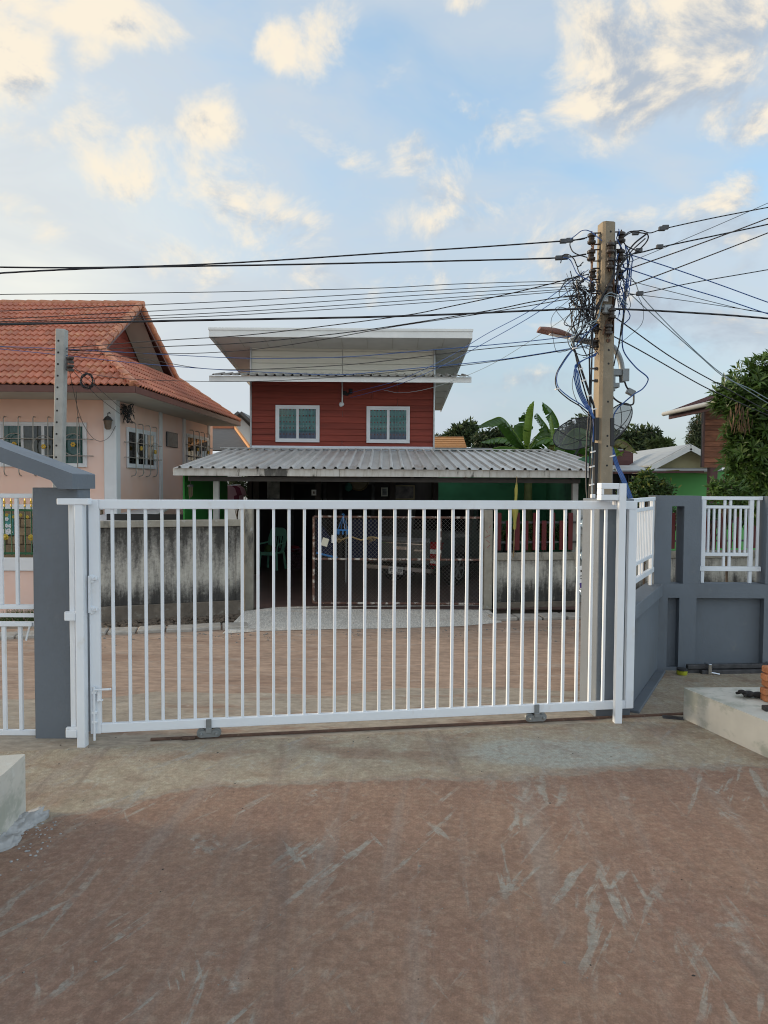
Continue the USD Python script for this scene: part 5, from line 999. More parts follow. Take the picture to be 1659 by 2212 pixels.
hang([(1379, 640), (1390, 668), (1386, 700), (1360, 725), (1335, 745)], .004, 'cable_black', 'thin black wire curving back to the pole on its right', PY)
hang([(1240, 640), (1205, 668), (1191, 690), (1193, 720), (1201, 757), (1215, 760), (1240, 752)], .004, 'cable_black', 'thin black wire hanging in a long loop in front of the lamp head', y0 + .05)
extra = [([(1300, 520), (1275, 500), (1258, 498), (1244, 508), (1232, 517)], .007, 'cable_blue', 'blue jumper arching over the top left insulator'),
 ([(1268, 513), (1234, 522), (1234, 538), (1244, 548), (1268, 556)], .009, 'cable_black', 'black jumper hooked below the top left insulator'),
 ([(1211, 568), (1216, 552), (1228, 550), (1240, 560), (1248, 576), (1260, 566)], .009, 'cable_black', 'black curl at the end of the second left cable'),
 ([(1217, 556), (1232, 562), (1246, 590), (1262, 600), (1280, 610)], .007, 'cable_blue', 'blue jumper falling from the second left cable to the pole'),
 ([(1348, 510), (1362, 500), (1385, 503), (1399, 507), (1398, 520), (1380, 540), (1352, 560), (1335, 590), (1330, 640), (1322, 690)], .010, 'cable_black', 'black jumper looping over the right insulators and down the pole'),
 ([(1345, 515), (1352, 530), (1372, 540), (1385, 545)], .009, 'cable_black', 'short black jumper between the right insulators'),
 ([(1330, 560), (1345, 600), (1350, 640), (1346, 700), (1336, 742)], .008, 'cable_black', 'black cable dropping close along the right of the pole straps'),
 ([(1258, 640), (1250, 700), (1240, 735), (1246, 780), (1262, 840), (1277, 890)], .011, 'cable_black', 'black cable falling from the tangle past the lamp arm'),
 ([(1280, 640), (1281, 700), (1279, 760), (1277, 830), (1276, 900), (1274, 1000), (1273, 1090)], .012, 'cable_black', 'black cable hanging straight beside the left pole edge'),
 ([(1262, 690), (1238, 706), (1236, 716), (1250, 722), (1272, 716)], .008, 'cable_black', 'small black loop above the lamp arm'),
 ([(1240, 700), (1228, 720), (1228, 742), (1241, 760), (1262, 768), (1284, 760)], .007, 'cable_black', 'round black loop hanging at the lamp arm joint'),
 ([(1241, 803), (1236, 830), (1243, 860), (1262, 890), (1279, 902)], .005, 'cable_black', 'thin black wire bowing out left of the blue bundle'),
 ([(1290, 640), (1272, 665), (1258, 700), (1256, 740), (1268, 770)], .009, 'cable_black', 'black cable curving down from the tangle behind the bent pale cables'),
 ([(1352, 620), (1362, 660), (1348, 668), (1336, 650)], .005, 'cable_black', 'small black hook of wire right of the pole tag')]
for pts, r, m, lab in extra: hang(pts, r, m, lab)
tg = MB(); r_ = random.Random(11)
for k in range(52):
    c_ = np.array([r_.gauss(1260, 15), r_.gauss(638, 30)]); pts = []
    for j in range(5): pts.append(P(c_[0] + r_.gauss(0, 13) + j * 2, c_[1] + (j - 1) * r_.uniform(4, 34), PY - .12 + r_.uniform(-.09, .12)))
    tg.tube(spline(pts, 4), r_.choice([.003, .004, .006]), 4)
single('wire_tangle', tg, 'cable_black', 'dense black tangle of thin wires on the left of the pole below the fan', 'wires', kind='stuff')
tg = MB()
for k in range(16):
    c_ = np.array([r_.gauss(1342, 6), r_.gauss(585, 40)]); pts = [P(c_[0] + r_.gauss(0, 8), c_[1] + j * r_.uniform(8, 30), PY - .05 + r_.uniform(-.08, .08)) for j in range(4)]
    tg.tube(spline(pts, 4), r_.choice([.004, .006, .008]), 4)
single('wire_tangle', tg, 'cable_blue', 'loose blue wire ends on the upper right of the pole', 'wires', kind='stuff')
for i_, (u, v, y) in enumerate(((1230, 519, 0), (1217, 521, 0), (1220, 556, 0), (1207, 557, 0), (1430, 494, 0), (1437, 491, 0), (1380, 541, 0), (1425, 533, 0), (1373, 503, 0), (1382, 634, 0))):
    q = P(u, v, LL(u)); mb = MB(); mb.obox(q, (unit((1, .155, .1)), (0, 0, 1), (0, 1, 0)), (.045, .026, .02), .006); single('cable_connector', mb, 'dark_steel', 'dark splice connector ' + ('nearest the pole on the top left cable', 'outer one on the top left cable', 'nearest the pole on the second left cable', 'outer one on the second left cable', 'inner one of two at the end of the topmost right cable', 'outer one of two at the end of the topmost right cable', 'nearest the pole on the thick right cable', 'outer one on the thick right cable', 'beside the top right insulator', 'on the level right cable below the rising ones')[i_], 'connector', 'splice connectors on the power cables')
for i_, (u, v) in enumerate(((1204, 840), (1241, 752), (1234, 730), (1254, 797), (1261, 822), (1274, 855), (1283, 884), (1281, 976), (1279, 1008), (1278, 1047), (1323, 985))):
    q = P(u, v, y0 - .04); mb = MB(); mb.obox(q, (unit((1, 0, .3)), (0, 1, 0), unit((-.3, 0, 1))), (.026, .028, .008), .002); single('cable_tie', mb, 'white_tie', 'white cable tie ' + ('on the outermost bend of the wide left loop', 'where the crossing cables turn down left of the pole', 'at the start of the bend by the lamp arm', 'on the upper part of the black cable left of the pole', 'on the black cable beside the upper blue bundle', 'on the black cable beside the lower blue bundle', 'where the cables meet the left pole edge', 'topmost on the straight pale run', 'middle of the straight pale run', 'lowest on the straight pale run above the wall', 'on the blue cable at the right pole edge')[i_], 'cable tie', 'white cable ties on the pole cables')

# small pole on the far side with its insulator rack and a coil of wire
sp_ = T('small_pole', 'short square concrete pole in front of the tiled roof', 'pole', P(125, 1300, 11.3) * (1, 1, 0))
a_, b_ = P(134, 712, 11.3), P(127, 1060, 11.3); bb_ = b_ + (b_ - a_) * (b_[2] / (a_[2] - b_[2])); mb = MB(); mb.beam(bb_, a_, .15, .14, up=(0, 1, 0), b=.012); ps = part(sp_, 'shaft', mb, 'old_pole_concrete')
for v in range(738, 990, 25): q = P(130.5 - (v - 740) * .02, v, 11.3) + (0, -.0725, 0); mb = MB(); mb.lathe([(0, .001), (.016, .001), (.018, -.003)], q, (0, -1, 0), 8); part(ps, 'hole', mb, 'dark_shade')
for v in (778, 795): q = P(152, v, 11.25); mb = MB(); h, r = .05, .055; mb.lathe([(0, -h), (r, -h), (r, -h * .4), (r * .6, 0), (r, h * .4), (r, h), (0, h)], q, n=10); part(sp_, 'insulator', mb, 'insulator_brown', smooth=35)
mb = MB(); mb.beam(P(144, 772, 11.25), P(144, 800, 11.25), .02, .03, up=(0, 1, 0)); mb.beam(P(144, 774, 11.25), P(156, 774, 11.25), .03, .01); mb.beam(P(144, 799, 11.25), P(156, 799, 11.25), .03, .01); part(sp_, 'rack', mb, 'dark_steel')
co = MB(); r_ = random.Random(5); c_ = P(188, 823, 11.6)
for k in range(7): R = .105 + r_.uniform(-.015, .015); co.tube([c_ + np.array([R * math.cos(t) + r_.uniform(-.006, .006), r_.uniform(-.03, .03), R * 1.12 * math.sin(t)]) for t in np.linspace(0, 2 * PI, 22)], .006, 4)
single('wire_coil', co, 'cable_black', 'black coil of spare wire hanging in front of the tiled eave', 'wire coil')
for k, pts in enumerate([[(155, 788, 11.25), (188, 818, 11.6), (225, 850, 12.4), (262, 882, 13.9)], [(155, 798, 11.25), (190, 836, 11.7), (215, 860, 12.5), (258, 893, 13.9)], [(150, 800, 11.25), (160, 850, 11.6), (175, 905, 12.4), (195, 940, 13.2), (215, 953, 13.6), (235, 945, 13.9), (250, 920, 13.95)], [(165, 845, 11.6), (166, 880, 11.8), (172, 930, 12.0), (173, 990, 12.0)]]):
    cable('feeder_wire', pts, .006, 'cable_black', ('upper straight wire from the small pole to the corner of the pink house', 'lower straight wire from the small pole to the corner of the pink house', 'slack wire drooping across the pink wall to the wall lamp', 'thin wire hanging straight down beside the small pole')[k])

# electricity meters and a card on the road side of the pole
mt = T('electric_meter', 'glass domed electricity meter behind the right gate pillar, uppermost of three', 'electricity meter', P(1262, 1134, 8.3), 'electricity meters behind the right gate pillar')
q = mt.loc; mb = MB(); mb.obox(q + (0, .03, 0), np.eye(3), (.085, .03, .12), .01); part(mt, 'backplate', mb, 'galv')
mb = MB(); mb.lathe([(.075, 0), (.075, .06), (.06, .085), (0, .09)], q + (0, 0, .02), (0, -1, 0), 16); part(mt, 'cover', mb, 'glass', smooth=30)
mb = MB(); mb.lathe([(0, .03), (.06, .03)], q + (0, 0, .02), (0, -1, 0), 14); part(mt, 'dial', mb, 'white_wall')
for v, lab in ((1203, 'glass domed electricity meter behind the right gate pillar, middle of three'), (1281, 'glass domed electricity meter behind the right gate pillar, lowest of three')): copy(mt, 'electric_meter', P(1261, v, 8.3), 0, lab)
mat('purple', (.06, .035, .20), .5)
q = P(1262, 1246, 8.15); sgn = T('sign_card', 'tilted white card with a purple foot hanging beside the meters', 'sign', q); ax = unit((1, 0, .22)); up = unit((-.22, 0, 1))
mb = MB(); mb.obox(q, (ax, (0, 1, 0), up), (.075, .004, .135), .002); part(sgn, 'card', mb, 'white_wall'); mb = MB(); mb.obox(q - up * .09 - (0, .005, 0), (ax, (0, 1, 0), up), (.074, .003, .03)); part(sgn, 'purple_band', mb, 'purple')
mb = MB(); mb.obox(q + up * .075 - (0, .005, 0), (ax, (0, 1, 0), up), (.03, .002, .012)); mb.obox(q + up * .02 - (0, .005, 0), (ax, (0, 1, 0), up), (.05, .002, .004)); mb.obox(q - up * .01 - (0, .005, 0), (ax, (0, 1, 0), up), (.05, .002, .004)); part(sgn, 'print', mb, 'dark_shade')
mb = MB(); mb.beam(P(1262, 1100, 8.4), P(1262, 1330, 8.4), .14, .02, up=(0, 1, 0)); single('meter_board', mb, 'old_pole_concrete', 'narrow backing board carrying the three electricity meters', 'board')

# ================================================================== plants
mat('banana_leaf', (.085, .185, .028), .42, .22, 2.5, .1, 20, trans=.28, rnd=.2)
mat('banana_pale', (.26, .38, .06), .42, .15, 3, trans=.32, rnd=.12)
mat('banana_yellow', (.20, .19, .05), .6, .3, 6, trans=.25, extra=[((.14, .08, .03), .5, .65, 5, (1, 1, 1))])
mat('banana_stem', (.16, .18, .06), .6, .3, 4)
mat('leaf_mango', (.062, .118, .022), .42, .3, 6, trans=.2, rnd=.3)
mat('leaf_young', (.22, .24, .045), .45, .2, 6, trans=.3, rnd=.15)
mat('leaf_dead', (.12, .072, .04), .8, .3, 6, trans=.1)
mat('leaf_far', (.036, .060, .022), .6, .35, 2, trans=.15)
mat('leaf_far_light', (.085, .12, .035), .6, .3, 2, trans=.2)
mat('leaf_shrub', (.048, .095, .020), .5, .3, 5, trans=.2)
mat('bark', (.12, .09, .065), .9, .3, 8, .6, 30)
def banana_leaf(par, pts, width, m='banana_leaf', tears=0, seed=0, fold=.55, name='leaf', twist=0.):
    r_ = random.Random(seed); c = spline(pts, 12); n = len(c); width *= 1.3; t = np.gradient(c, axis=0); mb = MB(); L_, R_ = [], []
    vv = []
    for i in range(n):
        k = i / (n - 1); w = width * (math.sin(min(1, k * 4 + .12) * PI / 2)) * (1 - max(0, (k - .72) / .28) ** 2.2) * .5 + .004
        d = unit(t[i]); sd_ = unit(np.cross(d, (math.sin(twist), -math.cos(twist) if abs(d[2]) > .8 else 0, 1 if abs(d[2]) <= .8 else .2))); upv = np.cross(sd_, d)
        rip = .012 * math.sin(i * 2.3 + seed)
        vv += [c[i] - sd_ * w * math.cos(fold) - upv * (w * math.sin(fold) + rip), c[i], c[i] + sd_ * w * math.cos(fold) - upv * (w * math.sin(fold) - rip)]
    f = []
    for i in range(n - 1):
        a, b = i * 3, i * 3 + 3
        tear = r_.random() < tears
        if not tear: f += [(a, a + 1, b + 1), (a, b + 1, b)]
        else:                                    # a split: the strip hangs a little apart
            k0 = len(vv); s0 = vv[a] - (vv[a + 1] - vv[a]) * .03 - np.array([0, 0, .03]); vv.append(vv[a] * .75 + vv[b] * .25 - np.array([0, 0, .025])); f += [(a, a + 1, k0), (k0, a + 1, b + 1)]
        if r_.random() >= tears: f += [(a + 1, a + 2, b + 2), (a + 1, b + 2, b + 1)]
        else: k0 = len(vv); vv.append(vv[a + 2] * .3 + vv[b + 2] * .7 - np.array([0, 0, .025])); f += [(a + 1, k0, b + 1), (k0, b + 2, b + 1)]
    mb.add(vv, f); lf = part(par, name, mb, m, smooth=True)
    mb = MB(); mb.tube(c[:int(n * .93)], np.linspace(.022, .006, int(n * .93)), 5); part(lf, 'midrib', mb, 'banana_pale', smooth=True); return lf
BY = 18.6
def bl(pts): return [P(u, v, BY + dy) for u, v, dy in pts]
b1 = T('banana_plant', 'tall banana plant with drooping leaves left of the utility pole behind the carport', 'banana plant', P(1142, 1300, BY) * (1, 1, 0))
mb = MB(); c_ = P(1142, 975, BY); mb.tube([c_ * (1, 1, 0), c_ * (1, 1, .5), c_], [.15, .12, .08], 10); part(b1, 'trunk', mb, 'banana_stem', smooth=True)
for i, (pts, w, m, tr, tw) in enumerate([([(1140, 975, 0), (1112, 935, -.1), (1085, 903, -.2), (1060, 907, -.3), (1030, 922, -.5)], .50, 'banana_leaf', .22, 0), ([(1141, 972, 0), (1147, 930, .1), (1151, 895, .15), (1154, 866, .1)], .42, 'banana_pale', .06, 1.2), ([(1142, 972, 0), (1130, 928, .3), (1140, 905, .5), (1132, 890, .6)], .38, 'banana_leaf', .3, .5),
        ([(1140, 978, 0), (1112, 968, -.3), (1075, 966, -.6), (1034, 982, -.8)], .52, 'banana_leaf', .12, 0), ([(1143, 976, 0), (1160, 955, -.2), (1185, 946, -.4), (1210, 958, -.6)], .46, 'banana_leaf', .15, 0), ([(1141, 976, 0), (1118, 955, .4), (1080, 945, .8), (1038, 955, 1.0)], .42, 'banana_leaf', .35, 0), ([(1140, 980, 0), (1122, 985, -.4), (1090, 992, -.7), (1060, 1000, -.8)], .4, 'banana_leaf', .2, 0), ([(1142, 972, 0), (1165, 935, .4), (1190, 928, .7), (1215, 940, 1.)], .42, 'banana_leaf', .4, 0)]): banana_leaf(b1, bl(pts), w, m, tr, i + 1, twist=tw)
b2 = T('banana_plant', 'banana plant with a pale rolled young leaf nearest the left dish', 'banana plant', P(1200, 1300, BY + .3) * (1, 1, 0))
mb = MB(); c_ = P(1201, 985, BY + .3); mb.tube([c_ * (1, 1, 0), c_ * (1, 1, .5), c_], [.14, .11, .07], 10); part(b2, 'trunk', mb, 'banana_stem', smooth=True)
for i, (pts, w, m, tr, tw) in enumerate([([(1200, 990, 0), (1200, 955, -.15), (1196, 925, -.2), (1190, 897, -.2)], .26, 'banana_pale', .02, 1.3), ([(1201, 985, .1), (1208, 925, .2), (1195, 890, .2), (1172, 868, .2)], .44, 'banana_leaf', .1, .9), ([(1201, 985, 0), (1186, 930, .5), (1170, 905, .7), (1160, 892, .8)], .4, 'banana_leaf', .55, .6), ([(1202, 985, 0), (1225, 940, .3), (1250, 925, .4), (1290, 940, .4)], .5, 'banana_leaf', .18, 0), ([(1202, 985, 0), (1240, 945, -.1), (1270, 948, -.3), (1300, 975, -.4)], .5, 'banana_leaf', .12, 0), ([(1202, 990, 0), (1225, 965, -.4), (1232, 975, -.6), (1238, 1000, -.7)], .42, 'banana_leaf', .2, 0), ([(1200, 990, 0), (1185, 975, -.3), (1170, 980, -.5), (1158, 1000, -.6)], .4, 'banana_leaf', .2, 0), ([(1200, 985, -.2), (1199, 960, -.5), (1196, 985, -.7), (1197, 1010, -.75)], .22, 'banana_yellow', .4, .4)]): banana_leaf(b2, bl(pts), w, m, tr, i + 20, twist=tw)
b3 = T('banana_plant', 'banana plant behind the pole with a torn yellowing leaf to the right', 'banana plant', P(1280, 1300, BY - .6) * (1, 1, 0))
mb = MB(); c_ = P(1282, 985, BY - .6); mb.tube([c_ * (1, 1, 0), c_ * (1, 1, .5), c_], [.14, .11, .07], 10); part(b3, 'trunk', mb, 'banana_stem', smooth=True)
for i, (pts, w, m, tr) in enumerate([([(1285, 985, -.6), (1320, 955, -.8), (1348, 952, -1), (1378, 980, -1.2)], .44, 'banana_yellow', .3), ([(1283, 985, -.6), (1250, 955, -.8), (1225, 965, -1), (1210, 995, -1.1)], .42, 'banana_leaf', .2), ([(1283, 985, -.6), (1275, 955, -.3), (1262, 940, .1), (1235, 950, .2)], .42, 'banana_leaf', .3), ([(1283, 988, -.6), (1265, 985, -1), (1245, 993, -1.2), (1228, 1010, -1.3)], .4, 'banana_leaf', .2), ([(1284, 985, -.6), (1310, 965, -.9), (1330, 968, -1.1), (1345, 985, -1.2)], .34, 'banana_pale', .1)]): banana_leaf(b3, bl(pts), w, m, tr, i + 40)

def leaf_quads(mb, centres, size, r_, droop=.3, aspect=.32, fold=.25):
    """Small pointed leaves, four triangles each, at the given points."""
    for c in centres:
        d = unit(r_.normal(size=3) + (0, 0, -droop)); s = unit(np.cross(d, r_.normal(size=3))); u_ = np.cross(s, d); L_ = size * r_.uniform(.7, 1.3); w = L_ * aspect
        m_ = c + d * L_ * .45
        mb.add([c, m_ + s * w * .5 + u_ * w * fold, c + d * L_, m_ - s * w * .5 + u_ * w * fold, m_ - u_ * w * .1], [(0, 1, 4), (1, 2, 4), (0, 4, 3), (4, 2, 3)])
def blob_points(cs, n, r_, shell=.55):
    out = []
    vol = np.array([a[1][0] * a[1][1] * a[1][2] for a in cs]) ** .7; vol /= vol.sum()
    for (c, rad), k in zip(cs, r_.multinomial(n, vol)):
        d = r_.normal(size=(k, 3)); d /= np.linalg.norm(d, axis=1, keepdims=True); q = r_.uniform(shell, 1.0, size=(k, 1)) ** .8
        out.append(np.asarray(c) + d * q * np.asarray(rad) * (1 + .25 * (meshkit.noise(d * 3 + np.asarray(c), 3)[:, None] - .5) * 2))
    return np.vstack(out)
def tree(name, label, cat, blobs, base, n, size, m, trunk_r, seed, droop=.3, aspect=.35, group=None, shell=.35, limbs=7, m2=None):
    r_ = np.random.default_rng(seed); t = T(name, label, cat, base, group); base = np.asarray(base, float)
    cs = [(np.asarray(c), np.asarray(r)) for c, r in blobs]; mid_ = np.mean([c for c, _ in cs], 0)
    mb = MB(); k = base + (mid_ - base) * .45; mb.tube(spline([base, base + (k - base) * .6 + r_.normal(size=3) * .05, mid_ * (1, 1, 1) - (0, 0, .1)], 6), np.linspace(trunk_r, trunk_r * .45, 13), 8)
    part(t, 'trunk', mb, 'bark', smooth=True)
    for i in range(limbs):
        c, rad = cs[i % len(cs)]; d = r_.normal(size=3); d[2] = abs(d[2]) * .6; e = c + unit(d) * rad * .8; mb = MB(); mb.tube(spline([base + (mid_ - base) * r_.uniform(.45, .8), (mid_ + e) / 2 + r_.normal(size=3) * .05, e], 4), np.linspace(trunk_r * .4, trunk_r * .08, 9), 5); part(t, 'limb', mb, 'bark', smooth=True)
    p_ = blob_points(cs, n, r_, shell); mb = MB(); leaf_quads(mb, p_, size, r_, droop, aspect); part(t, 'crown', mb, m, kind='stuff')
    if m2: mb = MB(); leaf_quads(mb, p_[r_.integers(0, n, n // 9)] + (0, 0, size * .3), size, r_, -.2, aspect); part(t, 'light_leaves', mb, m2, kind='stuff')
    return t
far = lambda u, v, Y: P(u, v, Y)
def fb(u, v, Y, a, b): s = Y / FPX; return (P(u, v, Y), (a * s, max(a, b) * s * .8, b * s))
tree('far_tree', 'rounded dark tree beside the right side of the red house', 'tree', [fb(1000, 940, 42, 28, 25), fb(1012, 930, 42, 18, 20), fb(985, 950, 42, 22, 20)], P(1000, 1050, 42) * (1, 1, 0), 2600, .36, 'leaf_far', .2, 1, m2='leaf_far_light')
tree('far_tree', 'low dark hedge like tree over the orange roof', 'tree', [fb(952, 955, 48, 16, 14), fb(968, 950, 48, 16, 16), fb(935, 955, 48, 14, 14)], P(952, 1050, 48) * (1, 1, 0), 1200, .36, 'leaf_far', .2, 2)
tree('far_tree', 'ragged dark tree behind the left banana leaves', 'tree', [fb(1045, 955, 36, 26, 24), fb(1075, 945, 36, 24, 24), fb(1100, 950, 36, 22, 26)], P(1070, 1050, 36) * (1, 1, 0), 2200, .30, 'leaf_far', .2, 3)
tree('far_tree', 'dark round tree behind the left satellite dish', 'tree', [fb(1255, 925, 34, 30, 26), fb(1285, 935, 34, 26, 30), fb(1230, 945, 34, 24, 24)], P(1260, 1050, 34) * (1, 1, 0), 2400, .28, 'leaf_far', .2, 4)
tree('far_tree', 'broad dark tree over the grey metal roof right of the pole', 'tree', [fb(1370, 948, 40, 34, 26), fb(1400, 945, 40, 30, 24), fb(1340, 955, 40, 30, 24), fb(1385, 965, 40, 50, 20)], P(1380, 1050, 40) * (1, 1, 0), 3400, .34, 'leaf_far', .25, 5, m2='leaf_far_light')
tree('far_tree', 'lighter green bushy tree at the right of the broad dark one', 'tree', [fb(1415, 960, 34, 16, 12), fb(1438, 960, 34, 16, 10)], P(1425, 1050, 34) * (1, 1, 0), 900, .28, 'leaf_far_light', .15, 6)
tree('feathery_tree', 'feathery grey green tree left of the wooden house', 'tree', [fb(1508, 920, 30, 18, 22), fb(1502, 948, 30, 20, 24), fb(1515, 895, 30, 10, 12), fb(1512, 965, 30, 18, 16)], P(1515, 1050, 30) * (1, 1, 0), 2600, .16, 'leaf_far', .12, 7, droop=.6, aspect=.25, shell=.2)
# mango tree over the right wall: whorls of long leaves
def whorl(c, d, L_, n, r_, mb):
    d = unit(d); a = unit(np.cross(d, r_.normal(size=3))); b = np.cross(d, a)
    for k in range(n):
        an = 2 * PI * k / n + r_.uniform(-.3, .3); e = unit(d * r_.uniform(.25, 1.0) + a * math.cos(an) + b * math.sin(an)); s = unit(np.cross(e, d)); l_ = L_ * r_.uniform(.75, 1.2); w = l_ * .115
        p1 = c + e * l_ * .5 + d * .01; p2 = c + e * l_ * .98 - np.array([0, 0, l_ * r_.uniform(.0, .22)])
        mb.add([c, p1 + s * w, p2, p1 - s * w, p1 - d * w * .5], [(0, 1, 4), (1, 2, 4), (0, 4, 3), (4, 2, 3)])
MY = 11.6
mg = T('mango_tree', 'dense mango tree with long drooping leaves behind the right wall', 'tree', P(1690, 1300, MY) * (1, 1, 0))
rm = np.random.default_rng(21); mblobs = [fb(1650, 850, MY, 80, 72), fb(1600, 865, MY, 52, 44), fb(1690, 830, MY, 75, 68), fb(1665, 950, MY, 88, 85), fb(1628, 1000, MY, 58, 70), fb(1690, 1000, MY, 100, 90), fb(1612, 930, MY, 42, 48), fb(1660, 1060, MY, 90, 60)]
mb = MB(); b0 = mg.loc; mb.tube(spline([b0, b0 + (.05, 0, 1.2), P(1675, 960, MY), P(1660, 880, MY)], 6), np.linspace(.11, .04, 19), 8); part(mg, 'trunk', mb, 'bark', smooth=True)
for i in range(9): c, rad = mblobs[i % 8]; mb = MB(); mb.tube(spline([P(1675, 1000 - 10 * i, MY), (P(1675, 950, MY) + c) / 2, c + np.array([rm.uniform(-.2, .2), -.1, rad[2] * .5])], 4), np.linspace(.035, .008, 9), 5); part(mg, 'limb', mb, 'bark', smooth=True)
pts = blob_points(mblobs, 2100, rm, .45); cen = np.mean([c for c, _ in mblobs], 0); order = np.argsort(pts[:, 1] - .2 * np.abs(pts[:, 0] - 5.6)); 
inner = MB()
for i, k in enumerate(order):
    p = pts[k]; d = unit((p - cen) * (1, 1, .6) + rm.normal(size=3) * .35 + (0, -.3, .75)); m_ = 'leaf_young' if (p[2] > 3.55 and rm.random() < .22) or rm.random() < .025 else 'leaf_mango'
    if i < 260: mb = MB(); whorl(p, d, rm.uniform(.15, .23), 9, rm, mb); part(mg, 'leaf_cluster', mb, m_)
    else: whorl(p, d, rm.uniform(.15, .23), 8, rm, inner)
part(mg, 'inner_leaves', inner, 'leaf_mango', kind='stuff')
mb = MB(); c_ = P(1600, 895, MY - .62)
for k in range(60): d = np.array([rm.uniform(-.3, .3), rm.uniform(-.2, .1), -1]); o = c_ + rm.normal(size=3) * (.09, .04, .10); s = unit((rm.normal(), rm.normal(), 0)); L_ = rm.uniform(.12, .22); mb.add([o, o + d * L_ * .5 + s * .012, o + d * L_, o + d * L_ * .5 - s * .012], [(0, 1, 2), (0, 2, 3)])
part(mg, 'dead_leaves', mb, 'leaf_dead', kind='stuff')
def shrub(label, blobs, n, size, m, seed, base, m2=None, aspect=.42): return tree('shrub', label, 'shrub', blobs, base, n, size, m, .03, seed, droop=.1, aspect=aspect, shell=.2, limbs=6, m2=m2)
shrub('dense green shrub rising behind the wall left of the slotted block', [fb(1400, 1055, 10.6, 38, 30), fb(1375, 1065, 10.6, 28, 26), fb(1425, 1058, 10.6, 32, 24), fb(1395, 1030, 10.6, 18, 16), fb(1350, 1075, 10.4, 22, 20)], 2400, .075, 'leaf_shrub', 31, P(1400, 1250, 10.6) * (1, 1, 0), 'leaf_young')
shrub('green shrub in front of the green wall beside the mango tree', [fb(1560, 1062, 10.9, 26, 30), fb(1545, 1050, 10.9, 16, 14), fb(1590, 1065, 10.9, 30, 26)], 900, .12, 'leaf_mango', 32, P(1570, 1250, 10.9) * (1, 1, 0), aspect=.25)
shrub('dark bush in the gap beyond the green screen of the carport', [fb(520, 1055, 21, 30, 24), fb(500, 1065, 21, 24, 22)], 800, .14, 'leaf_far', 33, P(515, 1200, 21) * (1, 1, 0))
# satellite dishes behind the carport
mesh_n = {'t': ('transparent_bsdf', {'color': (1, 1, 1)}), 'd': ('principled_bsdf', {'base_color': (.03, .03, .032), 'roughness': .5}), 'm': ('mix_closure', {'fac': .62})}
_mats['dish_mesh'] = usdkit.material(stage, '/World/Looks/dish_mesh', mesh_n, [('t.BSDF', 'm.closure1'), ('d.BSDF', 'm.closure2')], surface='m.closure')
def dish(label, c, axis, R, depth):
    axis = unit(axis); a = unit(np.cross(axis, (0, 0, 1))); b = np.cross(a, axis); t = T('satellite_dish', label, 'satellite dish', np.array([c[0], c[1] + .2, 0]))
    mb = MB(); mb.lathe([(R * k, depth * k * k - depth) for k in np.linspace(.02, 1, 10)], c, axis, 32); part(t, 'mesh_bowl', mb, 'dish_mesh', smooth=True)
    rim = lambda t_: c + (a * math.cos(t_) + b * math.sin(t_)) * R
    mb = MB(); mb.tube([rim(t_) for t_ in np.linspace(0, 2 * PI, 40)], .014, 6); part(t, 'rim', mb, 'black_plastic', smooth=True)
    for k in range(6): t_ = k * PI / 3 + .3; mb = MB(); mb.tube([c + (a * math.cos(t_) + b * math.sin(t_)) * R * q - axis * (depth - depth * q * q) for q in np.linspace(.02, 1, 8)], .010, 5); part(t, 'rib', mb, 'black_plastic', smooth=True)
    f_ = c + axis * R * .62
    for k in range(3): mb = MB(); mb.tube([rim(k * 2.1 + .4), f_], .008, 5); part(t, 'feed_leg', mb, 'black_plastic')
    mb = MB(); mb.lathe([(0, -.05), (.04, -.05), (.04, .05), (0, .05)], f_, axis, 10); part(t, 'feed', mb, 'white_wall')
    mb = MB(); mb.tube([c - axis * depth, c - axis * (depth + .15), np.array([c[0], c[1] + .2, c[2] - .5]), np.array([c[0], c[1] + .2, 0])], .03, 8); part(t, 'mast', mb, 'dark_steel')
dish('black mesh satellite dish left of the utility pole in front of the banana leaves', P(1248, 936, 17.0), (-.35, -.50, .62), .60, .22)
dish('black mesh satellite dish right of the utility pole against the sky', P(1328, 914, 17.4), (-.80, -.30, .42), .56, .20)

# ================================================================== houses in the background
mat('grey_metal', (.36, .38, .39), .5, .08, 2, metal=.2, stretch=(6, .6, 1)); mat('cream_wall', (.42, .37, .21), .8, .08, 2); mat('green_house', (.13, .42, .12), .8, .06, 2); mat('maroon_metal', (.10, .04, .038), .55, .2, 3)
mat('old_timber', (.26, .10, .05), .75, .35, 3, .3, 20, stretch=(1.5, 1, 8), rnd=.25); mat('orange_roof', (.50, .235, .08), .6, .1, 3)
gh = T('grey_roof_house', 'low house with a grey metal gable roof and cream gable beyond the right wall', 'house', (9.7, 24, 0))
ap, el_, er = P(1491.5, 962.5, 22), P(1405, 1008, 22), P(1560, 1000, 22); bk = 5.0
dv = np.array([.0, bk, 0.0])
ll = P(1337, 1014, 24.8)
mb = MB(); mb.slab([el_, ap, ap + dv, el_ + dv + (-.1, 0, 0)][::-1], .05); mb.slab([ap, er, er + dv, ap + dv][::-1], .05); part(gh, 'roof', mb, 'grey_metal')
for k in range(14): o = dv * (k + .5) / 14; mb = MB(); mb.beam(el_ + o + (0, 0, .02), ap + o + (0, 0, .02), .05, .03); part(gh, 'roof_rib', mb, 'grey_metal')
for a_, b_ in ((el_, ap), (ap, er)): mb = MB(); mb.beam(a_ - (0, .03, .06), b_ - (0, .03, .06), .04, .17); part(gh, 'fascia', mb, 'white_fascia')
mb = MB(); mb.poly([(el_[0] + .1, el_[2] - .12), (er[0], er[2] - .35), (er[0], er[2] - .08), (ap[0], ap[2] - .1)], (0, 22.3, 0), (1, 0, 0), (0, 0, 1), .05); part(gh, 'gable', mb, 'cream_wall')
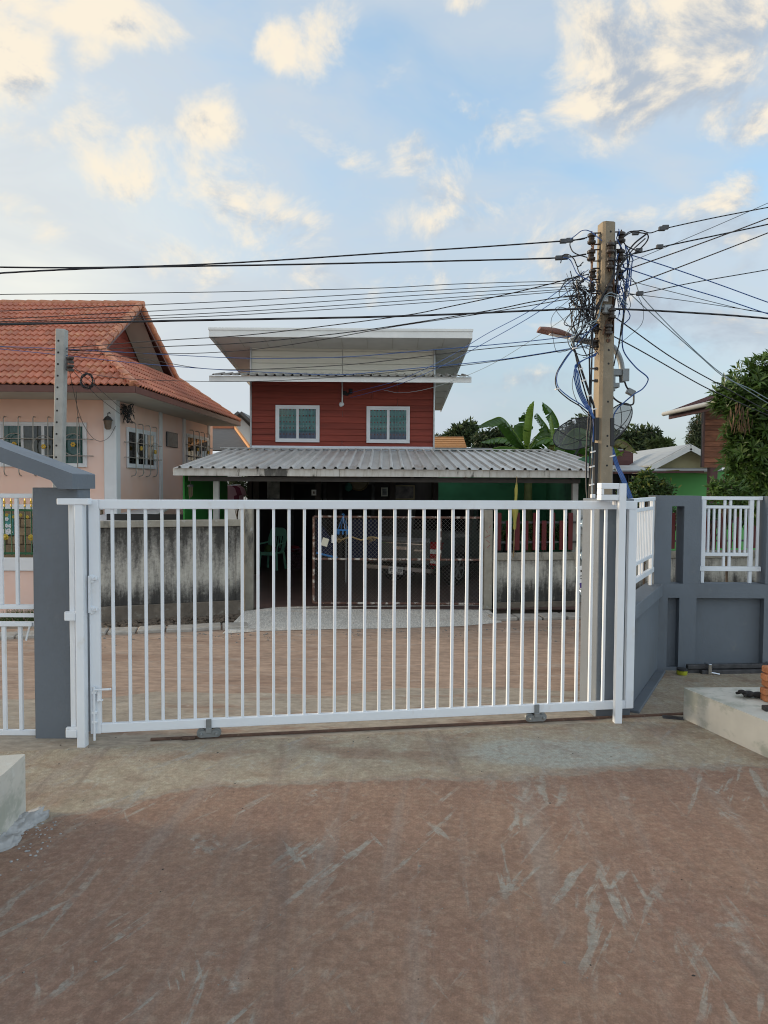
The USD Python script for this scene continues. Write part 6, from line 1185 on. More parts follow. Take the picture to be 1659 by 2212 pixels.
q = el_; mb = MB(); mb.slab([P(1300, 1016, 21.4), P(1560, 1016, 21.4), P(1560, 1005, 23.2), P(1300, 1005, 23.2)], .04); part(gh, 'porch_roof', mb, 'grey_metal')
mb = MB(); a_, b_ = P(1412, 1016, 22.4), P(1640, 1090, 22.4); mb.box(a_[0], b_[0], 22.4, 22.5, 0, a_[2]); part(gh, 'wall', mb, 'green_house')
mb = MB(); a_, b_ = P(1290, 1020, 22.0), P(1411, 1090, 22.0); mb.box(a_[0], b_[0], 22.0, 22.1, 0, a_[2] - .05); part(gh, 'sheet_wall', mb, 'dark_shade')
for k in range(12): u = 1340 + k * 6; a_ = P(u, 1020, 21.96); mb = MB(); mb.box(a_[0] - .015, a_[0] + .015, 21.95, 21.99, .3, a_[2] - .1); part(gh, 'slat', mb, 'dark_steel')
mb = MB(); mb.beam(P(1440, 1019, 21.3), P(1467, 1018, 21.3), .05, .08); part(gh, 'beam', mb, 'banana_yellow'); mb = MB(); mb.beam(P(1330, 1021, 21.3), P(1520, 1019, 21.3), .06, .06); part(gh, 'beam', mb, 'maroon_metal')
wh = T('timber_house', 'brown weatherboard house with a maroon metal roof behind the mango tree', 'house', (10, 20, 0))
wl0, wr0 = P(1521, 900, 19.4), P(1700, 900, 19.4); zb, zt3 = P(1521, 1009, 19.4)[2], P(1521, 880, 19.4)[2] + .25
mb = MB(); mb.box(wl0[0] + .02, wr0[0], 19.43, 19.6, zb, zt3); part(wh, 'wall', mb, 'dark_wood')
for k in range(13):
    z0 = zb + (zt3 - zb) * k / 13; h = (zt3 - zb) / 13; mb = MB(); mb.obox(((wl0[0] + wr0[0]) / 2, 19.41, z0 + h / 2), (unit((1, 0, rng.uniform(-.006, .006))), unit((0, 1, -.16)), unit((0, .16, 1))), ((wr0[0] - wl0[0]) / 2, .010, h / 2 + .008)); part(wh, 'weatherboard', mb, 'old_timber')
mb = MB(); mb.beam(wl0 * (1, 1, 0) + (0, 0, zb), wl0 * (1, 1, 0) + (0, 0, zt3), .05, .05, up=(0, 1, 0)); part(wh, 'corner_post', mb, 'brown_fascia')
q = P(1539, 1009, 19.5); mb = MB(); mb.box(q[0] - .1, q[0] + .1, 19.4, 19.6, 0, q[2]); part(wh, 'post', mb, 'maroon_metal')
r1, r2 = P(1437, 893, 19.8), P(1545, 868, 16.9); r3, r4 = P(1640, 822, 16.9), P(1560, 850, 19.8)
mb = MB(); mb.slab([r1, r2, r2 + (2.6, 0, 1.0), r1 + (2.6, 0, 1.0)], .05); rf2 = part(wh, 'roof', mb, 'maroon_metal')
for k in range(10): a_ = r1 + (r2 - r1) * (k + .5) / 10 + (0, 0, .02); mb = MB(); mb.beam(a_, a_ + (2.5, 0, .96), .05, .03); part(rf2, 'rib', mb, 'maroon_metal')
mb = MB(); mb.tube([r1 + (-.05, 0, -.02), r2 + (-.05, 0, -.02)], .06, 8); part(wh, 'gutter', mb, 'soffit_grey', smooth=True)
mb = MB(); mb.beam(r1 + (.12, 0, -.10), r2 + (.12, 0, -.10), .04, .13); part(wh, 'fascia', mb, 'maroon_metal')
oh = T('orange_roof_house', 'far house with a small orange roof right of the red house', 'house', P(975, 1100, 38) * (1, 1, 0))
a_, b_ = P(925, 966, 36), P(1008, 966, 36); c1, c2 = P(1001, 943.5, 38), P(918, 943.5, 38); mb = MB(); mb.slab([a_, b_, c1, c2], .06); part(oh, 'roof', mb, 'orange_roof'); mb = MB(); mb.box(a_[0] + .3, b_[0] - .3, 36.3, 38, 0, a_[2] - .05); part(oh, 'wall', mb, 'soffit_cream')
for k in range(5): mb = MB(); t = (k + .5) / 5; mb.beam(a_ + (c2 - a_) * t + (0, 0, .02), b_ + (c1 - b_) * t + (0, 0, .02), .05, .03); part(oh, 'batten', mb, 'orange_roof')
gs_ = T('gutter_shed', 'long low shed with a pale gutter behind the carport and dark maroon wall', 'shed', P(1000, 1100, 24) * (1, 1, 0))
a_, b_ = P(930, 972, 24), P(1345, 975, 24); mb = MB(); mb.beam(a_, b_, .15, .16, b=.02); part(gs_, 'gutter', mb, 'galv'); mb = MB(); mb.box(a_[0], b_[0] + .4, 24.1, 24.3, 0, a_[2] - .05); part(gs_, 'wall', mb, 'maroon_metal')
a_, b_ = P(1310, 972, 22.9), P(1365, 995, 22.9)
for k in range(4): z = a_[2] + (b_[2] - a_[2]) * (k + .5) / 4; mb = MB(); mb.box(a_[0], b_[0], 22.9, 22.93, z - .035, z + .035); part(gs_, 'louvre', mb, 'maroon_metal')
# roofs between the pink and the red house
ns = T('neighbour_shed', 'dark corrugated awning with an orange edge board between the pink and red houses', 'shed', P(495, 1100, 22) * (1, 1, 0))
a_, b_, c_, d_ = P(452, 925, 23.5), P(506, 925, 23.5), P(540, 972, 20.5), P(440, 972, 20.5)
mb = MB(); mb.slab([d_, c_, b_, a_], .03); part(ns, 'awning', mb, 'dark_steel_beam'); mb = MB(); mb.beam(b_ + (.02, 0, .03), c_ + (.02, 0, .03), .06, .12); part(ns, 'edge_board', mb, 'orange_roof'); mb = MB(); mb.beam(P(448, 923, 23.5), P(508, 924, 23.5), .06, .12); part(ns, 'edge_board', mb, 'ridge_tile')
for k in range(6): o = (k + .5) / 6; mb = MB(); mb.beam(a_ + (d_ - a_) * o - (0, 0, .05), b_ + (c_ - b_) * o - (0, 0, .05), .04, .04); part(ns, 'purlin', mb, 'dark_steel')
nh = T('far_house', 'grey gabled house partly hidden behind the red house', 'house', P(525, 1100, 30) * (1, 1, 0))
a_, ap2, b_ = P(470, 930, 30), P(517, 893, 30), P(575, 945, 30); mb = MB(); mb.slab([a_, ap2, ap2 + (0, 5, 0), a_ + (0, 5, 0)][::-1], .12); mb.slab([ap2, b_, b_ + (0, 5, 0), ap2 + (0, 5, 0)][::-1], .12); part(nh, 'roof', mb, 'dark_steel_beam')
mb = MB(); mb.poly([(a_[0] + .2, 0), (b_[0] - .2, 0), (b_[0] - .2, b_[2] - .1), (ap2[0], ap2[2] - .15), (a_[0] + .2, a_[2] - .1)], (0, 30.4, 0), (1, 0, 0), (0, 0, 1), .1); part(nh, 'wall', mb, 'soffit_grey')
# ================================================================== things in and before the carport
mat('truck_paint', (.15, .16, .155), .28, .1, 2, metal=.5, coat=.6); mat('alloy', (.42, .42, .43), .35, .1, 4, metal=.3); mat('chrome', (.75, .76, .78), .12, .03, 3, metal=1); mat('tail_red', (.30, .012, .015), .2, .1, 4); mat('tyre', (.018, .018, .019), .8, .2, 9); mat('truck_black', (.012, .012, .013), .5, .1, 5); mat('plate_white', (.72, .72, .70), .5, .03, 4); mat('dark_glass', (.012, .014, .016), .06, .1, 2)
tr = T('pickup_truck', 'dark pickup truck parked tail first towards the street behind the mesh gate', 'pickup truck', (.34, 14.3, .06)); hdg = math.radians(32)
tfw = np.array([math.sin(hdg), math.cos(hdg), 0]); trt = np.array([math.cos(hdg), -math.sin(hdg), 0]); t0_ = np.array([.34, 14.28, .06])
class TB(MB):                                    # a builder in the truck's own frame: x to its right, y forward, z up
    def get(s): v, f = MB.get(s); return t0_ + v[:, :1] * trt + v[:, 1:2] * tfw + v[:, 2:] * np.array([0, 0, 1.]), f
def tp(name, fn, m, par=None, smooth=False): b = TB(); fn(b); return part(par or tr, name, b, m, smooth)
W2 = .80
tp('bed_side', lambda b: b.poly(Polygon([(.02, .50), (.62, .50), (.70, .72), (.86, .86), (1.10, .88), (1.32, .80), (1.44, .60), (1.50, .48), (1.66, .48), (1.66, 1.02), (.02, 1.02)]).buffer(-.01).buffer(.01), (W2, 0, 0), (0, 1, 0), (0, 0, 1), -.06 if False else .06), 'truck_paint')
tp('bed_side', lambda b: b.poly(Polygon([(.02, .50), (.62, .50), (.70, .72), (.86, .86), (1.10, .88), (1.32, .80), (1.44, .60), (1.50, .48), (1.66, .48), (1.66, 1.02), (.02, 1.02)]), (-W2 - .06, 0, 0), (0, 1, 0), (0, 0, 1), .06), 'truck_paint')
tp('bed_floor', lambda b: b.box(-W2, W2, .05, 1.64, .60, .64), 'truck_black')
tg_ = tp('tailgate', lambda b: (b.box(-.67, .67, 0, .07, .53, 1.0, .02), b.box(-.66, .66, -.012, .02, .955, 1.02, .012)), 'truck_paint')
tp('handle', lambda b: b.box(-.17, .17, -.03, .001, .80, .88, .012), 'chrome', tg_); tp('handle', lambda b: b.box(-.62, .58, -.010, .001, .925, .945, .004), 'chrome', tg_)
tp('badge', lambda b: [b.box(.34 + k * .045, .34 + k * .045 + .032, -.010, .001, .79, .825 + .006 * (k % 2), .004) for k in range(5)], 'chrome', tg_)
for s_ in (-1, 1):
    x0, x1 = sorted((s_ * .685, s_ * .855)); li = tp('tail_light', lambda b: b.box(x0, x1, -.01, .10, .52, 1.0, .02), 'tail_red'); tp('reversing_lamp', lambda b: b.box(x0 + .015, x1 - .015, -.018, .0, .76, .85, .008), 'plate_white', li); tp('reversing_lamp', lambda b: b.box(x0 + .02, x1 - .02, -.018, .0, .57, .64, .008), 'plate_white', li)
tp('tailgate_lip', lambda b: b.obox((0, .005, 1.02), ((1, 0, 0), unit((0, 1, .55)), unit((0, -.55, 1))), (.665, .065, .012), .006), 'alloy', tg_)
tp('bumper', lambda b: b.box(-.82, .82, -.16, .02, .36, .50, .03), 'chrome'); tp('bumper_step', lambda b: b.box(-.38, .38, -.17, .0, .30, .42, .02), 'truck_black')
pl_ = tp('number_plate', lambda b: b.box(-.17, .17, -.182, -.172, .315, .465, .003), 'plate_white')
def glyphs(txt, x, z, h):
    m = meshkit.text_mesh(txt, h, .003, True); return m, x, z
for txt, x, z, h in (('3', -.15, .375, .055), ('20', .055, .375, .055)):
    m = meshkit.text_mesh(txt, h, .003, True); b = TB(); v = m.vertices; b.add(np.stack([x + v[:, 0], -.1825 - v[:, 2], z + v[:, 1]], 1), m.faces); part(pl_, 'numerals', b, 'truck_black')
b = TB()
for k in range(2): x = -.085 + k * .06; b.tube([(x + .02 * math.cos(t), -.184, .405 + .026 * math.sin(t)) for t in np.linspace(-.6, 4.2, 12)], .005, 4); b.tube([(x + .02, -.184, .38), (x + .02, -.184, .425)], .005, 4)
part(pl_, 'characters', b, 'truck_black'); tp('province_line', lambda b: [b.box(-.10 + k * .035, -.10 + k * .035 + .022, -.1845, -.182, .33, .352) for k in range(6)], 'truck_black', pl_)
for x, y in ((W2 + .01, 1.02), (-W2 - .01, 1.02), (W2 + .01, 4.0), (-W2 - .01, 4.0)):
    s_ = 1 if x > 0 else -1
    wh_ = tp('wheel', lambda b: b.lathe([(.20, -.12), (.30, -.125), (.36, -.09), (.365, 0), (.36, .09), (.30, .125), (.20, .12), (.20, -.12)], (x - s_ * .08, y, .365), (s_, 0, 0), 28), 'tyre', smooth=40)
    tp('rim', lambda b: b.lathe([(.21, .12), (.225, .118), (.215, .09), (.19, .06), (.0, .05)], (x - s_ * .08, y, .365), (s_, 0, 0), 24), 'dark_steel', wh_); tp('rim_edge', lambda b: b.lathe([(.205, .112), (.232, .122), (.225, .127), (.205, .119)], (x - s_ * .08, y, .365), (s_, 0, 0), 28), 'alloy', wh_, True)
    for k in range(6): an = k * PI / 3; tp('spoke', lambda b: b.beam((x - s_ * .08 + s_ * .09, y, .365), (x - s_ * .08 + s_ * .105, y + .21 * math.cos(an), .365 + .21 * math.sin(an)), .05, .025, up=(s_, 0, 0), b=.006), 'alloy', wh_)
tp('chassis', lambda b: b.box(-.6, .6, .1, 4.5, .34, .52), 'truck_black')
tp('cab', lambda b: b.poly(Polygon([(1.68, .45), (3.55, .45), (3.6, .95), (4.6, .92), (4.66, .5), (4.66, 1.02), (3.55, 1.12), (2.95, 1.70), (1.90, 1.72), (1.72, 1.05)]).buffer(.012), (-W2, 0, 0), (0, 1, 0), (0, 0, 1), 2 * W2), 'truck_paint')
tp('rear_window', lambda b: b.obox((0, 1.775, 1.36), ((1, 0, 0), unit((0, 1, -.27)), unit((0, .27, 1))), (.66, .02, .26), .01), 'dark_glass')
tp('side_window', lambda b: b.poly([(2.0, 1.12), (3.3, 1.14), (2.88, 1.60), (2.05, 1.62)], (W2 + .002, 0, 0), (0, 1, 0), (0, 0, 1), .012), 'dark_glass')
m = meshkit.text_mesh('Z', .11, .003, True); b = TB(); v = m.vertices; b.add(np.stack([W2 + .062 + v[:, 2], .12 + v[:, 0] * 1.3 + v[:, 1] * .25, .86 + v[:, 1]], 1), m.faces); part(tr, 'decal', b, 'tail_red')

# chain link gate
cg = T('mesh_gate', 'rusty framed chain link gate drawn across the right part of the carport entrance', 'gate', (.2, 12.06, .05)); my = 12.0
mat('rusty_pipe', (.11, .055, .04), .8, .3, 12, .3, 60, extra=[((.50, .47, .42), .50, .60, 9, (1, 1, 1))]); mat('mesh_wire', (.17, .165, .155), .6, .2, 9)
mx0, mx1, mz0, mz1 = P(678, 1200, my)[0], P(1041, 1200, my)[0], P(800, 1303, my)[2], P(800, 1117, my)[2]; mzm = P(800, 1208, my)[2]; mxm = P(951, 1200, my)[0]
for a_, b_ in (((mx0, mz0), (mx0, mz1)), ((mx1, mz0), (mx1, mz1)), ((mx0, mz1), (mx1, mz1)), ((mx0, mz0), (mx1, mz0)), ((mx0, mzm), (mx1, mzm)), ((mxm, mzm), (mxm, mz1))): mb = MB(); mb.tube([(a_[0], my, a_[1]), (b_[0], my, b_[1])], .020, 8); part(cg, 'pipe', mb, 'rusty_pipe', smooth=True)
mb = MB(); pch = .068; Wm, Hm = mx1 - mx0, mz1 - mz0
k = -int(Hm / pch) - 1
while k * pch < Wm:
    for sg in (1, -1):
        x = k * pch; pts_ = []
        a0, a1 = max(0, -x), min(Hm, Wm - x)
        if a1 - a0 > .02:
            if sg == 1: p, q = (mx0 + x + a0, mz0 + a0), (mx0 + x + a1, mz0 + a1)
            else: p, q = (mx0 + x + a0, mz1 - a0), (mx0 + x + a1, mz1 - a1)
            mb.tube([(p[0], my + .004 * sg, p[1]), (q[0], my + .004 * sg, q[1])], .0021, 3, caps=False)
    k += 1
part(cg, 'chain_link', mb, 'mesh_wire', kind='stuff')
q0, q1 = P(748, 1118, my - .03), P(747, 1258, my - .03); mb = MB(); mb.tube([q0, q1], .008, 6); part(cg, 'drop_rod', mb, 'galv')
# things hung on the gate
mat('rope_straw', (.28, .20, .10), .9, .3, 12); mat('blue_plastic', (.03, .17, .42), .4, .1, 5); mat('blue_cloth', (.007, .010, .032), .9, .3, 5); mat('maroon_cloth', (.16, .025, .05), .9, .2, 5); mat('pink_cloth', (.42, .24, .26), .9, .1, 5); mat('paper', (.60, .57, .46), .8, .05, 5)
rp0 = MB(); rr = random.Random(4); pts_ = [P(722 + k * 8.2, 1163 + 3 * math.sin(k * 1.1), my - .04) for k in range(13)]
rp0.tube(spline(pts_, 4), .014, 6)
for k in range(40): c_ = P(rr.choice([rr.uniform(722, 745), rr.uniform(795, 812)]), 1164 + rr.uniform(-2, 2), my - .05); rp0.tube([c_, c_ + np.array([rr.uniform(-.09, .09), rr.uniform(-.03, .02), rr.uniform(-.08, .05)])], .004, 3)
single('straw_rope', rp0, 'rope_straw', 'frayed straw rope tied along the chain link gate', 'rope')
bh = T('clothes_hanger', 'light blue plastic peg hanger hooked on the chain link gate', 'clothes hanger', P(741, 1145, my - .06)); c_ = bh.loc
mb = MB(); mb.tube(spline([c_ + (0, 0, .24), c_ + (.02, 0, .26), c_ + (.0, 0, .28), c_ + (-.02, 0, .26)], 4), .005, 5); part(bh, 'hook', mb, 'blue_plastic')
mb = MB(); mb.tube([c_ + np.array([.105 * math.cos(t), .07 * math.sin(t), 0]) for t in np.linspace(0, 2 * PI, 18)], .010, 6); part(bh, 'ring', mb, 'blue_plastic', smooth=True)
for k in range(4): t = k * PI / 2 + .4; mb = MB(); mb.tube([c_ + np.array([.10 * math.cos(t), .07 * math.sin(t), 0]), c_ + (0, 0, .24)], .004, 4); part(bh, 'stay', mb, 'blue_plastic')
for k in range(8): t = k * PI / 4; mb = MB(); e = c_ + np.array([.10 * math.cos(t), .07 * math.sin(t), -.04]); mb.obox(e, np.eye(3), (.007, .008, .035), .002); part(bh, 'peg', mb, 'blue_plastic')
q = P(702, 1171, my - .04); mb = MB(); mb.obox(q, (unit((1, 0, -.3)), (0, 1, 0), unit((.3, 0, 1))), (.055, .003, .07), .001); single('note_card', mb, 'paper', 'cream card with a dark edge tilted on the left of the chain link gate', 'card')
q = P(718, 1165, my - .04); mb = MB(); mb.obox(q + (0, 0, .02), np.eye(3), (.014, .012, .055), .004); mb.lathe([(.02, 0), (.02, .02), (0, .03)], q + (0, 0, -.06), n=8); single('padlock_tag', mb, 'plate_white', 'small white fastener hanging beside the cream card on the mesh gate', 'tag')
mb = MB(); mb.slab([P(684, 1193, 12.9), P(728, 1206, 12.9), P(728, 1180, 12.9), P(684, 1120, 12.9)], .03); single('hung_cloth', mb, 'blue_cloth', 'dark blue cloth hanging behind the left end of the mesh gate', 'cloth')
mb = MB(); mb.beam(P(683, 1194, 12.4), P(729, 1205, 12.4), .03, .03); single('blue_rod', mb, 'blue_plastic', 'bright blue rod leaning behind the left end of the mesh gate', 'rod')
mb = MB()
for k in range(12): x = k * .05; mb.slab([P(752, 1210, 13.1) + (x, .02 * (k % 2), 0), P(752, 1210, 13.1) + (x + .05, .02 * ((k + 1) % 2), 0), P(752, 1122, 13.1) + (x + .05, .02 * ((k + 1) % 2), 0), P(752, 1122, 13.1) + (x, .02 * (k % 2), 0)], .01)
single('hung_cloth', mb, 'blue_cloth', 'wide navy cloth hanging behind the middle of the mesh gate', 'cloth')

# plastic chair with a bag, basket
mat('chair_green', (.26, .62, .44), .42, .05, 3); mat('basket_maroon', (.075, .035, .048), .5, .2, 6); mat('bag_green', (.09, .16, .045), .8, .2, 8)
cb_ = np.array([*P(588, 1228, 17.2)[:2], .085]); ch = T('plastic_chair', 'pale green plastic armchair with a slatted tall back inside the carport', 'chair', cb_)
ang = math.radians(-20); cxx, cyy = np.array([math.cos(ang), math.sin(ang), 0]), np.array([-math.sin(ang), math.cos(ang), 0])
cpt = lambda x, y, z: cb_ + cxx * x + cyy * y + np.array([0, 0, z])
mb = MB(); mb.obox(cpt(0, 0, .415), (cxx, cyy + np.array([0, 0, -.06]), (0, 0, 1)), (.235, .225, .014), .012); part(ch, 'seat', mb, 'chair_green')
mb = MB(); mb.obox(cpt(0, -.225, .39), (cxx, cyy, (0, 0, 1)), (.235, .012, .03), .008); part(ch, 'apron', mb, 'chair_green')
for sx_ in (-1, 1):
    for sy_ in (-1, 1): mb = MB(); mb.beam(cpt(sx_ * .25, sy_ * .23, 0), cpt(sx_ * .22, sy_ * .19, .41), .055, .03, up=cyy, b=.008); part(ch, 'leg', mb, 'chair_green')
    mb = MB(); mb.tube(spline([cpt(sx_ * .235, -.20, .41), cpt(sx_ * .255, -.22, .55), cpt(sx_ * .26, -.17, .63), cpt(sx_ * .255, 0, .64), cpt(sx_ * .235, .20, .66)], 5), .020, 8); part(ch, 'armrest', mb, 'chair_green', smooth=True)
back = Polygon([(-.205, 0), (.205, 0), (.235, .35), (.19, .56), (.12, .60), (-.12, .60), (-.19, .56), (-.235, .35)]).buffer(.02)
for k in range(-2, 3): back = back.difference(Polygon([(k * .062 - .013, .06), (k * .062 + .013, .06), (k * .068 + .013, .40), (k * .068 - .013, .40)]).buffer(.008))
mb = MB(); mb.poly(back, cpt(0, .20, .41), cxx, unit(cyy * .24 + np.array([0, 0, 1])), .022); part(ch, 'backrest', mb, 'chair_green')
mb = MB(); mb.ball(cpt(-.10, -.02, .51), (.11, .10, .10), 2); single('cloth_bag', mb, 'bag_green', 'olive green bag lying on the seat of the plastic armchair', 'bag', smooth=True)
mb = MB(); mb.ball(cpt(.10, .02, .49), (.12, .10, .07), 2); single('cloth_bundle', mb, 'truck_black', 'black bundle beside the olive bag on the plastic armchair', 'bundle', smooth=True)
bk_ = np.array([*P(634, 1228, 17.3)[:2], .085]); bs = T('laundry_basket', 'maroon openwork laundry basket standing beside the plastic armchair', 'basket', bk_)
for k in range(7): z = .04 + k * .078; R = .155 + .05 * z / .5; mb = MB(); mb.tube([bk_ + np.array([R * math.cos(t), R * math.sin(t), z]) for t in np.linspace(0, 2 * PI, 26)], .012 if k < 6 else .022, 6); part(bs, 'hoop', mb, 'basket_maroon', smooth=True)
for k in range(18):
    t = k * PI / 9; mb = MB(); mb.tube([bk_ + np.array([(.155 + .05 * z / .5) * math.cos(t + .25 * (i % 2)), (.155 + .05 * z / .5) * math.sin(t + .25 * (i % 2)), z]) for i, z in enumerate(np.linspace(.02, .51, 8))], .011, 5); part(bs, 'strand', mb, 'basket_maroon')
mb = MB(); mb.lathe([(0, .02), (.150, .02), (.155, .0), (0, 0)], bk_, n=18); part(bs, 'bottom', mb, 'basket_maroon')
mat('red_cloth', (.20, .012, .02), .9, .2, 5); mb = MB(); mb.ball(bk_ + (0, 0, .50), (.17, .17, .085), 2); single('red_cloth', mb, 'red_cloth', 'red cloth heaped in the top of the maroon basket', 'cloth', smooth=True)
# pictures and hangings in the dim carport
def framed(u0, v0, u1, v1, y, fm, pm, name, lab, cat):
    a_, b_ = P(u0, v1, y), P(u1, v0, y); t = T(name, lab, cat, ((a_ + b_) / 2)); f = .035; mb = MB()
    mb.poly(Polygon([(a_[0], a_[2]), (b_[0], a_[2]), (b_[0], b_[2]), (a_[0], b_[2])]).difference(Polygon([(a_[0] + f, a_[2] + f), (b_[0] - f, a_[2] + f), (b_[0] - f, b_[2] - f), (a_[0] + f, b_[2] - f)])), (0, y + .02, 0), (1, 0, 0), (0, 0, 1), .03); part(t, 'frame', mb, fm)
    mb = MB(); mb.box(a_[0] + f, b_[0] - f, y + .002, y + .012, a_[2] + f, b_[2] - f); part(t, 'picture', mb, pm)
mat('print_dark', (.06, .05, .045), .4, .7, 5, col2=(.16, .13, .11)); mat('print_pale', (.16, .16, .15), .5, .6, 6, col2=(.30, .30, .28)); mat('frame_brass', (.20, .15, .07), .4, .2, 8)
framed(849, 1048, 896, 1079, 19.3, 'frame_brass', 'print_dark', 'picture_frame', 'wide brown framed group picture high in the dim carport', 'picture')
framed(823, 1053, 838, 1072, 19.3, 'paper', 'print_pale', 'poster', 'small pale calendar sheet left of the wide framed picture', 'poster')
framed(577, 1040, 604, 1077, 16.2, 'print_pale', 'print_pale', 'poster', 'tall grey portrait poster hanging at the left of the carport front', 'poster')
framed(673, 1058, 683, 1070, 16.1, 'plate_white', 'print_dark', 'picture_frame', 'tiny white framed picture near the middle of the carport', 'picture')
q = P(775, 1038, 19.2); mb = MB(); mb.lathe([(0, .03), (.24, .03), (.27, .05), (.29, .03), (.27, 0), (0, 0)], q, (0, -1, 0), 24); single('woven_tray', mb, 'frame_brass', 'round woven tray hanging under the carport ceiling', 'tray', smooth=30)
mb = MB(); mb.ball(P(753, 1052, 18.0), (.10, .06, .12), 1); single('plastic_bag', mb, 'teal_curtain', 'small teal plastic bag hanging beside the woven tray', 'bag')
# clothes rail in the gap
cr_ = T('clothes_rail', 'short rail of pink and maroon shirts hanging beyond the green screen', 'clothes rail', P(508, 1100, 16.8) * (1, 1, 0)); a_, b_ = P(488, 1049, 16.8), P(520, 1047, 16.8); mb = MB(); mb.tube([a_, b_], .012, 6); part(cr_, 'rail', mb, 'white_wall')
for k, (u, m_) in enumerate(((495, 'pink_cloth'), (501, 'maroon_cloth'), (506, 'maroon_cloth'), (512, 'pink_cloth'), (516, 'pink_cloth'))):
    o = P(u, 1049, 16.8 + .05 * k); w = .13; mb = MB(); mb.poly(Polygon([(-.02, 0), (.02, 0), (w, -.07), (w + .05, -.22), (w - .03, -.24), (w - .03, -.42), (-w + .03, -.42), (-w + .03, -.24), (-w - .05, -.22), (-w, -.07)]).buffer(.01), o, unit((1, .8, 0)), (0, 0, 1), .03); part(cr_, 'shirt', mb, m_)
# wind chime under the left end of the carport beam
wc = T('wind_chime', 'bamboo wind chime hanging in front of the green screen', 'wind chime', P(412, 1056, 12.5)); c_ = wc.loc
mb = MB(); mb.tube([c_ + (0, 0, .30), c_ + (0, 0, .06)], .003, 4); mb.tube([c_ + (-.09, 0, .32), c_ + (0, 0, .20), c_ + (.11, 0, .32)], .003, 4); part(wc, 'cord', mb, 'mesh_wire'); mb = MB(); mb.lathe([(0, .05), (.05, .03), (.06, 0), (0, 0)], c_ + (0, 0, .04), n=10); part(wc, 'top', mb, 'dark_steel')
for k in range(5): t = k * 1.26; o = c_ + np.array([.030 * math.cos(t), .030 * math.sin(t), 0]); mb = MB(); mb.tube([o + (0, 0, .04), o + (0, 0, -.12 - .03 * (k % 3))], .007, 6); part(wc, 'tube', mb, 'bark')
# yellow pennant on a bamboo stick
mat('flag_yellow', (.55, .50, .12), .8, .08, 5, trans=.2); fg = T('yellow_flag', 'furled yellow flag on a bamboo stick leaning at the red pickets', 'flag', P(1113, 1200, 12.0) * (1, 1, 0)); fa, fb_ = P(1109, 1192, 12.05), P(1116.5, 1029, 12.05)
mb = MB(); mb.tube([fa * (1, 1, 0) + (0, 0, .95), fb_], [.012, .008], 6); part(fg, 'stick', mb, 'rope_straw')
mb = MB(); n_ = 14; vv = []
for i in range(n_ + 1):
    k = i / n_; c_ = fb_ + (fa - fb_) * (.08 + .62 * k); w = .012 + .075 * math.sin(min(1, k * 1.3) * PI / 2) * (1 - .8 * max(0, k - .75) / .25)
    for j in range(6): t = j * PI / 3; vv.append(c_ + np.array([w * math.cos(t) * .55 + .012 * math.sin(i + j), w * .5 * math.sin(t), 0]))
mb.add(vv, [t for i in range(n_) for j in range(6) for t in ((i * 6 + j, i * 6 + 6 + j, i * 6 + 6 + (j + 1) % 6), (i * 6 + j, i * 6 + 6 + (j + 1) % 6, i * 6 + (j + 1) % 6))]); part(fg, 'cloth', mb, 'flag_yellow', smooth=50)

# ================================================================== small things in the yard
mat('brick_orange', (.42, .165, .075), .9, .15, 8, .5, 60, rnd=.15); mat('glove_black', (.016, .015, .015), .8, .3, 12); mat('tape_yellow', (.34, .36, .02), .45, .1, 8)
br0 = P(1648, 1490, 6.1); bx_, by_ = br0[0], 6.05
for k in range(5):
    z = .302 + k * .062; off = (0, -.012, .014, -.008, .012)[k]; mb = MB(); mb.box(bx_ + off - .0, bx_ + off + .20, by_ + off, by_ + .095 + off, z, z + .058, .008)
    bm = single('clay_brick', mb, 'brick_orange', ('lowest clay brick of the stack at the right edge of the slab', 'second clay brick from the bottom of the stack on the slab', 'middle clay brick of the stack on the slab', 'fourth clay brick from the bottom of the stack on the slab', 'topmost clay brick of the stack on the slab')[k], 'brick', 'clay bricks stacked on the slab')
g0 = G(1617, 1506, .305); gv = T('work_glove', 'crumpled pair of black work gloves lying on the concrete slab', 'gloves', g0)
mb = MB(); rr = random.Random(8)
mb.ball(g0 + (0, 0, .03), (.055, .045, .028), 2); part(gv, 'palm', mb, 'glove_black', smooth=True); mb = MB(); mb.ball(g0 + (.08, -.02, .028), (.065, .035, .028), 2); part(gv, 'cuff', mb, 'glove_black', smooth=True)
for k in range(7): a_ = g0 + np.array([-.02, rr.uniform(-.03, .04), .03]); e = a_ + np.array([rr.uniform(-.09, -.04), rr.uniform(-.05, .06), rr.uniform(-.015, .03)]); mb = MB(); mb.tube(spline([a_, (a_ + e) / 2 + (0, 0, .015), e], 4), [.013] * 8 + [.009], 7); part(gv, 'finger', mb, 'glove_black', smooth=True)
q = G(1655, 1536, .302); mb = MB(); mb.box(q[0] - .015, q[0] + .25, q[1] - .02, q[1] + .05, .302, .34, .004); single('steel_offcut', mb, 'black_plastic', 'short black square tube at the right edge of the slab', 'steel tube')
q = G(1469, 1456); mb = MB(); mb.lathe([(0, 0), (.055, 0), (.06, .012), (.06, .04), (.05, .05), (0, .052)], q + (0, -.05, .01), n=16); tm = T('tape_measure', 'yellow and black tape measure on the ground at the wall foot', 'tape measure', q); part(tm, 'case', mb, 'tape_yellow', smooth=35); mb = MB(); mb.lathe([(0, 0), (.062, 0), (.06, .018), (0, .02)], q + (0, -.05, .062), n=16); part(tm, 'lid', mb, 'black_plastic')
a_, b_ = G(1474, 1452.5), G(1700, 1449); ts = T('steel_tubes', 'bundle of dark steel tubes with clamps lying along the grey wall foot', 'steel tubes', a_)
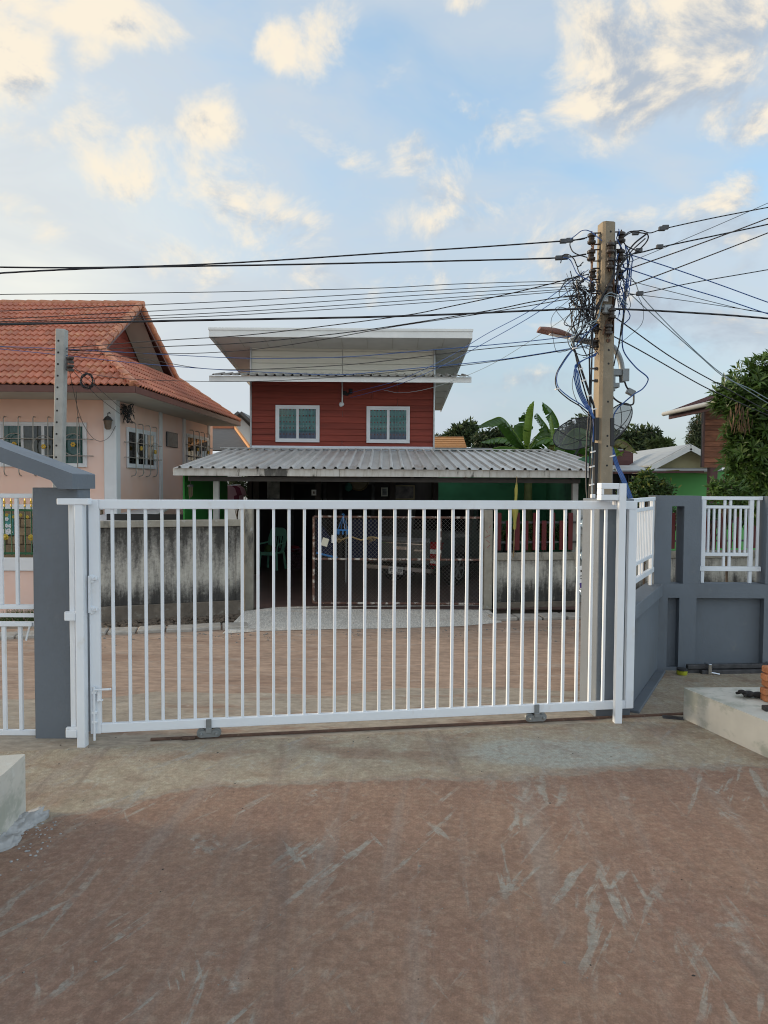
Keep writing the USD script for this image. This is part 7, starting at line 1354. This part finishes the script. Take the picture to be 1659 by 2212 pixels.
for k, (o, z, s0, s1) in enumerate(((-.04, .03, .0, 1.), (-.10, .028, .14, 1.), (-.06, .085, .02, 1.))): mb = MB(); mb.beam(a_ + (b_ - a_) * s0 + (0, o, z), a_ + (b_ - a_) * s1 + (0, o, z), .05, .05, b=.005); part(ts, 'tube', mb, 'dark_steel')
for s_ in (.21, .80): q = a_ + (b_ - a_) * s_; mb = MB(); mb.box(q[0] - .02, q[0] + .02, q[1] - .15, q[1] - .02, .01, .13, .006); mb.tube([q + (0.01, -.13, .03), q + (.10, -.17, .02)], .012, 6); part(ts, 'clamp', mb, 'chrome')
a_, b_ = G(1432, 1553), G(1477, 1557); mb = MB(); mb.beam(a_ + (0, 0, .012), b_ + (0, 0, .012), .03, .005); mb.beam(a_ + (0, .015, .022), b_ + (0, .015, .022), .005, .022); single('angle_iron', mb, 'dark_steel', 'short dark angle iron lying between the guide post and the slab', 'angle iron')
# plaster droppings at the foot of the left block, rubble at the stained wall, pebbles about the yard
rs = np.random.default_rng(17)
def stones(name, label, pts, r0, r1, m, flat=.5, z=.0):
    mb = MB(); ico = trimesh.creation.icosphere(0 if r1 < .012 else 1, 1.0)
    for p in pts: r = rs.uniform(r0, r1) * rs.uniform(.6, 1); v = ico.vertices * (1 + rs.uniform(-.25, .25, (len(ico.vertices), 1))) * r * np.array([rs.uniform(.7, 1.5), rs.uniform(.7, 1.3), flat]); mb.add(np.asarray(p) + v + (0, 0, z), ico.faces)
    return single(name, mb, m, label, 'rubble', kind='stuff')
pp = [G(60 + rs.normal() * 45, 1778 + abs(rs.normal()) * 40) for _ in range(110)]; pp = [p for p in pp if p[0] > -2.36]
stones('plaster_crumbs', 'pale plaster crumbs at the foot of the left block', [p * (1, 1, 0) + (0, 0, .01) for p in pp], .003, .012, 'plaster_splash')
mb = MB(); 
for k in range(26): t = rs.uniform(0, 1); c_ = np.array([-2.33 + .02 * rs.normal(), 4.52 - t * 1.0, .0]); mb.ball(c_, (.06 + .05 * rs.uniform(), .10, .02 + .035 * rs.uniform()), 3)
v, f = mb.get(); v = v + (meshkit.fbm(v * 30, 4)[:, None] - .5) * .07; mb = MB(); mb.add(v, f); single('mortar_fillet', mb, 'plaster_splash', 'rough pale mortar smeared along the foot of the left block', 'mortar', smooth=True)
pp = [np.array([rs.uniform(-3.2, 3.6), rs.uniform(1.7, 6.0), .008]) for _ in range(260)]; stones('pebbles', 'tiny pale pebbles scattered over the driveway', [p for p in pp if not (p[0] > 2.7 and p[1] < 6.6)], .003, .008, 'stone', .7)
pp = [np.array([rs.uniform(-3.2, 3.2), rs.uniform(1.7, 6.0), .008]) for _ in range(90)]; stones('dark_crumbs', 'tiny dark crumbs scattered over the driveway', [p for p in pp if not (p[0] > 2.6 and p[1] < 6.6)], .003, .009, 'dark_shade', .5)
rub = []
for k in range(520): t = rs.uniform(-.1, 1); c_ = wa + (wb - wa) * t + np.array([.25, -1, 0]) * rs.uniform(.08, .62); rub.append((c_[0], c_[1], .0))
stones('rubble', 'broken stones and soil lumps under the foot of the stained wall', rub, .010, .05, 'soil_lump', .6)
pp = [np.array([rs.uniform(-4.5, 4), 0, 0]) for _ in range(200)]; stones('road_grit', 'scattered small stones along the far edge of the road', [np.array([p[0], rd(p[0], 10.4) - abs(rs.normal()) * .35, .004]) for p in pp], .006, .02, 'stone', .6)
# grass and weeds at the far verge on the left
mat('grass_dark', (.045, .085, .02), .7, .3, 6, trans=.15); mb = MB()
for k in range(900):
    o = np.array([rs.uniform(-6.2, -4.75), rs.uniform(10.95, 11.5), -.02]); d = np.array([rs.normal() * .06, rs.normal() * .06, rs.uniform(.06, .20)]); s = unit((rs.normal(), rs.normal(), 0)) * .006; mb.add([o - s, o + s, o + d], [(0, 1, 2)])
single('grass', mb, 'grass_dark', 'dark grass along the foot of the pink plinth', 'grass', kind='stuff')
shrub('dark overgrown bushes behind the red pickets at the right', [fb(1480, 1115, 13.6, 60, 38), fb(1560, 1110, 13.6, 60, 40), fb(1630, 1115, 13.6, 60, 40), fb(1390, 1130, 13.4, 50, 30)], 2200, .10, 'leaf_shrub', 35, P(1530, 1250, 13.6) * (1, 1, 0))
shrub('dark low plants growing behind the red pickets near the concrete post', [fb(1110, 1150, 13.0, 40, 26), fb(1180, 1150, 13.0, 46, 26), fb(1240, 1150, 13.0, 36, 26)], 900, .09, 'leaf_shrub', 36, P(1170, 1250, 13.0) * (1, 1, 0))
